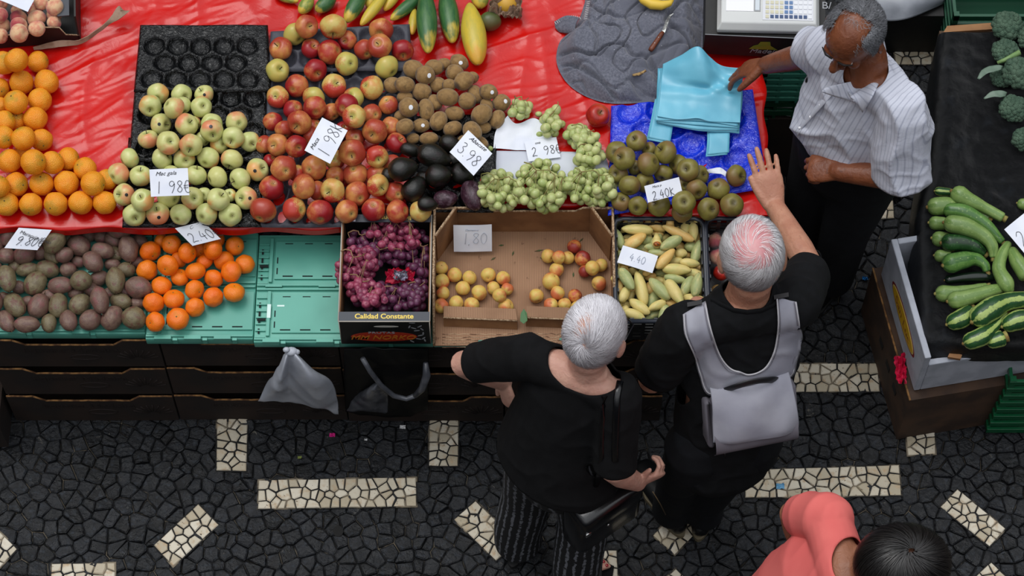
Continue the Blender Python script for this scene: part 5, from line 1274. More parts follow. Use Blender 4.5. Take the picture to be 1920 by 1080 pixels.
lower = thing('cardboard_box', Vector((fl_.x, fl_.y, 0)), 'brown cardboard box standing on the cobbles under the foam box', 'cardboard box')
LC = Vector((fl_.x, fl_.y, 0))-SB*.02-SBY*.03
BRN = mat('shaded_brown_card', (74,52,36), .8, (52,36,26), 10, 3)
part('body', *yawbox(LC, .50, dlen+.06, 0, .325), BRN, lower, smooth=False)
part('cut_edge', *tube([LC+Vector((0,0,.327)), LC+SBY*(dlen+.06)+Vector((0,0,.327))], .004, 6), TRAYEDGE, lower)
for k in range(3): part('hand_hole', *slab([LC-SB*.0012+SBY*(.10+.09*k+a)+Vector((0,0,.15+b)) for a, b in ((0,0),(.04,.0),(.04,.03),(0,.03))], -SB, .001), DARKIN, lower, smooth=False)
fb = thing('foam_box', Vector((fl_.x, fl_.y, .33)), 'white polystyrene box with oval yellow label under the shade net', 'foam box')
FZ0, FZ1, ft = .332, .585, .022
def wallseg(c, w, d, z0, z1): return yawbox(c, w, d, z0, z1)
C0 = Vector((fl_.x, fl_.y, 0))
part('side_panel', *wallseg(C0, ft, dlen, FZ0, FZ1), FOAM, fb, smooth=False, bevel=.004)
part('front_panel', *wallseg(C0+SB*ft, .44, ft, FZ0, FZ1-.06), FOAM, fb, smooth=False, bevel=.004)
part('back_panel', *wallseg(C0+SB*ft+SBY*(dlen-ft), .30, ft, FZ0, FZ1), FOAM, fb, smooth=False, bevel=.004)
part('side_panel', *wallseg(C0+SB*(.44+ft-.02), ft, dlen, FZ0, FZ1-.06), FOAM, fb, smooth=False, bevel=.004)
part('bottom', *wallseg(C0+SB*ft+SBY*ft, .41, dlen-2*ft, FZ0, FZ0+.02), FOAM, fb, smooth=False)
lc = C0-SB*.0006+SBY*(dlen*.47)+Vector((0,0,.455)); uz = Vector((0,0,1))
part('label', *disc(lc, SBY, uz, .145, .050), mat('label_red', (120,24,34), .5), fb, smooth=False)
part('label', *disc(lc-SB*.0008, SBY, uz, .134, .042), mat('label_cream', (214,196,120), .5), fb, smooth=False)
part('label', *disc(lc-SB*.0016, SBY, uz, .128, .037), mat('label_yellow', (206,160,24), .5), fb, smooth=False)
text('lettering', 'San Luc', mat('label_lettering', (140,90,20), .6), fb, lc-SB*.0026, -SBY, uz, .052, xs=1.1)
pk = P(1690, 690, .33); 
single('plastic_scrap', *crumple(P(1688, 695, .33), .018, .05, .03, 5, 12), mat('pink_plastic', (206,30,70), .25), 'crumpled pink plastic wedged between foam box and brown box', 'plastic scrap', smooth=False)
tb2 = thing('stall_table', P(1860, 330, 0), 'boxes board carrying the black net of the right stall', 'table')
part('table_top', *box((P(1785,300,.57).x, P(1850,600,.57).y, .54), (P(1990,300,.57).x, P(1850,58,.57).y, .57)), bpy.data.materials['stall_wood'], tb2, smooth=False)
for x, y in ((1800,540),(1800,90),(1985,400),(1985,90)):
    p = P(x, y, .54); part('leg', *box((p.x-.02, p.y-.02, 0), (p.x+.02, p.y+.02, .54)), bpy.data.materials['stall_wood'], tb2, smooth=False)
tb2['label'] = 'plain wooden table hidden under the black shade net'
a, b = P(1768, 66, .60), P(1862, 52, .60)
single('cardboard_edge', *slab([P(1768,64,.59), P(1775,52,.59), P(1862,46,.59), P(1862,58,.59)], (0,0,1), .012), CARD_IN, 'tan cardboard edge sticking out behind the black net', 'cardboard', smooth=False)
single('cardboard_chip', *slab([P(1776,672,.535), P(1780,663,.535), P(1803,668,.535), P(1800,676,.535)], (0,0,1), .012), CARD_IN, 'small tan cardboard corner under the front edge of the black net', 'cardboard', smooth=False)
DG2 = mat('green_crate_plastic', (14,84,50), .3)
pg = P(1840, 806, 0)
crate_ribs('plastic_crate', 'bright green slatted crate at the right edge, standing on the floor', pg.x+.03, pg.x+.50, pg.y, pg.y+.34, 0, .40, DG2, 8, .02)
pg = P(1785, 44, .35)
crate_ribs('plastic_crate', 'dark green crate at the top right corner behind the stall', pg.x, pg.x+.5, pg.y, pg.y+.36, 0, .40, DKG, 8)
pgx = P(1570, 120, .0)
# grey sheet and dark bags on the floor by the vendor
solid(single('plastic_sheet', *patch([[(1610,-60,.30),(1700,-60,.30),(1790,-50,.28)],[(1640,0,.30),(1710,-5,.32),(1775,-8,.29)],[(1650,38,.26),(1700,36,.28),(1768,8,.26)]], 16, 14, .008, 12, 3), mat('grey_sheet', (140,144,152), .4, (120,124,132), 12, 3, bump=.2), 'pale grey plastic sheet lying behind the vendor', 'plastic sheet'), .002)
pb_ = P(1700, 20, 0); single('cardboard_box', *box((P(1640,30,.25).x, P(1700,30,.25).y, 0), (P(1770,30,.25).x, P(1700,30,.25).y+.4, .25)), BLACKCARD, 'dark box under the grey plastic sheet behind the vendor', 'cardboard box', smooth=False)
t = NT('dark_bag_plastic'); DBAG = t.done((22,22,26), .22, t.bump(t.noise(None, 24, 4, .6, 1), .4, .01))
solid(single('plastic_bag', *patch([[(1668,338,.45),(1700,332,.52),(1738,326,.58)],[(1672,360,.36),(1700,352,.46),(1732,340,.55)],[(1676,385,.30),(1690,376,.36),(1712,352,.48)]], 16, 14, .014, 22, 3), DBAG, 'dark plastic bag hanging at the left corner of the black net', 'plastic bag'), .002)
solid(single('plastic_bag', *patch([[(1742,205,.52),(1750,212,.54),(1756,216,.57)],[(1738,250,.44),(1746,255,.46),(1754,250,.50)],[(1742,284,.40),(1754,290,.42),(1764,284,.44)]], 10, 14, .012, 22, 6), mat('smoky_bag', (56,58,66), .25, (34,34,40), 20, 3, bump=.3), 'smoky plastic bag hanging at the net edge behind the vendor', 'plastic bag'), .002)

# ---------------------------------------------------------------- courgettes
def vegmat(name, a, b, speck, stripe=None, rough=.32):
    t = NT(name); v = t.coord(); at_ = t.n('Attribute'); at_.attribute_name = 'stripe'
    c = t.mix(t.step(t.noise(v, 22, 3), .35, .65), a, b)
    if stripe: c = t.mix(t.step(t.math('ADD', at_.outputs['Fac'], t.math('MULTIPLY', t.math('SUBTRACT', t.noise(v, 60, 3, .6), .5), 1.0)), .50, .72), c, stripe)
    c = t.mix(t.step(t.noise(v, 150, 3), .60, .72, 0, .7), c, speck)
    return t.done(c, rough, t.bump(t.noise(v, 60, 3), .05, .004))
V_L = vegmat('pale_courgette_skin', (118,146,78), (134,160,92), (160,178,116), (106,136,70)); V_M = vegmat('mid_green_courgette_skin', (84,126,58), (100,140,70), (150,176,104), (66,108,50))
V_D = vegmat('dark_courgette_skin', (30,66,30), (40,80,38), (90,130,70), (24,52,26)); V_S = vegmat('striped_courgette_skin', (30,66,34), (38,78,40), (60,100,50), (156,176,96)); V_K = vegmat('black_courgette_skin', (14,26,18), (18,32,22), (30,50,30), None, .15)
VEND = mat('courgette_stem', (150,140,76), .8, (120,90,44), 60)
def veg(label, pts, rads, m, z0, group='courgettes on the black net', kind='courgette', n=18, endcap=True):
    q = []
    s = pxm(1800, 540, ZR); X = [Vector((p[0], p[1])) for p in pts]
    P3 = [P(1600+p[0]/2.16, 320+p[1]/2.16, z0+(p[2] if len(p) > 2 else 0)+r/2.16/s) for p, r in zip(pts, rads)]
    line, rr_ = [], []
    N_ = len(P3)-1
    for i in range(N_):
        for k in range(7):
            t_ = k/7; line.append(catmull(P3[max(i-1,0)], P3[i], P3[i+1], P3[min(i+2,N_)], t_)); rr_.append((rads[i]+(rads[i+1]-rads[i])*(t_*t_*(3-2*t_)))/2.16/s)
    line.append(P3[-1]); rr_.append(rads[-1]/2.16/s)
    d0 = (line[0]-line[1]).normalized(); d1 = (line[-1]-line[-2]).normalized()
    pre = [(line[0]+d0*rr_[0]*a, rr_[0]*b) for a, b in ((.88,.15),(.75,.55),(.45,.86))]; post = [(line[-1]+d1*rr_[-1]*a, rr_[-1]*b) for a, b in ((.25,.92),(.42,.6),(.46,.1))]
    L = [p for p, _ in pre]+line+[p for p, _ in post]; RR = [r for _, r in pre]+rr_+[r for _, r in post]
    V, Fc = tube(L, RR, n)
    o = single(kind, V, Fc, m, label, 'courgette', group)
    at_ = o.data.attributes.new('stripe', 'FLOAT', 'POINT'); at_.data.foreach_set('value', [.5+.5*math.cos(5*2*PI*(i % n)/n) for i in range(len(V))])
    part('stem_end', *tube([line[-1]+d1*rr_[-1]*.3, line[-1]+d1*(rr_[-1]*.3+.014)], [rr_[-1]*.62, rr_[-1]*.72], 7), VEND, o)
    part('blossom_end', *sphere(line[0]+d0*rr_[0]*.86, rr_[0]*.22, 8, 6), VEND, o)
    return o
zq = ZR+.006
veg('small striped dark courgette at the back of the pile', [(345,84),(392,88)], [19,17], V_S, zq)
veg('round pale courgette end at the back left of the pile', [(332,145),(375,142),(420,150)], [38,38,28], V_L, zq)
veg('pale courgette mostly hidden under the two long ones', [(450,175),(520,178),(545,190)], [16,15,13], V_L, zq)
veg('crookneck pale courgette lying furthest back', [(428,98,.02),(480,125,.02),(540,155,.015),(600,188,.01)], [40,30,23,22], V_L, zq)
veg('mid green courgette between the two pale crooknecks', [(390,160,.02),(450,170,.02),(530,215,.02),(600,285,.01)], [30,34,27,17], V_M, zq)
veg('small round pale courgette end at the left, second from the back', [(330,212),(365,214)], [29,27], V_L, zq)
veg('largest pale crookneck courgette on top of the pile', [(398,215,.05),(450,225,.05),(520,258,.05),(560,300,.045),(566,345,.035)], [37,38,30,25,16], V_L, zq)
veg('round pale courgette end left of the dark green courgette', [(345,276),(380,280)], [32,30], V_L, zq)
veg('dark green courgette in the middle of the pile', [(388,292,.02),(440,292,.02),(490,305,.02),(526,330,.015)], [38,36,30,20], V_D, zq)
veg('small pale green courgette end left of the curved one', [(350,345),(385,348)], [26,26], V_L, zq)
veg('curved mid green courgette hooking downwards at its neck', [(395,375,.02),(445,362,.02),(495,358,.02),(530,380,.02),(540,402,.015)], [41,36,26,20,17], V_M, zq)
veg('slim shiny black courgette', [(385,442),(440,434),(500,430),(565,430)], [18,20,21,17], V_K, zq)
veg('pale courgette behind the front crookneck one', [(362,498),(430,495),(500,478),(535,468)], [35,30,20,14], V_L, zq)
veg('pale courgette lying in front of the black one', [(412,524,.015),(470,512,.02),(540,492,.02),(595,478,.015)], [36,32,28,22], V_L, zq)
veg('upright curved pale courgette at the right of the pile', [(625,300,.03),(600,345,.03),(590,400,.03),(618,455,.03),(630,485,.025)], [17,24,28,33,22], V_L, zq)
veg('pale courgette at the right edge beside the upright one', [(645,330,.02),(668,375,.02),(700,420,.02)], [24,32,36], V_L, zq)
veg('courgette tip at the right edge behind the price card', [(684,135),(710,140)], [24,26], V_L, zq)
veg('round striped courgette at the front left', [(408,612,-.0),(440,598,0),(470,572,0)], [36,40,32], V_S, zq)
veg('large dark striped courgette running to the right edge', [(512,592,.02),(560,560,.02),(620,532,.02),(710,520,.02)], [46,48,38,32], V_S, zq)
veg('striped courgette with a pale neck pointing up right', [(476,690,.005),(520,672,.01),(570,630,.012),(615,580,.015)], [36,38,24,14], V_S, zq)
veg('small round striped courgette at the very front', [(566,692),(598,680)], [30,34], V_S, zq)
veg('striped courgette cut by the right edge of the photo', [(632,620,.01),(670,605,.01),(720,600,.01)], [36,42,38], V_S, zq)
price_card('white price card among the courgettes at the right edge', [(1883,430),(1925,396),(1960,440),(1922,476)], [ZR+.09]*4, '', '2.~', px=.1, ps=.5)

# ---------------------------------------------------------------- broccoli
t = NT('broccoli_florets'); v = t.coord(); c = t.mix(t.step(t.noise(v, 25, 3), .35, .65), (62,88,70), (84,108,88)); BRO = t.done(c, .85, t.bump(t.vor(v, 320, 'F1'), .8, .004))
BST = mat('broccoli_stalk', (126,156,96), .5, (100,132,80), 20); BLF = mat('broccoli_leaf', (104,124,108), .5, (84,106,90), 20, 3, bump=.2)
def broccoli(label, x, y, rpx, z, seed, sq=.75):
    rr = random.Random(seed); r = rpx/pxm(x, y, z); c = P(x, y, z+r*.5); ms = []
    n = 70
    for i in range(n):
        zc = 1-1.15*(i+.5)/n; ph = i*2.39996; q = math.sqrt(max(0, 1-zc*zc)); d = Vector((q*math.cos(ph), q*math.sin(ph), zc*sq))
        ms.append(sphere(c+d*r*(.80+.10*nz(d.x*2+seed, d.y*2, d.z)), r*rr.uniform(.17,.25), 10, 7))
    ms.append(sphere(c, (r*.8, r*.8, r*.62), 14, 9))
    o = single('broccoli', *merge(*ms), BRO, label, 'broccoli', 'broccoli heads on the black net')
    part('stalk', *tube([c-Vector((0,0,r*.2)), c-Vector((0,0,r*.95))], [r*.34, r*.26], 10), BST, o)
    return o
zb2 = ZR+.035
broccoli('broccoli head at the top of the row, furthest back', 1889, 50, 31, zb2, 1); broccoli('small broccoli head, second from the back', 1886, 98, 27, zb2, 2); broccoli('broccoli head below the left-pointing upper leaf', 1912, 138, 34, zb2+.02, 3)
broccoli('broccoli head left of the larger one beside the upper leaf', 1878, 146, 22, zb2-.01, 4); broccoli('broccoli head under the lower leaf', 1900, 205, 29, zb2, 5); broccoli('frontmost broccoli head at the right edge', 1922, 262, 26, zb2, 6)
broccoli('broccoli head cut by the right edge near the top', 1935, 72, 28, zb2+.01, 7)
LFZ = zb2+.05
solid(single('broccoli_leaf', *patch([[(1832,148,LFZ),(1842,130,LFZ+.01),(1866,122,LFZ+.015),(1880,124,LFZ+.01)],[(1836,150,LFZ),(1850,138,LFZ+.02),(1866,134,LFZ+.02),(1878,130,LFZ+.01)]], 10, 6, .006, 60, 1), BLF, 'pale broccoli leaf pointing left beside the upper heads', 'leaf'), .001)
solid(single('broccoli_leaf', *patch([[(1844,184,LFZ),(1858,172,LFZ+.01),(1876,170,LFZ+.01),(1888,174,LFZ)],[(1846,186,LFZ),(1862,182,LFZ+.01),(1878,182,LFZ+.012),(1886,180,LFZ)]], 10, 6, .006, 60, 2), BLF, 'pale broccoli leaf above the lower head', 'leaf'), .001)
single('leaf_stalk', *tube([P(1870,118,LFZ), P(1885,112,LFZ+.01), P(1912,98,LFZ+.02)], [.006,.008,.010], 8), BST, 'light green broccoli stalk lying across the heads', 'stalk')

# ---------------------------------------------------------------- box of peaches, top left
pbz = Z2+.125
pA, pB = P(-110, 96, pbz), P(80, 62, pbz); ux_ = (pB-pA).normalized()
E = P(150, 78, Z2+.012); E2 = P(160, -40, Z2+.012)
peb = thing('peach_box', P(60, 40, Z2+.01), 'black cardboard box full of peaches with grey rim at the top left', 'cardboard box')
pf = [P(-120, 100, Z2+.012), P(152, 78, Z2+.012)]; pdir = (pf[1]-pf[0]); pdir.z = 0; pdir.normalize(); pin = Vector((-pdir.y, pdir.x, 0)); PL = (pf[1]-pf[0]).length
def pw(a, b, z_): return pf[0]+pdir*a+pin*b+Vector((0,0,z_))
hfront = .085
fp = [pw(0,0,0), pw(PL,0,0), pw(PL,0,.035), pw(PL-.045,0,.045), pw(PL-.06,0,.09), pw(PL-.115,0,.10), pw(PL-.13,0,.07), pw(0,0,.07)]
part('front_panel', *slab(fp, pin, .006), BLACKCARD, peb, smooth=False)
part('cut_edge', *tube([p+pin*.003+Vector((0,0,.001)) for p in fp[2:]], .0028, 5), CARD_EDGE, peb)
part('side_panel', *slab([pw(PL,0,0), pw(PL,.42,0), pw(PL,.42,.11), pw(PL,.03,.11), pw(PL,0,.035)], -pdir, .006), BLACKCARD, peb, smooth=False)
part('side_rim', *slab([pw(PL-.062,.035,.108), pw(PL-.022,.035,.108), pw(PL-.022,.42,.108), pw(PL-.062,.42,.108)], (0,0,1), .004), GREYLIP, peb, smooth=False)
part('bottom', *slab([pw(0,.006,0), pw(PL-.006,.006,0), pw(PL-.006,.42,0), pw(0,.42,0)], (0,0,1), .004), BLACKCARD, peb, smooth=False)
fz = Z2+.022
solid(single('cardboard_flap', *patch([[(62,88,fz+.01),(110,76,fz+.02),(150,74,fz+.02),(196,44,fz+.04),(222,12,fz+.06),(226,20,fz+.06)],[(64,94,fz),(112,88,fz+.004),(156,80,fz+.004),(205,46,fz+.03),(226,34,fz+.05),(244,20,fz+.05)]], 26, 6, .006, 30, 3), mat('torn_flap', (160,134,114), .85, (130,104,84), 30, 3, bump=.2), 'torn brown cardboard flap curling out from the peach box', 'cardboard', smooth=False), .003)

# ---------------------------------------------------------------- hanging bags under the stall, litter on the cobbles
t = NT('white_bag_film'); v = t.coord(); c = t.mix(t.step(t.noise(v, 9, 3), .35, .7), (186,190,200), (168,172,182))
WB = t.done(c, .38, t.bump(t.noise(v, 20, 4, .6, .6), .25, .01), Transmission_Weight=.12)
yfr = YF-.03
def hang(rows, name, m, label, seed, wob=.006):
    V, Fc = patch([[(x_, y_, z_) for x_, y_, z_ in r_] for r_ in rows], 34, 26, wob, 22, seed); return solid(single(name, V, Fc, m, label, 'plastic bag'), .0015)
def onfront(px_, py_, out):               # a point `out` metres in front of the tray fronts
    y = YF-out; d = ray(px_, py_); t_ = y/d.y; return Vector((d.x*t_, y, CAM_H+d.z*t_))
hr = [[(532,661,.03),(538,657,.045),(546,656,.05),(552,658,.045),(558,662,.03)],[(524,680,.04),(534,676,.075),(544,680,.06),(566,676,.08),(590,690,.05)],[(505,712,.04),(524,716,.10),(545,722,.07),(585,712,.11),(622,712,.06)],
      [(490,738,.04),(518,742,.08),(556,744,.06),(596,748,.10),(632,744,.06)],[(484,748,.035),(520,749,.06),(560,752,.05),(600,764,.07),(635,774,.05)]]
V, Fc = patch([[tuple(onfront(*c)) for c in r] for r in hr], 40, 34, 0, pix=False)
V = [v_+Vector((0, -.010*fold(v_.x, v_.z, 9, 2), 0)) for v_ in V]
wbag = solid(single('plastic_bag', V, Fc, WB, 'translucent white plastic bag tied and hanging below the empty green crate', 'plastic bag'), .0015)
part('knot', *merge(sphere(onfront(546, 659, .05), (.022,.016,.012), 12, 8), sphere(onfront(537, 656, .05), (.012,.010,.010), 10, 7), sphere(onfront(556, 660, .05), (.012,.010,.010), 10, 7)), WB, wbag)
DF = mat('dark_grey_film', (88,90,96), .3, (58,60,66), 16, 3, bump=.3)
fr = [[(700,716,.03),(712,716,.08),(726,724,.04)],[(668,738,.03),(694,736,.09),(728,742,.05)],[(650,768,.03),(690,770,.06),(727,772,.04)]]
V, Fc = patch([[tuple(onfront(*c)) for c in r] for r in fr], 20, 18, 0, pix=False)
bb_ = thing('plastic_bag', onfront(730, 700, .0)-Vector((0,0,.2)), 'black bin bag hanging under the grape box with a shiny grey loop', 'plastic bag')
V = [v_+Vector((0, -.008*fold(v_.x, v_.z, 14, 2), 0)) for v_ in V]
solid(part('grey_lining', V, Fc, DF, bb_), .0015)
lp = [onfront(x, y, o_) for x, y, o_ in ((680,672,.06),(694,696,.08),(714,722,.09),(738,742,.10),(762,748,.10),(778,742,.10))]
lp2 = [onfront(x, y, o_) for x, y, o_ in ((778,742,.10),(792,728,.10),(800,704,.09),(798,680,.06))]
part('grey_loop', *tube(lp, [.009]*6, 8), DF, bb_); part('grey_loop', *tube(lp2, [.009,.013,.014,.008], 8), DF, bb_)
br = [[(645,650,.02),(700,650,.05),(760,650,.05),(804,650,.02)],[(645,700,.02),(700,705,.05),(760,705,.05),(804,700,.02)],[(648,770,.02),(700,776,.04),(760,778,.04),(802,770,.02)]]
V, Fc = patch([[tuple(onfront(*c)) for c in r] for r in br], 26, 20, 0, pix=False); V = [v_+Vector((0, -.010*fold(v_.x, v_.z, 8, 6), 0)) for v_ in V]
solid(part('bag_body', V, Fc, mat('black_bin_bag', (7,7,8), .6, bump=.2, Specular_IOR_Level=.2), bb_), .0015)
def scrap(label, x, y, s, m, seed, name='paper_scrap', h=.006): return single(name, *crumple(P(x, y, .008), s, s*.7, h, seed, 6), m, label, name.replace('_', ' '), smooth=False)
BLS = mat('blue_scrap', (104,160,196), .5); WHS = mat('white_scrap', (216,216,216), .7)
scrap('magenta flower petal on the dark cobbles below the hanging bags', 623, 816, .010, mat('magenta_petal', (196,16,120), .5), 1, 'petal')
scrap('white paper scrap on the cobbles below the grape box', 755, 801, .010, WHS, 2); scrap('tiny white scrap on the cobbles below the magenta petal', 686, 825, .005, WHS, 3)
scrap('yellow-green leaf on the cobbles above the long white bar', 562, 858, .007, mat('pale_leaf', (140,150,80), .6), 4, 'leaf'); scrap('light blue scrap on the right-hand long white bar', 1463, 912, .014, BLS, 5)
scrap('light blue scrap on the white bar behind the vendor', 1722, 76, .014, BLS, 6, h=.01); scrap('small blue cap on the dark cobbles left of the foam box', 1622, 523, .010, mat('blue_cap', (30,110,170), .4), 7, 'bottle_cap', .01)
scrap('small yellow scrap on the cobbles beside the woman in black', 912, 786, .006, mat('yellow_scrap', (196,170,120), .6), 8)
for k in range(26):
    x, y = R.uniform(20, 1900), R.uniform(800, 1070)
    pass
single('drain_hole', *disc(P(634, 996, .0065), Vector((1,0,0)), Vector((0,1,0)), .018, .02, 14, .001), DARKIN, 'small round black hole in the cobbles left of the woman', 'hole', smooth=False)
# bag of fruit in the second black crate, partly hidden by the man's head
t = NT('clear_film'); CLR = t.done((206,200,206), .2, t.bump(t.noise(None, 40, 4, .6, 1), .5, .006), Transmission_Weight=.92, IOR=1.1, Alpha=.45)
hp = Heap(Z1+.05, .85, .1)
BF = [(1340,452,14,'PE0','magenta-red peach in the bag left of the man head'),(1346,482,15,'PE1','red peach in the bag beside the man ear'),(1352,512,15,'PO','red apple in the bag by the collar of the man'),(1448,512,16,'OA0','orange-red apple in the clear bag right of the man neck'),
      (1466,524,14,'AP0','yellow fruit at the right end of the clear bag'),(1452,536,16,'OA1','orange-red apple lowest in the clear bag right of the neck'),(1346,548,15,'RU0','russet apple in the crate left of the man collar'),(1370,460,15,'PE0','peach under the man head in the black crate')]
for x, y, r_, key, lb in BF:
    c, r = hp.place(x, y, r_, sq=.9); use(key, Matrix.Translation(c) @ axis_rot(look_axis(x, y, .5, x*1.0)) @ Matrix.Scale(r, 4), lb, {'P':'peach','O':'apple','A':'apricot','R':'apple'}[key[0]] if key != 'PO' else 'apple', None)
def dome(cx, cy, rx_, ry_, z0, h, seed):
    def fn(u, v):
        a = u*2*PI; q = v; x = cx+rx_*q*math.cos(a); y = cy+ry_*q*math.sin(a); p = P(x, y, z0); 
        return p+Vector((0,0,h*math.sqrt(max(0, 1-q**2.5))+.010*nz(p.x*40, p.y*40, seed)))
    return grid(40, 14, fn)
single('plastic_bag', *dome(1455, 523, 28, 32, Z1+.03, .115, 2), CLR, 'clear plastic bag of fruit right of the man neck', 'plastic bag')
single('plastic_bag', *dome(1348, 485, 26, 46, Z1+.03, .105, 5), CLR, 'clear plastic bag of red fruit left of the man head', 'plastic bag')
# ---------------------------------------------------------------- people: tools
from mathutils.bvhtree import BVHTree
UZ = Vector((0, 0, 1))
def loft(pts, rads, side, n=20, cap=True):
    """closed tube through pts; rads = (half width along side, half depth); rounded ends"""
    pts = [Vector(p) for p in pts]; rads = [r if isinstance(r, (tuple, list)) else (r, r) for r in rads]
    if cap:
        d0 = (pts[0]-pts[1]).normalized(); d1 = (pts[-1]-pts[-2]).normalized(); m0, m1 = min(rads[0]), min(rads[-1])
        pts = [pts[0]+d0*m0*.95, pts[0]+d0*m0*.7]+pts+[pts[-1]+d1*m1*.7, pts[-1]+d1*m1*.95]
        rads = [(rads[0][0]*.3, rads[0][1]*.3), (rads[0][0]*.72, rads[0][1]*.72)]+rads+[(rads[-1][0]*.72, rads[-1][1]*.72), (rads[-1][0]*.3, rads[-1][1]*.3)]
    V, Fc = [], []; S = Vector(side)
    for i, p in enumerate(pts):
        d = (pts[min(i+1, len(pts)-1)]-pts[max(i-1, 0)]).normalized()
        s = (S-d*S.dot(d))
        if s.length < 1e-3: s = d.orthogonal()
        s.normalize(); b = d.cross(s)
        for k in range(n):
            a = 2*PI*k/n; V.append(p+s*(math.cos(a)*rads[i][0])+b*(math.sin(a)*rads[i][1]))
    for i in range(len(pts)-1):
        for k in range(n): a, b = i*n+k, i*n+(k+1) % n; Fc.append((a, b, b+n, a+n))
    Fc.append(tuple(range(n-1, -1, -1))); Fc.append(tuple(range((len(pts)-1)*n, len(pts)*n)))
    return V, Fc
def ell(c, r, ax, n=20):                 # ellipsoid, axes (s, f, u)
    s, f, u = ax; M3 = Matrix((s, f, u)).transposed(); V, Fc = sphere((0,0,0), r, n, n*2//3)
    return [Vector(c)+M3 @ v for v in V], Fc
def fused(prims, voxel, smooth=4, fac=.5):
    """one continuous surface around overlapping closed shapes -> (verts, faces, normals)"""
    V, Fc = merge(*prims); me = bpy.data.meshes.new('tmp'); me.from_pydata([tuple(v) for v in V], [], Fc); me.update()
    bm = bmesh.new(); bm.from_mesh(me)
    bmesh.ops.recalc_face_normals(bm, faces=bm.faces); bm.to_mesh(me); bm.free()
    o = bpy.data.objects.new('tmp', me); COL.objects.link(o)
    m = o.modifiers.new('r', 'REMESH'); m.mode = 'VOXEL'; m.voxel_size = voxel
    s = o.modifiers.new('s', 'SMOOTH'); s.factor = fac; s.iterations = smooth
    bpy.context.view_layer.update(); dg = bpy.context.evaluated_depsgraph_get()
    m2 = bpy.data.meshes.new_from_object(o.evaluated_get(dg)); bpy.data.objects.remove(o)
    n = len(m2.vertices); co = np.empty(n*3); m2.vertices.foreach_get('co', co); co = co.reshape(-1, 3)
    nn = np.empty(n*3); m2.vertex_normals.foreach_get('vector', nn); nn = nn.reshape(-1, 3)
    fs = [tuple(p.vertices) for p in m2.polygons]; bpy.data.meshes.remove(m2); bpy.data.meshes.remove(me)
    return co, fs, nn
def cut(co, fs, nn, fn):
    """keep where fn(points) < 0, with the rim pulled onto the cutting line"""
    f = fn(co); keep = f < 0; cr_ = {}
    for q in fs:
        for i in range(len(q)):
            a, b = q[i], q[(i+1) % len(q)]
            if keep[a] != keep[b]:
                if not keep[a]: a, b = b, a
                t = f[a]/(f[a]-f[b]); cr_.setdefault(a, []).append(co[a]+(co[b]-co[a])*t)
    co2 = co.copy()
    for a, l in cr_.items(): co2[a] = np.mean(l, axis=0)
    idx = -np.ones(len(co), int); idx[keep] = np.arange(keep.sum()); C = co2[keep]; F2 = [tuple(idx[list(q)]) for q in fs if all(keep[i] for i in q)]
    cnt = {}
    for q in F2:
        for i in range(len(q)): e = (min(q[i], q[(i+1) % len(q)]), max(q[i], q[(i+1) % len(q)])); cnt[e] = cnt.get(e, 0)+1
    nb = {}
    for (a, b), k in cnt.items():
        if k == 1: nb.setdefault(a, []).append(b); nb.setdefault(b, []).append(a)
    for _ in range(14):                   # even out the rim
        new = {a: C[a]*.45+np.mean([C[b] for b in l], axis=0)*.55 for a, l in nb.items()}
        for a, p in new.items(): C[a] = p
    return C, F2, nn[keep]
def plane_cut(pt, nrm, rad):              # removes what lies beyond the plane near the point
    pt, nrm = np.array(pt), np.array(Vector(nrm).normalized())
    def f(c):
        d = (c-pt) @ nrm; far = np.linalg.norm(c-pt, axis=1)-rad; return np.minimum(d, -far)
    return f
def ball_cut(pt, rads, ax):
    pt = np.array(pt); A = np.array([list(a) for a in ax])/np.array(rads)[:, None]
    return lambda c: (1-np.linalg.norm((c-pt) @ A.T, axis=1))*min(rads)
def any_cut(*fs_): return lambda c: np.max([f(c) for f in fs_], axis=0)
def cloth(name, prims, voxel, m, root, cuts=None, smooth=6, thick=.004, folds=None):
    co, fs, nn = fused(prims, voxel, smooth)
    if folds:
        d = np.array([folds(Vector(p)) for p in co]); co = co+nn*d[:, None]
    if cuts: co, fs, nn = cut(co, fs, nn, cuts)
    o = part(name, [Vector(p) for p in co], fs, m, root); o['_w'] = 1
    del o['_w']
    if cuts: solid(o, thick, 1)
    return o, BVHTree.FromPolygons([Vector(p) for p in co], fs)
def hit(bvh, px_, py_, off=.004):
    d = ray(px_, py_).normalized(); loc, n, i, dist = bvh.ray_cast(Vector((0,0,CAM_H)), d)
    if loc is None: return None
    if n.dot(d) > 0: n = -n
    return loc+n*off
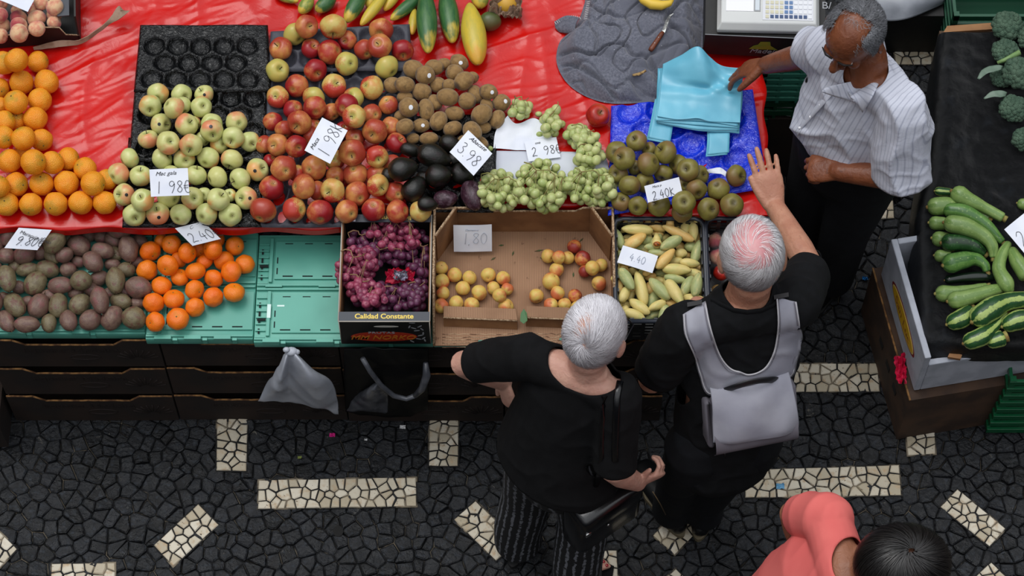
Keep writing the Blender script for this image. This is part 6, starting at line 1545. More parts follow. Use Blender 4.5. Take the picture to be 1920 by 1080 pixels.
def hand(wrist, d, back, thumb_side, curl=(.2,.2,.2,.2), spread=.10, size=1.0, thumb=(.7, .25), tcurl=.3):
    """d: wrist to knuckles, back: out of the back of the hand, thumb_side: towards the thumb"""
    d = Vector(d).normalized(); back = Vector(back); back = (back-d*back.dot(d)).normalized(); t = Vector(thumb_side); t = (t-d*t.dot(d)-back*t.dot(back)).normalized()
    w = Vector(wrist); k = size; pr = []
    pr.append(loft([w-d*.02*k, w+d*.012*k, w+d*.045*k, w+d*.078*k, w+d*.090*k], [(.026*k,.019*k),(.030*k,.017*k),(.038*k,.015*k),(.040*k,.013*k),(.036*k,.010*k)], t, 16))
    for i, (off, L, r) in enumerate(((.030,.074,.0088),(.010,.082,.0090),(-.010,.076,.0086),(-.029,.060,.0078))):
        c = curl[i]; dd = (d+t*(spread*(1.5-i)/1.5)).normalized(); ax = dd.cross(back).normalized(); p = w+d*(.082-.004*abs(i-1))*k+t*off*k; pts = [p-d*.022*k, p]; rad = [r*k*.95, r*k*1.05]; a = 0
        for seg, q in ((.46, c*.9), (.30, c*1.2), (.24, c*.9)):
            a += q; v = dd*math.cos(a)-back*math.sin(a)
            pts.append(pts[-1]+v*(L*seg*k*.5)); rad.append(r*k*.93); pts.append(pts[-1]+v*(L*seg*k*.5)); rad.append(r*k*(1.0 if seg > .25 else .82))
        pr.append(loft(pts, rad, t, 10))
    p = w+d*.018*k+t*.024*k; v = (d*math.cos(thumb[0])+t*math.sin(thumb[0])-back*thumb[1]).normalized(); v2 = (v*math.cos(tcurl)+d*math.sin(tcurl)).normalized()
    pr.append(loft([p-v*.015*k, p+v*.018*k, p+v*.044*k, p+v*.044*k+v2*.016*k, p+v*.044*k+v2*.031*k], [.015*k,.0145*k,.0115*k,.0105*k,.0085*k], back, 10))
    return pr
def arm(sh, el, wr, r=(.052,.045,.041,.042,.028)):
    sh, el, wr = Vector(sh), Vector(el), Vector(wr); side = (el-sh).cross(wr-el)
    if side.length < 1e-4: side = Vector((1,0,0))
    return loft([sh, sh.lerp(el,.5), el, el.lerp(wr,.28), el.lerp(wr,.65), wr], [r[0], r[1], r[2], r[3], (r[3]+r[4])/2, r[4]], side, 16)
def head_prims(C, f, u, k=1.0, nose=1.0, ears=True):
    f, u = f.normalized(), u.normalized(); u = (u-f*u.dot(f)).normalized(); s = f.cross(u); ax = (s, f, u); pr = []
    pr.append(ell(C+u*.022*k-f*.006*k, (.077*k,.096*k,.092*k), ax, 24))
    pr.append(ell(C-u*.030*k+f*.022*k, (.064*k,.070*k,.075*k), ax, 20))
    pr.append(ell(C-u*.078*k+f*.052*k, (.036*k,.034*k,.026*k), ax, 14))
    pr.append(ell(C+f*.079*k+u*.030*k, (.050*k,.014*k,.012*k), ax, 14))
    for q in (-1, 1): pr.append(ell(C+f*.066*k-u*.022*k+s*q*.040*k, (.022*k,.020*k,.022*k), ax, 12))
    pr.append(loft([C+f*.086*k+u*.024*k, C+f*.100*k+u*.002*k, C+f*.114*k-u*.016*k*nose], [.008*k,.010*k,.0145*k*nose], s, 12))
    for q in (-1, 1): pr.append(ell(C+f*.104*k-u*.022*k+s*q*.011*k, (.008*k,.009*k,.007*k), ax, 10))
    for q in (0, 1): pr.append(ell(C+f*(.090-.004*q)*k-u*(.052+.012*q)*k, (.024*k,.010*k,.0062*k), ax, 12))
    if ears:
        for q in (-1, 1):
            e = C+s*q*.086*k-f*.012*k-u*.006*k; pr.append(ell(e, (.009*k,.022*k,.034*k), ((s*q+f*-.45).normalized(), (f+s*q*.45).normalized(), u), 14)); pr.append(ell(e-s*q*.010*k, (.012*k,.012*k,.020*k), ax, 10))
    return pr
EYEW = mat('eye_white', (226,222,214), .25); IRIS = mat('iris', (60,40,26), .2)
def face_parts(root, C, f, u, k, browm, lipm):
    f, u = f.normalized(), u.normalized(); u = (u-f*u.dot(f)).normalized(); s = f.cross(u); ax = (s, f, u)
    for q in (-1, 1):
        e = C+f*.074*k+u*.006*k+s*q*.032*k; o = part('eye', *ell(e, (.0125*k,.0125*k,.0115*k), ax, 14), EYEW, root); part('iris', *ell(e+f*.0108*k-u*.003, (.005,.0025,.005), ax, 10), IRIS, o)
        part('eyebrow', *loft([C+f*.094*k+u*.034*k+s*q*.012*k, C+f*.094*k+u*.040*k+s*q*.032*k, C+f*.080*k+u*.034*k+s*q*.052*k], [(.003,.004),(.003,.0045),(.002,.003)], f, 8), browm, root)
    part('lips', *loft([C+f*.094*k-u*.058*k-s*.022*k, C+f*.101*k-u*.057*k, C+f*.094*k-u*.058*k+s*.022*k], [(.003,.002),(.006,.005),(.003,.002)], f, 8), lipm, root)
def hair(root, C, f, u, rads, dens, whorl, swirl, n, m, length=.9, width=.0013, lift=(.01,.05), seed=1, curl=0.0, steps=6, name='hair', cap=None, droop=0.0, wild=0.0, grade=0.0):
    """strands combed over the head away from the crown; dens(d) in the head's own frame (side, forward, up) gives how thick they grow"""
    f, u = f.normalized(), u.normalized(); u = (u-f*u.dot(f)).normalized(); s = f.cross(u); M3 = Matrix((s, f, u)).transposed(); rr = random.Random(seed); nr_ = random.Random(seed+1)
    V, Fc, tone = [], [], []; w0 = Vector(whorl).normalized(); made = 0; tries = 0
    while made < n and tries < n*8:
        tries += 1; d = Vector((rr.gauss(0,1), rr.gauss(0,1), rr.gauss(0,1))).normalized(); dn = dens(d)
        if rr.random() > dn: continue
        made += 1; L = length*rr.uniform(.6, 1.1); lf = rr.uniform(*lift); tn = min(1, max(0, .5+.35*nz(d.x*5+seed, d.y*5, d.z*5)+rr.uniform(-.28, .28)+grade*d.z)); q = d.copy(); wv = rr.uniform(-.5, .5); base = len(V); pw_ = rr.uniform(0, 6.28)
        for k in range(steps+1):
            t_ = k/steps; away = q-w0; g = away-q*away.dot(q)
            if g.length < 1e-3: g = q.orthogonal()
            g.normalize(); g = (g+q.cross(g)*(swirl+wild*wv)+Vector((0,0,-droop))).normalized()
            r_ = 1+lf*math.sin(min(1, t_*1.2)*PI*.62)+.012; side = q.cross(g).normalized()
            p = Vector((q.x*rads[0], q.y*rads[1], q.z*rads[2]))*r_
            if curl: p += side*(curl*math.sin(pw_+t_*9))+q*(curl*.8*math.cos(pw_+t_*9)*t_)
            wd = width*(1-.75*t_)*.5
            V += [C+M3 @ (p+side*wd), C+M3 @ (p-side*wd)]; tone += [tn, tn]
            q = (q+(g-q*g.dot(q))*(L/steps)).normalized()
        for k in range(steps): a = base+2*k; Fc.append((a, a+1, a+3, a+2))
    o = part(name, V, Fc, m, root)
    at_ = o.data.attributes.new('tone', 'FLOAT', 'POINT'); at_.data.foreach_set('value', tone)
    if cap:
        capm, thr, sc_ = cap; Vs, Fs = sphere((0,0,0), 1, 64, 44); ok = [dens(v.normalized()) > thr for v in Vs]
        Fs = [q for q in Fs if all(ok[i] for i in q)]; used = sorted({i for q in Fs for i in q}); ix = {a: b for b, a in enumerate(used)}
        part('hair_base', [C+M3 @ Vector((Vs[i].x*rads[0], Vs[i].y*rads[1], Vs[i].z*rads[2]))*sc_ for i in used], [tuple(ix[i] for i in q) for q in Fs], capm, o)
    return o
def hairmat(name, a, b, rough=.45, spec=.4):
    t = NT(name); at_ = t.n('Attribute'); at_.attribute_name = 'tone'
    return t.done(t.mix(at_.outputs['Fac'], a, b), rough, Specular_IOR_Level=spec)
def skinmat(name, a, b, c, sss=.08, rough=.5):
    t = NT(name); v = t.coord()
    k = t.mix(t.step(t.noise(v, 14, 4, .6), .35, .65), a, b); k = t.mix(t.step(t.noise(v, 60, 4, .6), .58, .74, 0, .6), k, c)
    return t.done(k, rough, t.bump(t.noise(v, 130, 5, .6), .35, .003, t.bump(t.noise(t.scale(v, (1,1,1)), 38, 3, .5, 1.5), .35, .006)), Subsurface_Weight=sss, Subsurface_Radius=(.6,.25,.12), Subsurface_Scale=.02)
def darkcloth(name, a, b, rough=.9): return mat(name, a, rough, b, 30, 3, bump=.15, bsc=300, bdist=.002, Specular_IOR_Level=.25)
def softfold(amp, sc, seed, an=(1,1,1)):
    def f(p):
        q = Vector((p.x*an[0], p.y*an[1], p.z*an[2]))*sc; w = noise.noise(q*.5+Vector((seed,0,0)))
        n1 = noise.noise(q+Vector((w, w, seed))); return amp*(max(0, 1-abs(n1)*3)**2-.3+.4*noise.noise(q*2.3))
    return f
# ================================================================ the woman in black, leaning over the apricots
SKW = skinmat('pale_skin', (212,164,144), (200,148,130), (190,120,108)); SKM = skinmat('ruddy_skin', (192,140,114), (178,122,98), (150,96,78)); SKS = skinmat('tanned_skin', (134,78,50), (116,64,40), (86,48,32), .05, .42); SKP = skinmat('brown_skin', (156,104,78), (140,90,66), (120,76,56))
LIPM = mat('lips', (170,92,84), .45); BRWG = mat('grey_brow', (140,136,130), .8); BRWD = mat('dark_brow', (28,24,22), .8)
BLK = darkcloth('black_jersey', (9,9,11), (13,13,15)); BLK2 = darkcloth('black_cotton', (9,10,12), (14,15,18)); NAVY = darkcloth('dark_trousers', (12,13,17), (16,18,22))
VX = .005
def person(label, x, y, side):
    p = P(x, y, 0); r_ = thing('person', Vector((p.x, p.y, 0)), label, 'person', rz=math.atan2(side.y, side.x)); return r_
def frame(f, u): f, u = f.normalized(), u.normalized(); u = (u-f*u.dot(f)).normalized(); return f.cross(u), f, u
LS, RS = P(992,668,1.33), P(1158,742,1.32); sd_ = (RS-LS); sd_.z = 0; sd_.normalize(); fw = UZ.cross(sd_)
wo_ = person('woman with short white hair in a black top and striped trousers leaning over the apricots', 1040, 1010, sd_)
HC = P(1114,630,1.49); hf = Vector((.36,.80,-.48)); hu = Vector((.10,.45,.90)); hs, hf, hu = frame(hf, hu)
NK = P(1098,695,1.36)
sp = [P(1084,726,1.24), P(1066,782,1.08), P(1052,836,.93), P(1048,872,.83)]
LE, LW = P(868,683,1.13), P(944,716,1.00)
RE, RW = P(1152,884,1.06), P(1196,905,.86)
body = head_prims(HC, hf, hu)+[loft([HC-hu*.06-hf*.02, HC.lerp(NK,.6)-fw*.01, NK-UZ*.02], [.052,.055,.062], sd_),
  loft([NK-UZ*.01, *sp], [(.085,.06),(.14,.10),(.13,.11),(.14,.12),(.14,.12)], sd_, 24), loft([LS+sd_*.03, (LS+RS)/2+UZ*.015, RS-sd_*.03], [.048,.062,.048], UZ),
  arm(LS, LE, LW, (.052,.050,.042,.040,.028)), arm(RS, RE, RW, (.052,.048,.042,.041,.028))]
body += hand(LW, P(957,760,.94)-LW, -fw*.3+Vector((-.6,0,.5)), Vector((.2,.3,-.8)), (.7,.8,.9,.9), size=.92, thumb=(.9,.2))
body += hand(RW, P(1226,900,.86)-RW+UZ*.03, Vector((.3,-.7,-.2)), Vector((.2,.5,.8)), (.75,.85,.9,.9), size=.92, thumb=(.6,.3))
LA, RA = P(972,1006,.09), P(1082,1068,.09)
HL, HR = sp[3]-sd_*.085, sp[3]+sd_*.085
KL, KR = HL.lerp(LA,.5)+fw*.02, HR.lerp(RA,.5)+fw*.03
body += [loft([HL, KL, LA], [.075,.055,.04], sd_), loft([HR, KR, RA], [.075,.055,.04], sd_)]
LFd = Vector((.25,.95,0)).normalized(); RFd = Vector((.93,.30,0)).normalized()
body += [loft([LA, LA-UZ*.045+LFd*.03, LA-UZ*.065+LFd*.12, LA-UZ*.07+LFd*.17], [.036,(.034,.036),(.042,.022),(.040,.014)], LFd.cross(UZ))]
RT = P(1116,1046,.02)
body += [loft([RA, RA-UZ*.05+(RT-RA)*.3, RA.lerp(RT,.75)-UZ*.01], [.036,(.034,.034),(.040,.020)], RFd.cross(UZ))]
ts = RFd.cross(UZ)
for i in range(5):
    p0 = RA.lerp(RT,.72)+ts*(.030-.016*i); p0.z = .026; body.append(loft([p0, p0+RFd*(.040-.005*i), p0+RFd*(.056-.006*i)-UZ*.004], [.0105-.0012*i]*2+[.009-.001*i], ts, 10))
co, fs, nn = fused(body, .0042, 3)
part('body', [Vector(p) for p in co], fs, SKW, wo_)
for i in range(5):
    p0 = RA.lerp(RT,.72)+ts*(.030-.016*i); p0.z = .026; part('toenail', *ell(p0+RFd*(.050-.006*i)+UZ*.008, (.006-.0007*i,.006,.002), (ts, RFd, UZ), 8), mat('red_nail', (150,14,30), .2) if i == 0 else bpy.data.materials['red_nail'], wo_)
face_parts(wo_, HC, hf, hu, 1.0, BRWG, LIPM)
# black top
top = [loft([NK-UZ*.005, *sp, P(1044,898,.76), P(1042,925,.68)], [(.10,.070),(.172,.118),(.172,.142),(.194,.165),(.204,.180),(.206,.185),(.206,.185)], sd_, 28), loft([LS+sd_*.02, (LS+RS)/2+UZ*.004, RS-sd_*.02], [.062,.066,.062], UZ),
  loft([LS, LS.lerp(LE,.5), LS.lerp(LE,.95)], [.068,.062,.060], UZ), loft([RS, RS.lerp(RE,.5), RS.lerp(RE,1.0)], [.070,.064,.062], fw)]
ncut = ball_cut(NK+fw*.00+sd_*.0+UZ*.055, (.118,.098,.085), (sd_, fw, UZ))
shirt, bv = cloth('top', top, .0055, BLK, wo_, any_cut(plane_cut(LS.lerp(LE,.80), LE-LS, .12), plane_cut(RS.lerp(RE,.93), RE-RS, .088), ncut, plane_cut(P(1046,862,.865), Vector((-.22,-.10,-1)), .5)), folds=softfold(.004, 7, 3))
t = NT('striped_trousers'); v = t.coord(); X, Y, Z = t.xyz(v)[0:3]
at2 = t.n('Attribute'); at2.attribute_name = 'round'
w_ = t.noise(t.scale(v, (60,60,42)), 1, 3, .6); s_ = t.math('SINE', t.math('ADD', at2.outputs['Fac'], t.math('MULTIPLY', t.math('SUBTRACT', w_, .5), 4.5)))
br_ = t.noise(t.scale(v, (30,30,90)), 1, 2)
c = t.mix(t.math('MULTIPLY', t.step(s_, .45, .75), t.step(br_, .34, .48)), (10,10,12), (104,106,112)); STRIPE = t.done(c, .85)
HL2, HR2 = HL-fw*.01, HR-fw*.01
def legcloth(h, k, a, ra, hem):
    return loft([h+UZ*.10, h, k, a+UZ*.10, Vector((a.x, a.y, hem))], [(.088,.105),(.086,.105),(.086,.092),ra,ra], sd_, 28)
co, fs, nn = fused([legcloth(HL2, KL, LA, (.082,.085), .06), legcloth(HR2, KR, RA, (.084,.088), .05), loft([sp[2], sp[3]-UZ*.04], [(.165,.145),(.16,.14)], sd_)], .007, 6)
tr = part('trousers', [Vector(p) for p in co], fs, STRIPE, wo_)
vals = []
for p in co:
    p = Vector(p); axs = []
    for h, k, a in ((HL2, KL, LA), (HR2, KR, RA)):
        z_ = p.z; q = h.lerp(k, min(1, max(0, (h.z-z_)/(h.z-k.z)))) if z_ > k.z else k.lerp(a, min(1, (k.z-z_)/(k.z-a.z))); axs.append((Vector((p.x-q.x, p.y-q.y)), (p.xy-q.xy).length))
    dv = min(axs, key=lambda q: q[1])[0]; vals.append(math.atan2(dv.x, -dv.y)*20)
at_ = tr.data.attributes.new('round', 'FLOAT', 'POINT'); at_.data.foreach_set('value', vals)
shoeB = mat('black_leather', (12,12,13), .35)
def shoe(root, ank, d, L=.26, w=.046, m=shoeB, sole=None, h=.075):
    d = Vector((d.x, d.y, 0)).normalized(); s = d.cross(UZ); a = Vector((ank.x, ank.y, 0))-d*.045
    V, Fc = loft([a+d*.0+UZ*.045, a+d*.06+UZ*.050, a+d*.13+UZ*.042, a+d*.19+UZ*.032, a+d*(L-.02)+UZ*.026], [(w*.72,.038),(w*.84,.042),(w*.95,.034),(w,.026),(w*.78,.020)], s, 18)
    V = [Vector((p.x, p.y, max(.012, p.z))) for p in V]; o = part('shoe', V, Fc, m, root)
    pl = []
    for i in range(28):
        t_ = 2*PI*i/28; y = math.cos(t_); x = math.sin(t_); ww = w*1.08*(1-.16*(y < 0)-.05*abs(y)); pl.append(a+d*(L*.5-.03+(L*.5+.012)*y)+s*(ww*x))
    part('sole', *prism([(p.x, p.y) for p in pl], .002, .024), sole or mat('shoe_sole', (20,20,20), .7), o, smooth=False)
    return o
shoe(wo_, LA, LFd, .24, .042)
s0 = Vector((RA.x, RA.y, 0))-RFd*.05
part('sandal_sole', *prism([((s0+RFd*a+ts*b).x, (s0+RFd*a+ts*b).y) for a, b in ((0,-.028),(.10,-.032),(.15,-.036),(.185,0),(.17,.030),(.10,.032),(0,.028),(-.015,0))], .003, .014), BLK, wo_, smooth=False)
WH = hairmat('white_hair', (150,142,146), (250,248,252), .38, .5)
def dw(d):
    x, y, z = d
    if y > .35 and z < .55: return 0
    if z < -.75+.5*max(0, y+.3): return 0
    if abs(x) > .72 and z < -.12 and -.5 < y: return 0
    crown = math.exp(-(((x+.14)/.46)**2+((y+.74)/.34)**2)**2)*(z > .25)
    return 1-.93*crown
HAIRBASEW = mat('hair_base_white', (196,180,184), .8, (214,206,210), 30)
hair(wo_, HC+hu*.02-hf*.006, hf, hu, (.0785,.0955,.093), dw, (.02,-.99,.10), .55, 15000, WH, .62, .0012, (.02,.20), 4, cap=(HAIRBASEW, .60, .995), wild=.7, grade=.45)
gl = thing('glasses', HC+hf*.1, 'dark-rimmed glasses on the face of the woman in black', 'glasses')
FR = mat('dark_frame', (18,18,22), .25); GLS = NT('lens').done((220,224,228), .05, Transmission_Weight=1.0, IOR=1.2)
for q in (-1, 1):
    c = HC+hf*.112+hu*.006+hs*q*.036; ring = [c+hs*(.026*math.cos(a))+hu*(.019*math.sin(a)) for a in [2*PI*i/20 for i in range(21)]]
    part('rim', *tube(ring, .0022, 6, False), FR, gl); part('lens', *slab([c+hs*(.025*math.cos(2*PI*i/20))+hu*(.018*math.sin(2*PI*i/20)) for i in range(20)], hf, .001), GLS, gl)
    part('temple', *tube([c+hs*q*.027+hu*.008, c+hs*q*.052-hf*.02+hu*.008, HC+hs*q*.090-hf*.010+hu*.006], [.0024,.0026,.0022], 6), FR, gl)
part('bridge', *tube([HC+hf*.113+hu*.010-hs*.011, HC+hf*.117+hu*.013, HC+hf*.113+hu*.010+hs*.011], .002, 6), FR, gl)
part('earring', *ell(P(1157,661,1.47), (.004,.004,.004), (hs, hf, hu), 10), mat('pearl', (226,222,214), .25), wo_)
# shoulder bag
LEA = mat('glossy_black_leather', (12,12,14), .22, bump=.1); SIL = mat('bag_metal', (206,206,206), .25, Metallic=1)
bc = P(1128,955,.72); bx1 = (P(1180,925,.72)-P(1085,990,.72)); bx1.z = 0; bx1.normalize(); by1 = UZ.cross(bx1)
bag = thing('handbag', bc-UZ*.15, 'black leather shoulder bag with silver studs carried by the woman in black', 'handbag')
part('body', *obox(bc, bx1, by1, UZ, .125, .055, .13), LEA, bag, smooth=True, bevel=.03)
part('flap', *obox(bc+UZ*.09-by1*.012, bx1, by1, UZ, .118, .052, .052), LEA, bag, bevel=.02)
for px_, py_ in ((1135,742),(1157,747)):
    pts = [hit(bv, px_+dx, py_+dy, .007) for dx, dy in ((6,-30),(2,-14),(0,0),(-1,18),(-2,40),(-3,65),(-4,90),(-4,115))]
    pts = [q for q in pts if q is not None]; pts.append(bc+bx1*(.09 if px_ > 1140 else -.04)+UZ*.12)
    part('strap', *tube(pts, [(.010,.003)]*len(pts), 8), LEA, bag)
for px_, py_, z_ in ((1120,896,.92),(1137,941,.86),(1203,823,.95)):
    pass
part('stud', *ell(bc-by1*.060+UZ*.10+bx1*.06, (.006,.004,.006), (bx1, by1, UZ), 10), SIL, bag); part('stud', *ell(bc-by1*.060+UZ*.02-bx1*.02, (.006,.004,.006), (bx1, by1, UZ), 10), SIL, bag)
part('buckle', *obox(bc-by1*.062-bx1*.10+UZ*.06, bx1, by1, UZ, .010, .003, .012), SIL, bag, bevel=.002)
cp = [RW+Vector((.035,.0,-.03)), P(1236,950,.5), P(1246,968,.25), P(1262,978,.02)]
single('cord', *tube([P(1224,922,.84), P(1238,945,.62), P(1248,965,.40)], .0016, 6), mat('tan_cord', (120,100,70), .7), 'thin tan cord dangling from the hand of the woman in black', 'cord')

# ================================================================ the man with the grey rucksack
LS, RS = P(1288,612,1.41), P(1490,572,1.41); sd_ = (RS-LS); sd_.z = 0; sd_.normalize(); fw = UZ.cross(sd_)
mn = person('balding white-haired man in black with a grey rucksack raising his open right hand', 1290, 960, sd_)
HC = P(1410,484,1.60); hs, hf, hu = frame(Vector((.02,.86,-.50)), Vector((-.06,.50,.86)))
NK = P(1400,560,1.45)
sp = [P(1394,600,1.34), P(1384,680,1.18), P(1370,752,1.03), P(1360,812,.91), P(1354,846,.82)]
LE, LW = P(1222,712,1.14), P(1292,598,1.00)
RE, RW = P(1518,500,1.23), P(1453,386,1.15)
HL, HR = sp[4]-sd_*.09, sp[4]+sd_*.09; LA, RA = P(1260,952,.09), P(1320,955,.09); KL, KR = HL.lerp(LA,.5)+fw*.03, HR.lerp(RA,.5)+fw*.02
body = head_prims(HC, hf, hu, 1.04)+[loft([HC-hu*.06-hf*.02, HC.lerp(NK,.6)-fw*.012, NK-UZ*.02], [.060,.062,.070], sd_),
  loft([NK-UZ*.01, *sp], [(.09,.06),(.16,.10),(.15,.11),(.14,.11),(.14,.11),(.14,.11)], sd_, 24), loft([LS+sd_*.03, (LS+RS)/2+UZ*.02, RS-sd_*.03], [.05,.066,.05], UZ),
  arm(LS, LE, LW, (.055,.050,.043,.044,.031)), arm(RS, RE, RW, (.055,.048,.042,.044,.030)), loft([HL, KL, LA], [.075,.055,.04], sd_), loft([HR, KR, RA], [.075,.055,.04], sd_)]
hd = P(1440,330,1.20)-RW
body += hand(RW, hd, Vector((0,-.45,.9)), Vector((-1,.1,0)), (.05,.04,.04,.06), .09, 1.14, (.36,.05), .40)
body += hand(LW, P(1322,562,.98)-LW, Vector((-.3,-.2,1)), Vector((.8,-.4,0)), (.5,.6,.6,.6), .08, 1.0, (.5,.3))
co, fs, nn = fused(body, .0040, 3)
bodyM = part('body', [Vector(p) for p in co], fs, SKM, mn)
face_parts(mn, HC, hf, hu, 1.04, BRWG, LIPM)
nk_ = mat('fingernail', (214,168,150), .35)
top = [loft([NK-UZ*.005, *sp, P(1350,872,.76)], [(.11,.075),(.185,.115),(.182,.130),(.166,.125),(.158,.118),(.155,.115),(.155,.115)], sd_, 28), loft([LS+sd_*.02, (LS+RS)/2+UZ*.008, RS-sd_*.02], [.066,.074,.066], UZ),
  loft([LS, LS.lerp(LE,.5), LS.lerp(LE,.98)], [.078,.074,.070], fw), loft([RS, RS.lerp(RE,.5), RS.lerp(RE,1.0)], [.076,.070,.066], fw)]
shirt, bv = cloth('shirt', top, .0055, BLK2, mn, any_cut(plane_cut(LS.lerp(LE,.86), LE-LS, .13), plane_cut(RS.lerp(RE,.80), RE-RS, .12), ball_cut(NK+UZ*.060+fw*.012, (.072,.078,.075), (sd_, fw, UZ)), plane_cut(P(1350,872,.76), Vector((0,0,-1)), .5)), folds=softfold(.006, 8, 7))
part('collar', *tube([hit(bv, x, y, .004) or P(x, y, 1.48) for x, y in ((1335,565),(1352,572),(1375,582),(1400,586),(1425,583),(1448,574),(1462,562))], [(.006,.012)]*7, 8), BLK2, mn)
co, fs, nn = fused([loft([HL+UZ*.08, HL, KL, LA+UZ*.08, LA+UZ*-.02], [(.100,.10),(.092,.10),(.074,.078),(.066,.068),(.068,.072)], sd_, 24), loft([HR+UZ*.08, HR, KR, RA+UZ*.08, RA+UZ*-.02], [(.100,.10),(.092,.10),(.074,.078),(.066,.068),(.068,.072)], sd_, 24), loft([sp[3], sp[4]-UZ*.04], [(.145,.11),(.14,.11)], sd_)], .008, 6)
part('trousers', [Vector(p) for p in co], fs, NAVY, mn)
TSOLE = mat('tan_sole', (104,94,72), .7)
shoe(mn, LA, Vector((-.45,.9,0)), .27, .048, shoeB, TSOLE); shoe(mn, RA, Vector((.22,.97,0)), .27, .048, shoeB, TSOLE)
def dm(d):
    x, y, z = d
    if y > .30 and z < .45: return 0
    if z < -.62: return 0
    if abs(x) > .72 and z < -.02 and -.55 < y: return 0
    e = ((x/.80)**2+((y+.40)/.78)**2)
    if z > .1 and e < 1: return .03+.5*e**4
    return 1
PINKS = mat('pink_scalp', (220,164,164), .45, (214,146,150), 30, 3, Subsurface_Weight=.1, Subsurface_Scale=.01)
part('scalp', *ell(HC+hu*.022*1.04-hf*.006, (.0828,.1015,.0990), (hs, hf, hu), 36), PINKS, mn)
GH = hairmat('silver_hair', (120,112,112), (238,236,238), .4, .5)
hair(mn, HC+hu*.020-hf*.006, hf, hu, (.085,.104,.1005), dm, (.10,-.78,.60), -1.0, 11000, GH, .55, .0012, (.01,.13), 9, cap=(HAIRBASEW, .85, .985), wild=.9, grade=.55)
# rucksack
GREY = mat('grey_rucksack_cloth', (158,158,168), .75, (146,146,158), 9, 3, bump=.12, bsc=120, bdist=.003); GREYD = mat('grey_rucksack_side', (112,108,116), .8, (98,94,102), 9); TRIM = mat('pale_piping', (186,184,188), .6)
rk = thing('rucksack', P(1400,770,1.0), 'small grey rucksack with wide padded straps worn by the balding man', 'rucksack')
outer = [(1283,592),(1288,626),(1300,664),(1314,700),(1330,734),(1370,728),(1410,716),(1450,708),(1480,700),(1488,672),(1496,640),(1498,606),(1492,566)]
inner = [(1325,572),(1330,606),(1342,644),(1357,672),(1372,688),(1388,695),(1402,697),(1418,694),(1433,684),(1446,662),(1453,634),(1456,600),(1452,558)]
OP = [hit(bv, x, y, .010) for x, y in outer]; IP = [hit(bv, x, y, .010) for x, y in inner]
zg = [.5]*13
for k, (A_, B__) in enumerate(zip(OP, IP)):
    if A_ is None: OP[k] = (OP[k-1] if k else P(*outer[k], 1.46))+Vector((0,0,0)); 
    if B__ is None: IP[k] = IP[k-1] if k else P(*inner[k], 1.46)
def lerpl(L, t_): 
    n = len(L)-1; t_ = min(t_*n, n-1e-6); i = int(t_); return catmull(L[max(i-1,0)], L[i], L[i+1], L[min(i+2,n)], t_-i)
def yoke(u, v):
    p = lerpl(OP, u).lerp(lerpl(IP, u), v); c = ray(960, 540); h_ = math.sin(v*PI)*.006; d = (Vector((0,0,CAM_H))-p).normalized(); q = bv.ray_cast(p+d*.3, -d)
    if q[0] is not None: p = q[0]+d*.008
    return p+d*h_
solid(part('shoulder_straps', *grid(80, 10, yoke), GREY, rk), .010, 0)
def inset(L, M_, k): return [a.lerp(b, k) for a, b in zip(L, M_)]
def lift_(p): d = (Vector((0,0,CAM_H))-p).normalized(); return p+d*.012
part('piping', *tube([lift_(yoke(i/60, .02)) for i in range(61)], .0022, 6), TRIM, rk); part('piping', *tube([lift_(yoke(i/60, .98)) for i in range(61)], .0026, 6), TRIM, rk)
part('seam', *tube([lift_(yoke(i/60, .10))-Vector((0,0,.002)) for i in range(61)], .0009, 5), GREYD, rk); part('seam', *tube([lift_(yoke(i/60, .90))-Vector((0,0,.002)) for i in range(61)], .0009, 5), GREYD, rk)
A = P(1330,733,1.245); B_ = P(1482,703,1.245); rx_ = (B_-A).normalized()
dn_ = (P(1342,828,1.09)-A); dn_ = (dn_-rx_*dn_.dot(rx_)).normalized(); rn = dn_.cross(rx_).normalized()
if rn.y > 0: rn = -rn
Wd = (B_-A).length; Wd *= .93; cc = (A+B_)/2+dn_*.104-rn*.035
part('pocket_body', *obox(cc+dn_*.012, rx_, dn_, rn, Wd*.5+.008, .110, .062), GREYD, rk, bevel=.045)
part('lower_panel', *patch([[tuple(cc+rx_*(a*(Wd*.5+.012))+dn_*b+rn*(c_)) for a in (-1,-.5,0,.5,1)] for b, c_ in ((.02,.062),(.06,.078),(.100,.072),(.128,.035))], 20, 12, 0, pix=False), GREYD, rk)
fl_rows = []
for b, c_ in ((-.115,.034),(-.102,.064),(-.06,.086),(0,.096),(.045,.095),(.066,.088)):
    fl_rows.append([tuple(cc+rx_*(a*(Wd*.5+.004+.012*(b+.13)/.2))+dn_*(b+(.006*a if b > .05 else 0))+rn*(c_-.030*abs(a)**3-.004*math.sin(a*5+b*30))) for a in (-1,-.66,-.33,0,.33,.66,1)])
V, Fc = patch(fl_rows, 44, 36, 0, pix=False); V = [p+rn*(.0035*nz(p.x*16, p.z*16, 3)) for p in V]
solid(part('flap', V, Fc, GREY, rk), .008)
part('hem', *tube([cc+rx_*(a*(Wd*.5+.012))+dn_*(.056+.006*a)+rn*(.090-.030*abs(a)**3) for a in [i/10-1 for i in range(21)]], .002, 6), GREYD, rk)
hp_ = [cc+rx_*a+dn_*b+rn*c_ for a, b, c_ in ((-.075,-.106,.05),(-.05,-.128,.075),(0,-.140,.085),(.05,-.128,.075),(.075,-.106,.05))]
part('grab_handle', *tube([lerpl(hp_, i/16) for i in range(17)], [(.004,.013)]*17, 8), mat('black_webbing', (24,25,28), .45), rk)
for q in (-1, 1): part('side_gusset', *obox(cc+rx_*(q*(Wd*.5+.014))+dn_*.02-rn*.01, rx_, dn_, rn, .012, .085, .045), GREYD, rk, bevel=.012)
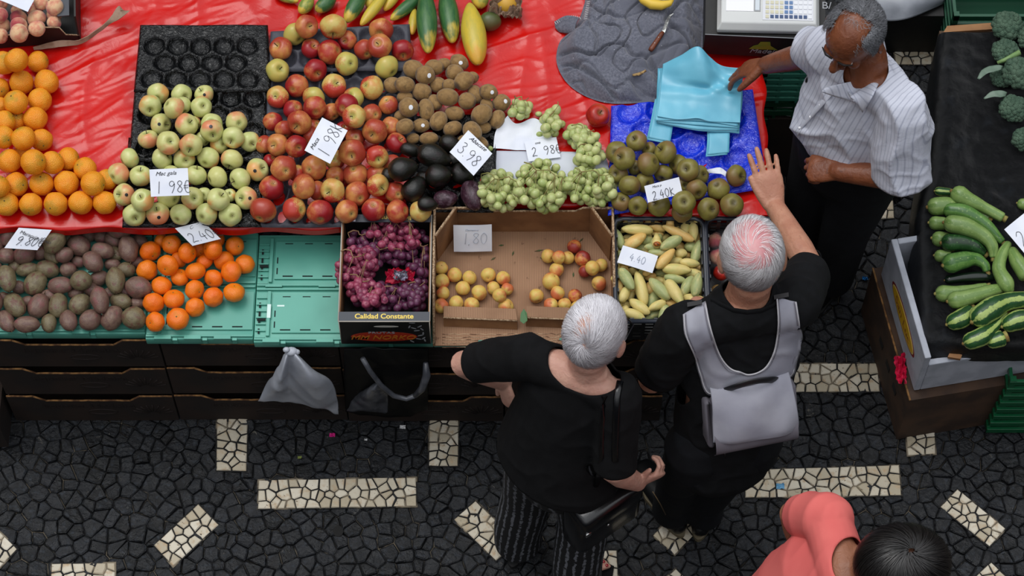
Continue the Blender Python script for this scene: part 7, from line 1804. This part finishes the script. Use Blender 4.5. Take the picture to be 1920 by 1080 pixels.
for x, y in ((1298,579),(1463,560)):
    p = hit(bv, x, y, .020)
    if p: part('strap_patch', *obox(p, rx_, Vector((0,1,0)), UZ, .022, .007, .002), mat('dark_patch', (30,28,30), .6), rk, smooth=False)
for px_, py_ in ((1340,832),): part('zip_pull', *tube([cc-rx_*(Wd*.40)+dn_*.126+rn*.03, cc-rx_*(Wd*.40)+dn_*.150+rn*.03], .003, 6), FR, rk)
# ================================================================ the vendor in the striped shirt
sd_ = Vector((-.80,.60,0)).normalized(); fw = UZ.cross(sd_)      # sd_ points to his right side, fw where he faces
if fw.y > 0: fw = -fw
RSh, LSh = P(1556,92,1.40), P(1692,206,1.39)
sd_ = (RSh-LSh); sd_.z = 0; sd_.normalize(); fw = UZ.cross(sd_)
vn = person('tanned grey-haired vendor in a striped white short-sleeved shirt reaching for the blue bags', 1520, 500, sd_)
HC = P(1600,66,1.59); hs, hf, hu = frame(Vector((-.50,-.68,-.42)), Vector((-.12,-.22,.95)))
NK = P(1630,142,1.42)
sp = [P(1622,168,1.30), P(1602,205,1.16), P(1598,238,1.03), P(1592,268,.93), P(1590,290,.85)]
RE, RW = P(1503,106,1.18), P(1436,122,1.02); LE, LW = P(1686,332,1.13), P(1572,322,1.09)
FA, FB = P(1500,470,.09), P(1560,522,.09)
HR_, HL_ = sp[4]+sd_*.09, sp[4]-sd_*.09
body = head_prims(HC, hf, hu, 1.03, 1.0)+[loft([HC-hu*.06-hf*.02, HC.lerp(NK,.6)-fw*.02, NK-UZ*.02], [.058,.060,.068], sd_),
  loft([NK-UZ*.01, *sp], [(.09,.06),(.15,.10),(.15,.12),(.15,.14),(.14,.12),(.14,.12)], sd_, 24), loft([LSh+sd_*.03, (LSh+RSh)/2+UZ*.02, RSh-sd_*.03], [.05,.066,.05], UZ),
  arm(RSh, RE, RW, (.052,.046,.042,.041,.030)), arm(LSh, LE, LW, (.052,.046,.044,.043,.031)), loft([HR_, HR_.lerp(FA,.5)+fw*.02, FA], [.08,.06,.04], sd_), loft([HL_, HL_.lerp(FB,.5)+fw*.02, FB], [.08,.06,.04], sd_)]
body += hand(RW, P(1392,130,.95)-RW, Vector((0,.15,1)), Vector((.25,-1,-.1)), (.28,.24,.24,.26), .14, 1.14, (.75,.25), .1)
body += hand(LW, P(1518,318,1.06)-LW, Vector((.0,-.35,1)), Vector((0,1,.2)), (.55,.75,.85,.95), .10, 1.04, (.25,.1), .0)
co, fs, nn = fused(body, .0040, 3)
part('body', [Vector(p) for p in co], fs, SKS, vn)
face_parts(vn, HC, hf, hu, 1.03, BRWD, mat('dark_lips', (110,60,48), .45))
t = NT('striped_shirt'); v = t.coord(); at_ = t.n('Attribute'); at_.attribute_name = 'across'
s1 = t.math('SINE', t.math('MULTIPLY', at_.outputs['Fac'], 2*PI/.0135)); s2 = t.math('SINE', t.math('MULTIPLY', at_.outputs['Fac'], 2*PI/.0045))
c = t.mix(t.step(s1, .70, .98, 0, .75), (206,209,222), (160,164,182)); c = t.mix(t.step(s2, .5, 1.0, 0, .25), c, (176,180,196))
SHIRT = t.done(c, .8, t.bump(t.noise(v, 22, 4, .55, .8), .22, .012), Sheen_Weight=.1)
top = [loft([NK-UZ*.005, *sp, P(1588,305,.80)], [(.11,.08),(.180,.135),(.192,.160),(.192,.160),(.180,.150),(.17,.14),(.17,.14)], sd_, 28), loft([LSh+sd_*.02, (LSh+RSh)/2+UZ*.012, RSh-sd_*.02], [.070,.080,.066], UZ),
  ell(sp[1].lerp(sp[2],.6)+fw*.055, (.175,.130,.14), (sd_, fw, UZ)), loft([RSh, RSh.lerp(RE,.40), RSh.lerp(RE,.62)], [.072,.074,.072], fw), loft([LSh, LSh.lerp(LE,.5)-UZ*.0, LSh.lerp(LE,1.15)], [.084,.092,.094], fw)]
f1, f2 = softfold(.016, 4.2, 2.5, (1,1,.8)), softfold(.0035, 10, 9)
shirt, bv = cloth('shirt', top, .0060, SHIRT, vn, any_cut(plane_cut(RSh.lerp(RE,.58), RE-RSh, .094), plane_cut(LSh.lerp(LE,.98), LE-LSh+Vector((0,0,0)), .16), ball_cut(NK+UZ*.065+fw*.035, (.064,.088,.085), (sd_, fw, UZ)), plane_cut(P(1590,260,.99), Vector((0,0,-1)), .5)), folds=lambda p: f1(p)+f2(p), thick=.003)
me = shirt.data; Wm = WORLD[vn.name]; acr = []
la = (LE-LSh).normalized(); ls2 = la.cross(fw).normalized()
for q in me.vertices:
    p = Wm @ q.co
    dA = (p-LSh).cross(la).length; onsleeve = (p-LSh).dot(sd_) < .03 and dA < .13
    acr.append((p-LSh).dot(ls2) if onsleeve else (p-NK).dot(sd_)*.8+(p-NK).dot(UZ)*.06)
a_ = me.attributes.new('across', 'FLOAT', 'POINT'); a_.data.foreach_set('value', acr)
def leaf_(name, pts, off=.012):
    P3 = [hit(bv, x, y, off) or P(x, y, 1.45) for x, y in pts]
    c_ = sum(P3, Vector())/len(P3); V = [c_]+P3; Fc = [(0, 1+i, 1+(i+1) % len(P3)) for i in range(len(P3))]
    o = part(name, V, Fc, SHIRT, vn, smooth=False); a_ = o.data.attributes.new('across', 'FLOAT', 'POINT'); a_.data.foreach_set('value', [(p-NK).dot(Vector((.83,.55,0))) for p in V]); solid(o, .004); return o
def above(x, y, z_, off=.022):
    p = hit(bv, x, y, off); q = P(x, y, z_); return q if p is None or q.z > p.z else p
for outr, innr in (([(1656,72,1.47),(1661,100,1.46),(1654,140,1.44),(1643,172,1.42),(1622,200,1.38)],[(1640,78,1.49),(1644,105,1.48),(1634,137,1.455),(1617,163,1.43),(1600,179,1.40)]),
                   ([(1603,182,1.40),(1592,188,1.39),(1566,181,1.385),(1540,172,1.385)],[(1622,160,1.43),(1606,152,1.43),(1580,155,1.41),(1552,164,1.39)])):
    OO, II = [above(*q) for q in outr], [above(*q) for q in innr]
    def cl(u, v, OO=OO, II=II): return lerpl(OO, u).lerp(lerpl(II, u), v)+UZ*(.006*math.sin(v*PI))
    o = part('collar', *grid(20, 8, cl), SHIRT, vn); ml = o.data.vertices; a_ = o.data.attributes.new('across', 'FLOAT', 'POINT'); a_.data.foreach_set('value', [((WORLD[vn.name] @ q.co)-NK).dot(Vector((.80,.60,0))) for q in ml]); solid(o, .004)
part('placket', *tube([hit(bv, x, y, .004) or P(x, y, 1.2) for x, y in ((1560,172),(1545,190),(1527,210),(1508,230),(1495,248))], [(.002,.016)]*5, 6), SHIRT, vn)
BUT = mat('shirt_button', (226,228,232), .3)
for x, y in ((1541,196),(1522,217),(1502,240)):
    p = hit(bv, x, y, .006)
    if p: part('button', *ell(p, (.005,.005,.002), (Vector((1,0,0)), Vector((0,1,0)), UZ), 10), BUT, vn)
co, fs, nn = fused([loft([HR_+UZ*.13, HR_, HR_.lerp(FA,.5)+fw*.02, FA], [(.13,.13),(.115,.12),(.085,.09),(.075,.08)], sd_, 24), loft([HL_+UZ*.13, HL_, HL_.lerp(FB,.5)+fw*.02, FB], [(.13,.13),(.115,.12),(.085,.09),(.075,.08)], sd_, 24), loft([sp[3], sp[4]-UZ*.04], [(.18,.16),(.17,.15)], sd_)], .008, 6)
part('trousers', [Vector(p) for p in co], fs, NAVY, vn)
shoe(vn, FA, fw, .27, .048); shoe(vn, FB, fw, .27, .048)
def dv(d):
    x, y, z = d
    if z < -.45: return 0
    if y > .30 and z < .62: return 0
    if z > .25 and abs(x) < .62 and y > -.42: return 0 if y > -.12 and abs(x) < .5 else .07
    if y > .25: return 0
    if abs(x) > .82 and y > -.05 and z < -.12: return 0
    return 1
SPH = hairmat('salt_and_pepper_hair', (20,20,22), (150,152,158), .45, .4)
hair(vn, HC+hu*.022-hf*.006, hf, hu, (.083,.102,.099), dv, (0,-.35,.9), .5, 9000, SPH, .30, .0013, (.03,.12), 12, curl=.0035, steps=7, cap=(mat('dark_hair_base', (34,32,34), .8), .8, .99), wild=1.2)

# ================================================================ the dark-haired person in the coral top, cut by the bottom edge
fw = Vector((1,.12,0)).normalized(); sd_ = fw.cross(UZ)          # right side towards the viewer
pk_ = person('dark-haired person in a coral pink top, cut by the bottom edge of the photo', 1570, 1230, sd_)
HC = P(1692,1062,1.47); hs, hf, hu = frame(Vector((.93,.10,-.36)), Vector((.36,0,.93)))
NK = P(1604,1070,1.36)
LSh, RSh = NK-sd_*.165+Vector((-.045,0,-.02)), NK+sd_*.17+Vector((-.045,0,-.02))
sp = [NK+Vector((-.075,0,-.14)), NK+Vector((-.13,0,-.28)), NK+Vector((-.15,0,-.42)), NK+Vector((-.15,0,-.54))]
LE = P(1484,964,1.19); LW = LE+Vector((.06,-.08,-.20))
RE = RSh+Vector((.02,-.05,-.28)); RW = RE+Vector((.2,.05,-.04))
A1, A2 = sp[3]-sd_*.09, sp[3]+sd_*.09; B1, B2 = Vector((A1.x+.03, A1.y, .08)), Vector((A2.x+.10, A2.y, .08))
body = head_prims(HC, hf, hu, 1.0)+[loft([HC-hu*.06-hf*.02, HC.lerp(NK,.6)-fw*.015, NK-UZ*.02], [.050,.054,.062], sd_), loft([NK-UZ*.01, *sp], [(.085,.06),(.14,.10),(.13,.10),(.14,.11),(.14,.11)], sd_, 24), loft([LSh+sd_*.03, NK-UZ*.005+Vector((-.03,0,0)), RSh-sd_*.03], [.048,.064,.048], UZ),
  arm(LSh, LE, LW, (.050,.045,.038,.038,.026)), arm(RSh, RE, RW, (.050,.045,.038,.038,.026)), loft([A1, A1.lerp(B1,.5), B1], [.08,.06,.04], sd_), loft([A2, A2.lerp(B2,.5), B2], [.08,.06,.04], sd_)]
body += hand(LW, Vector((.9,-.1,-.3)), UZ, -sd_, (.3,.3,.3,.3), .1, .92); body += hand(RW, Vector((.9,.1,-.2)), UZ, -sd_, (.3,.3,.3,.3), .1, .92)
co, fs, nn = fused(body, .0050, 3); part('body', [Vector(p) for p in co], fs, SKP, pk_)
face_parts(pk_, HC, hf, hu, 1.0, BRWD, LIPM)
CORAL = mat('coral_cotton', (224,110,104), .85, (214,98,94), 6, 3, bump=.1, bsc=200, bdist=.002)
top = [loft([NK-UZ*.008+Vector((-.02,0,0)), *sp, sp[3]-UZ*.08], [(.11,.078),(.180,.122),(.176,.128),(.18,.140),(.19,.15),(.19,.15)], sd_, 28), loft([LSh+sd_*.02, NK-UZ*.010+Vector((-.035,0,0)), RSh-sd_*.02], [.066,.074,.066], UZ),
  loft([LSh, LSh.lerp(LE,.5), LSh.lerp(LE,1.0)], [.074,.068,.050], UZ), loft([RSh, RSh.lerp(RE,.5), RSh.lerp(RE,.95)], [.075,.078,.074], fw)]
sh_, bv = cloth('top', top, .0055, CORAL, pk_, any_cut(plane_cut(LSh.lerp(LE,.80), LE-LSh, .098), plane_cut(RSh.lerp(RE,.7), RE-RSh, .13), ball_cut(NK+UZ*.055+fw*.028, (.088,.100,.085), (sd_, fw, UZ)), plane_cut(sp[3]-UZ*.06, -UZ, .5)), folds=softfold(.004, 5, 1.5))
co, fs, nn = fused([loft([A1+UZ*.06, A1, A1.lerp(B1,.5), B1], [(.12,.12),(.11,.11),(.08,.08),(.06,.06)], sd_), loft([A2+UZ*.06, A2, A2.lerp(B2,.5), B2], [(.12,.12),(.11,.11),(.08,.08),(.06,.06)], sd_)], .009, 5)
part('trousers', [Vector(p) for p in co], fs, NAVY, pk_)
shoe(pk_, B1, fw, .24, .044); shoe(pk_, B2, fw, .24, .044)
def dp(d):
    x, y, z = d
    if y > .35 and z < .40: return 0
    if z < -.80: return 0
    if (Vector(d)-Vector((0,-.28,.95)).normalized()).length < .05: return .25
    return 1
BH = hairmat('black_hair', (6,6,7), (40,36,34), .38, .5)
hair(pk_, HC+hu*.018-hf*.010, hf, hu, (.100,.120,.113), dp, (0,-.28,.95), .45, 12000, BH, 1.3, .0016, (.02,.16), 14, cap=(mat('black_hair_base', (7,7,8), .9, Specular_IOR_Level=.1), .5, 1.0), wild=.3, droop=.25)
# ---------------------------------------------------------------- tidy up: patterns never used
for key, (o, used) in list(PROTO.items()):
    if not used:
        for ch in list(o.children): bpy.data.objects.remove(ch)
        bpy.data.objects.remove(o)
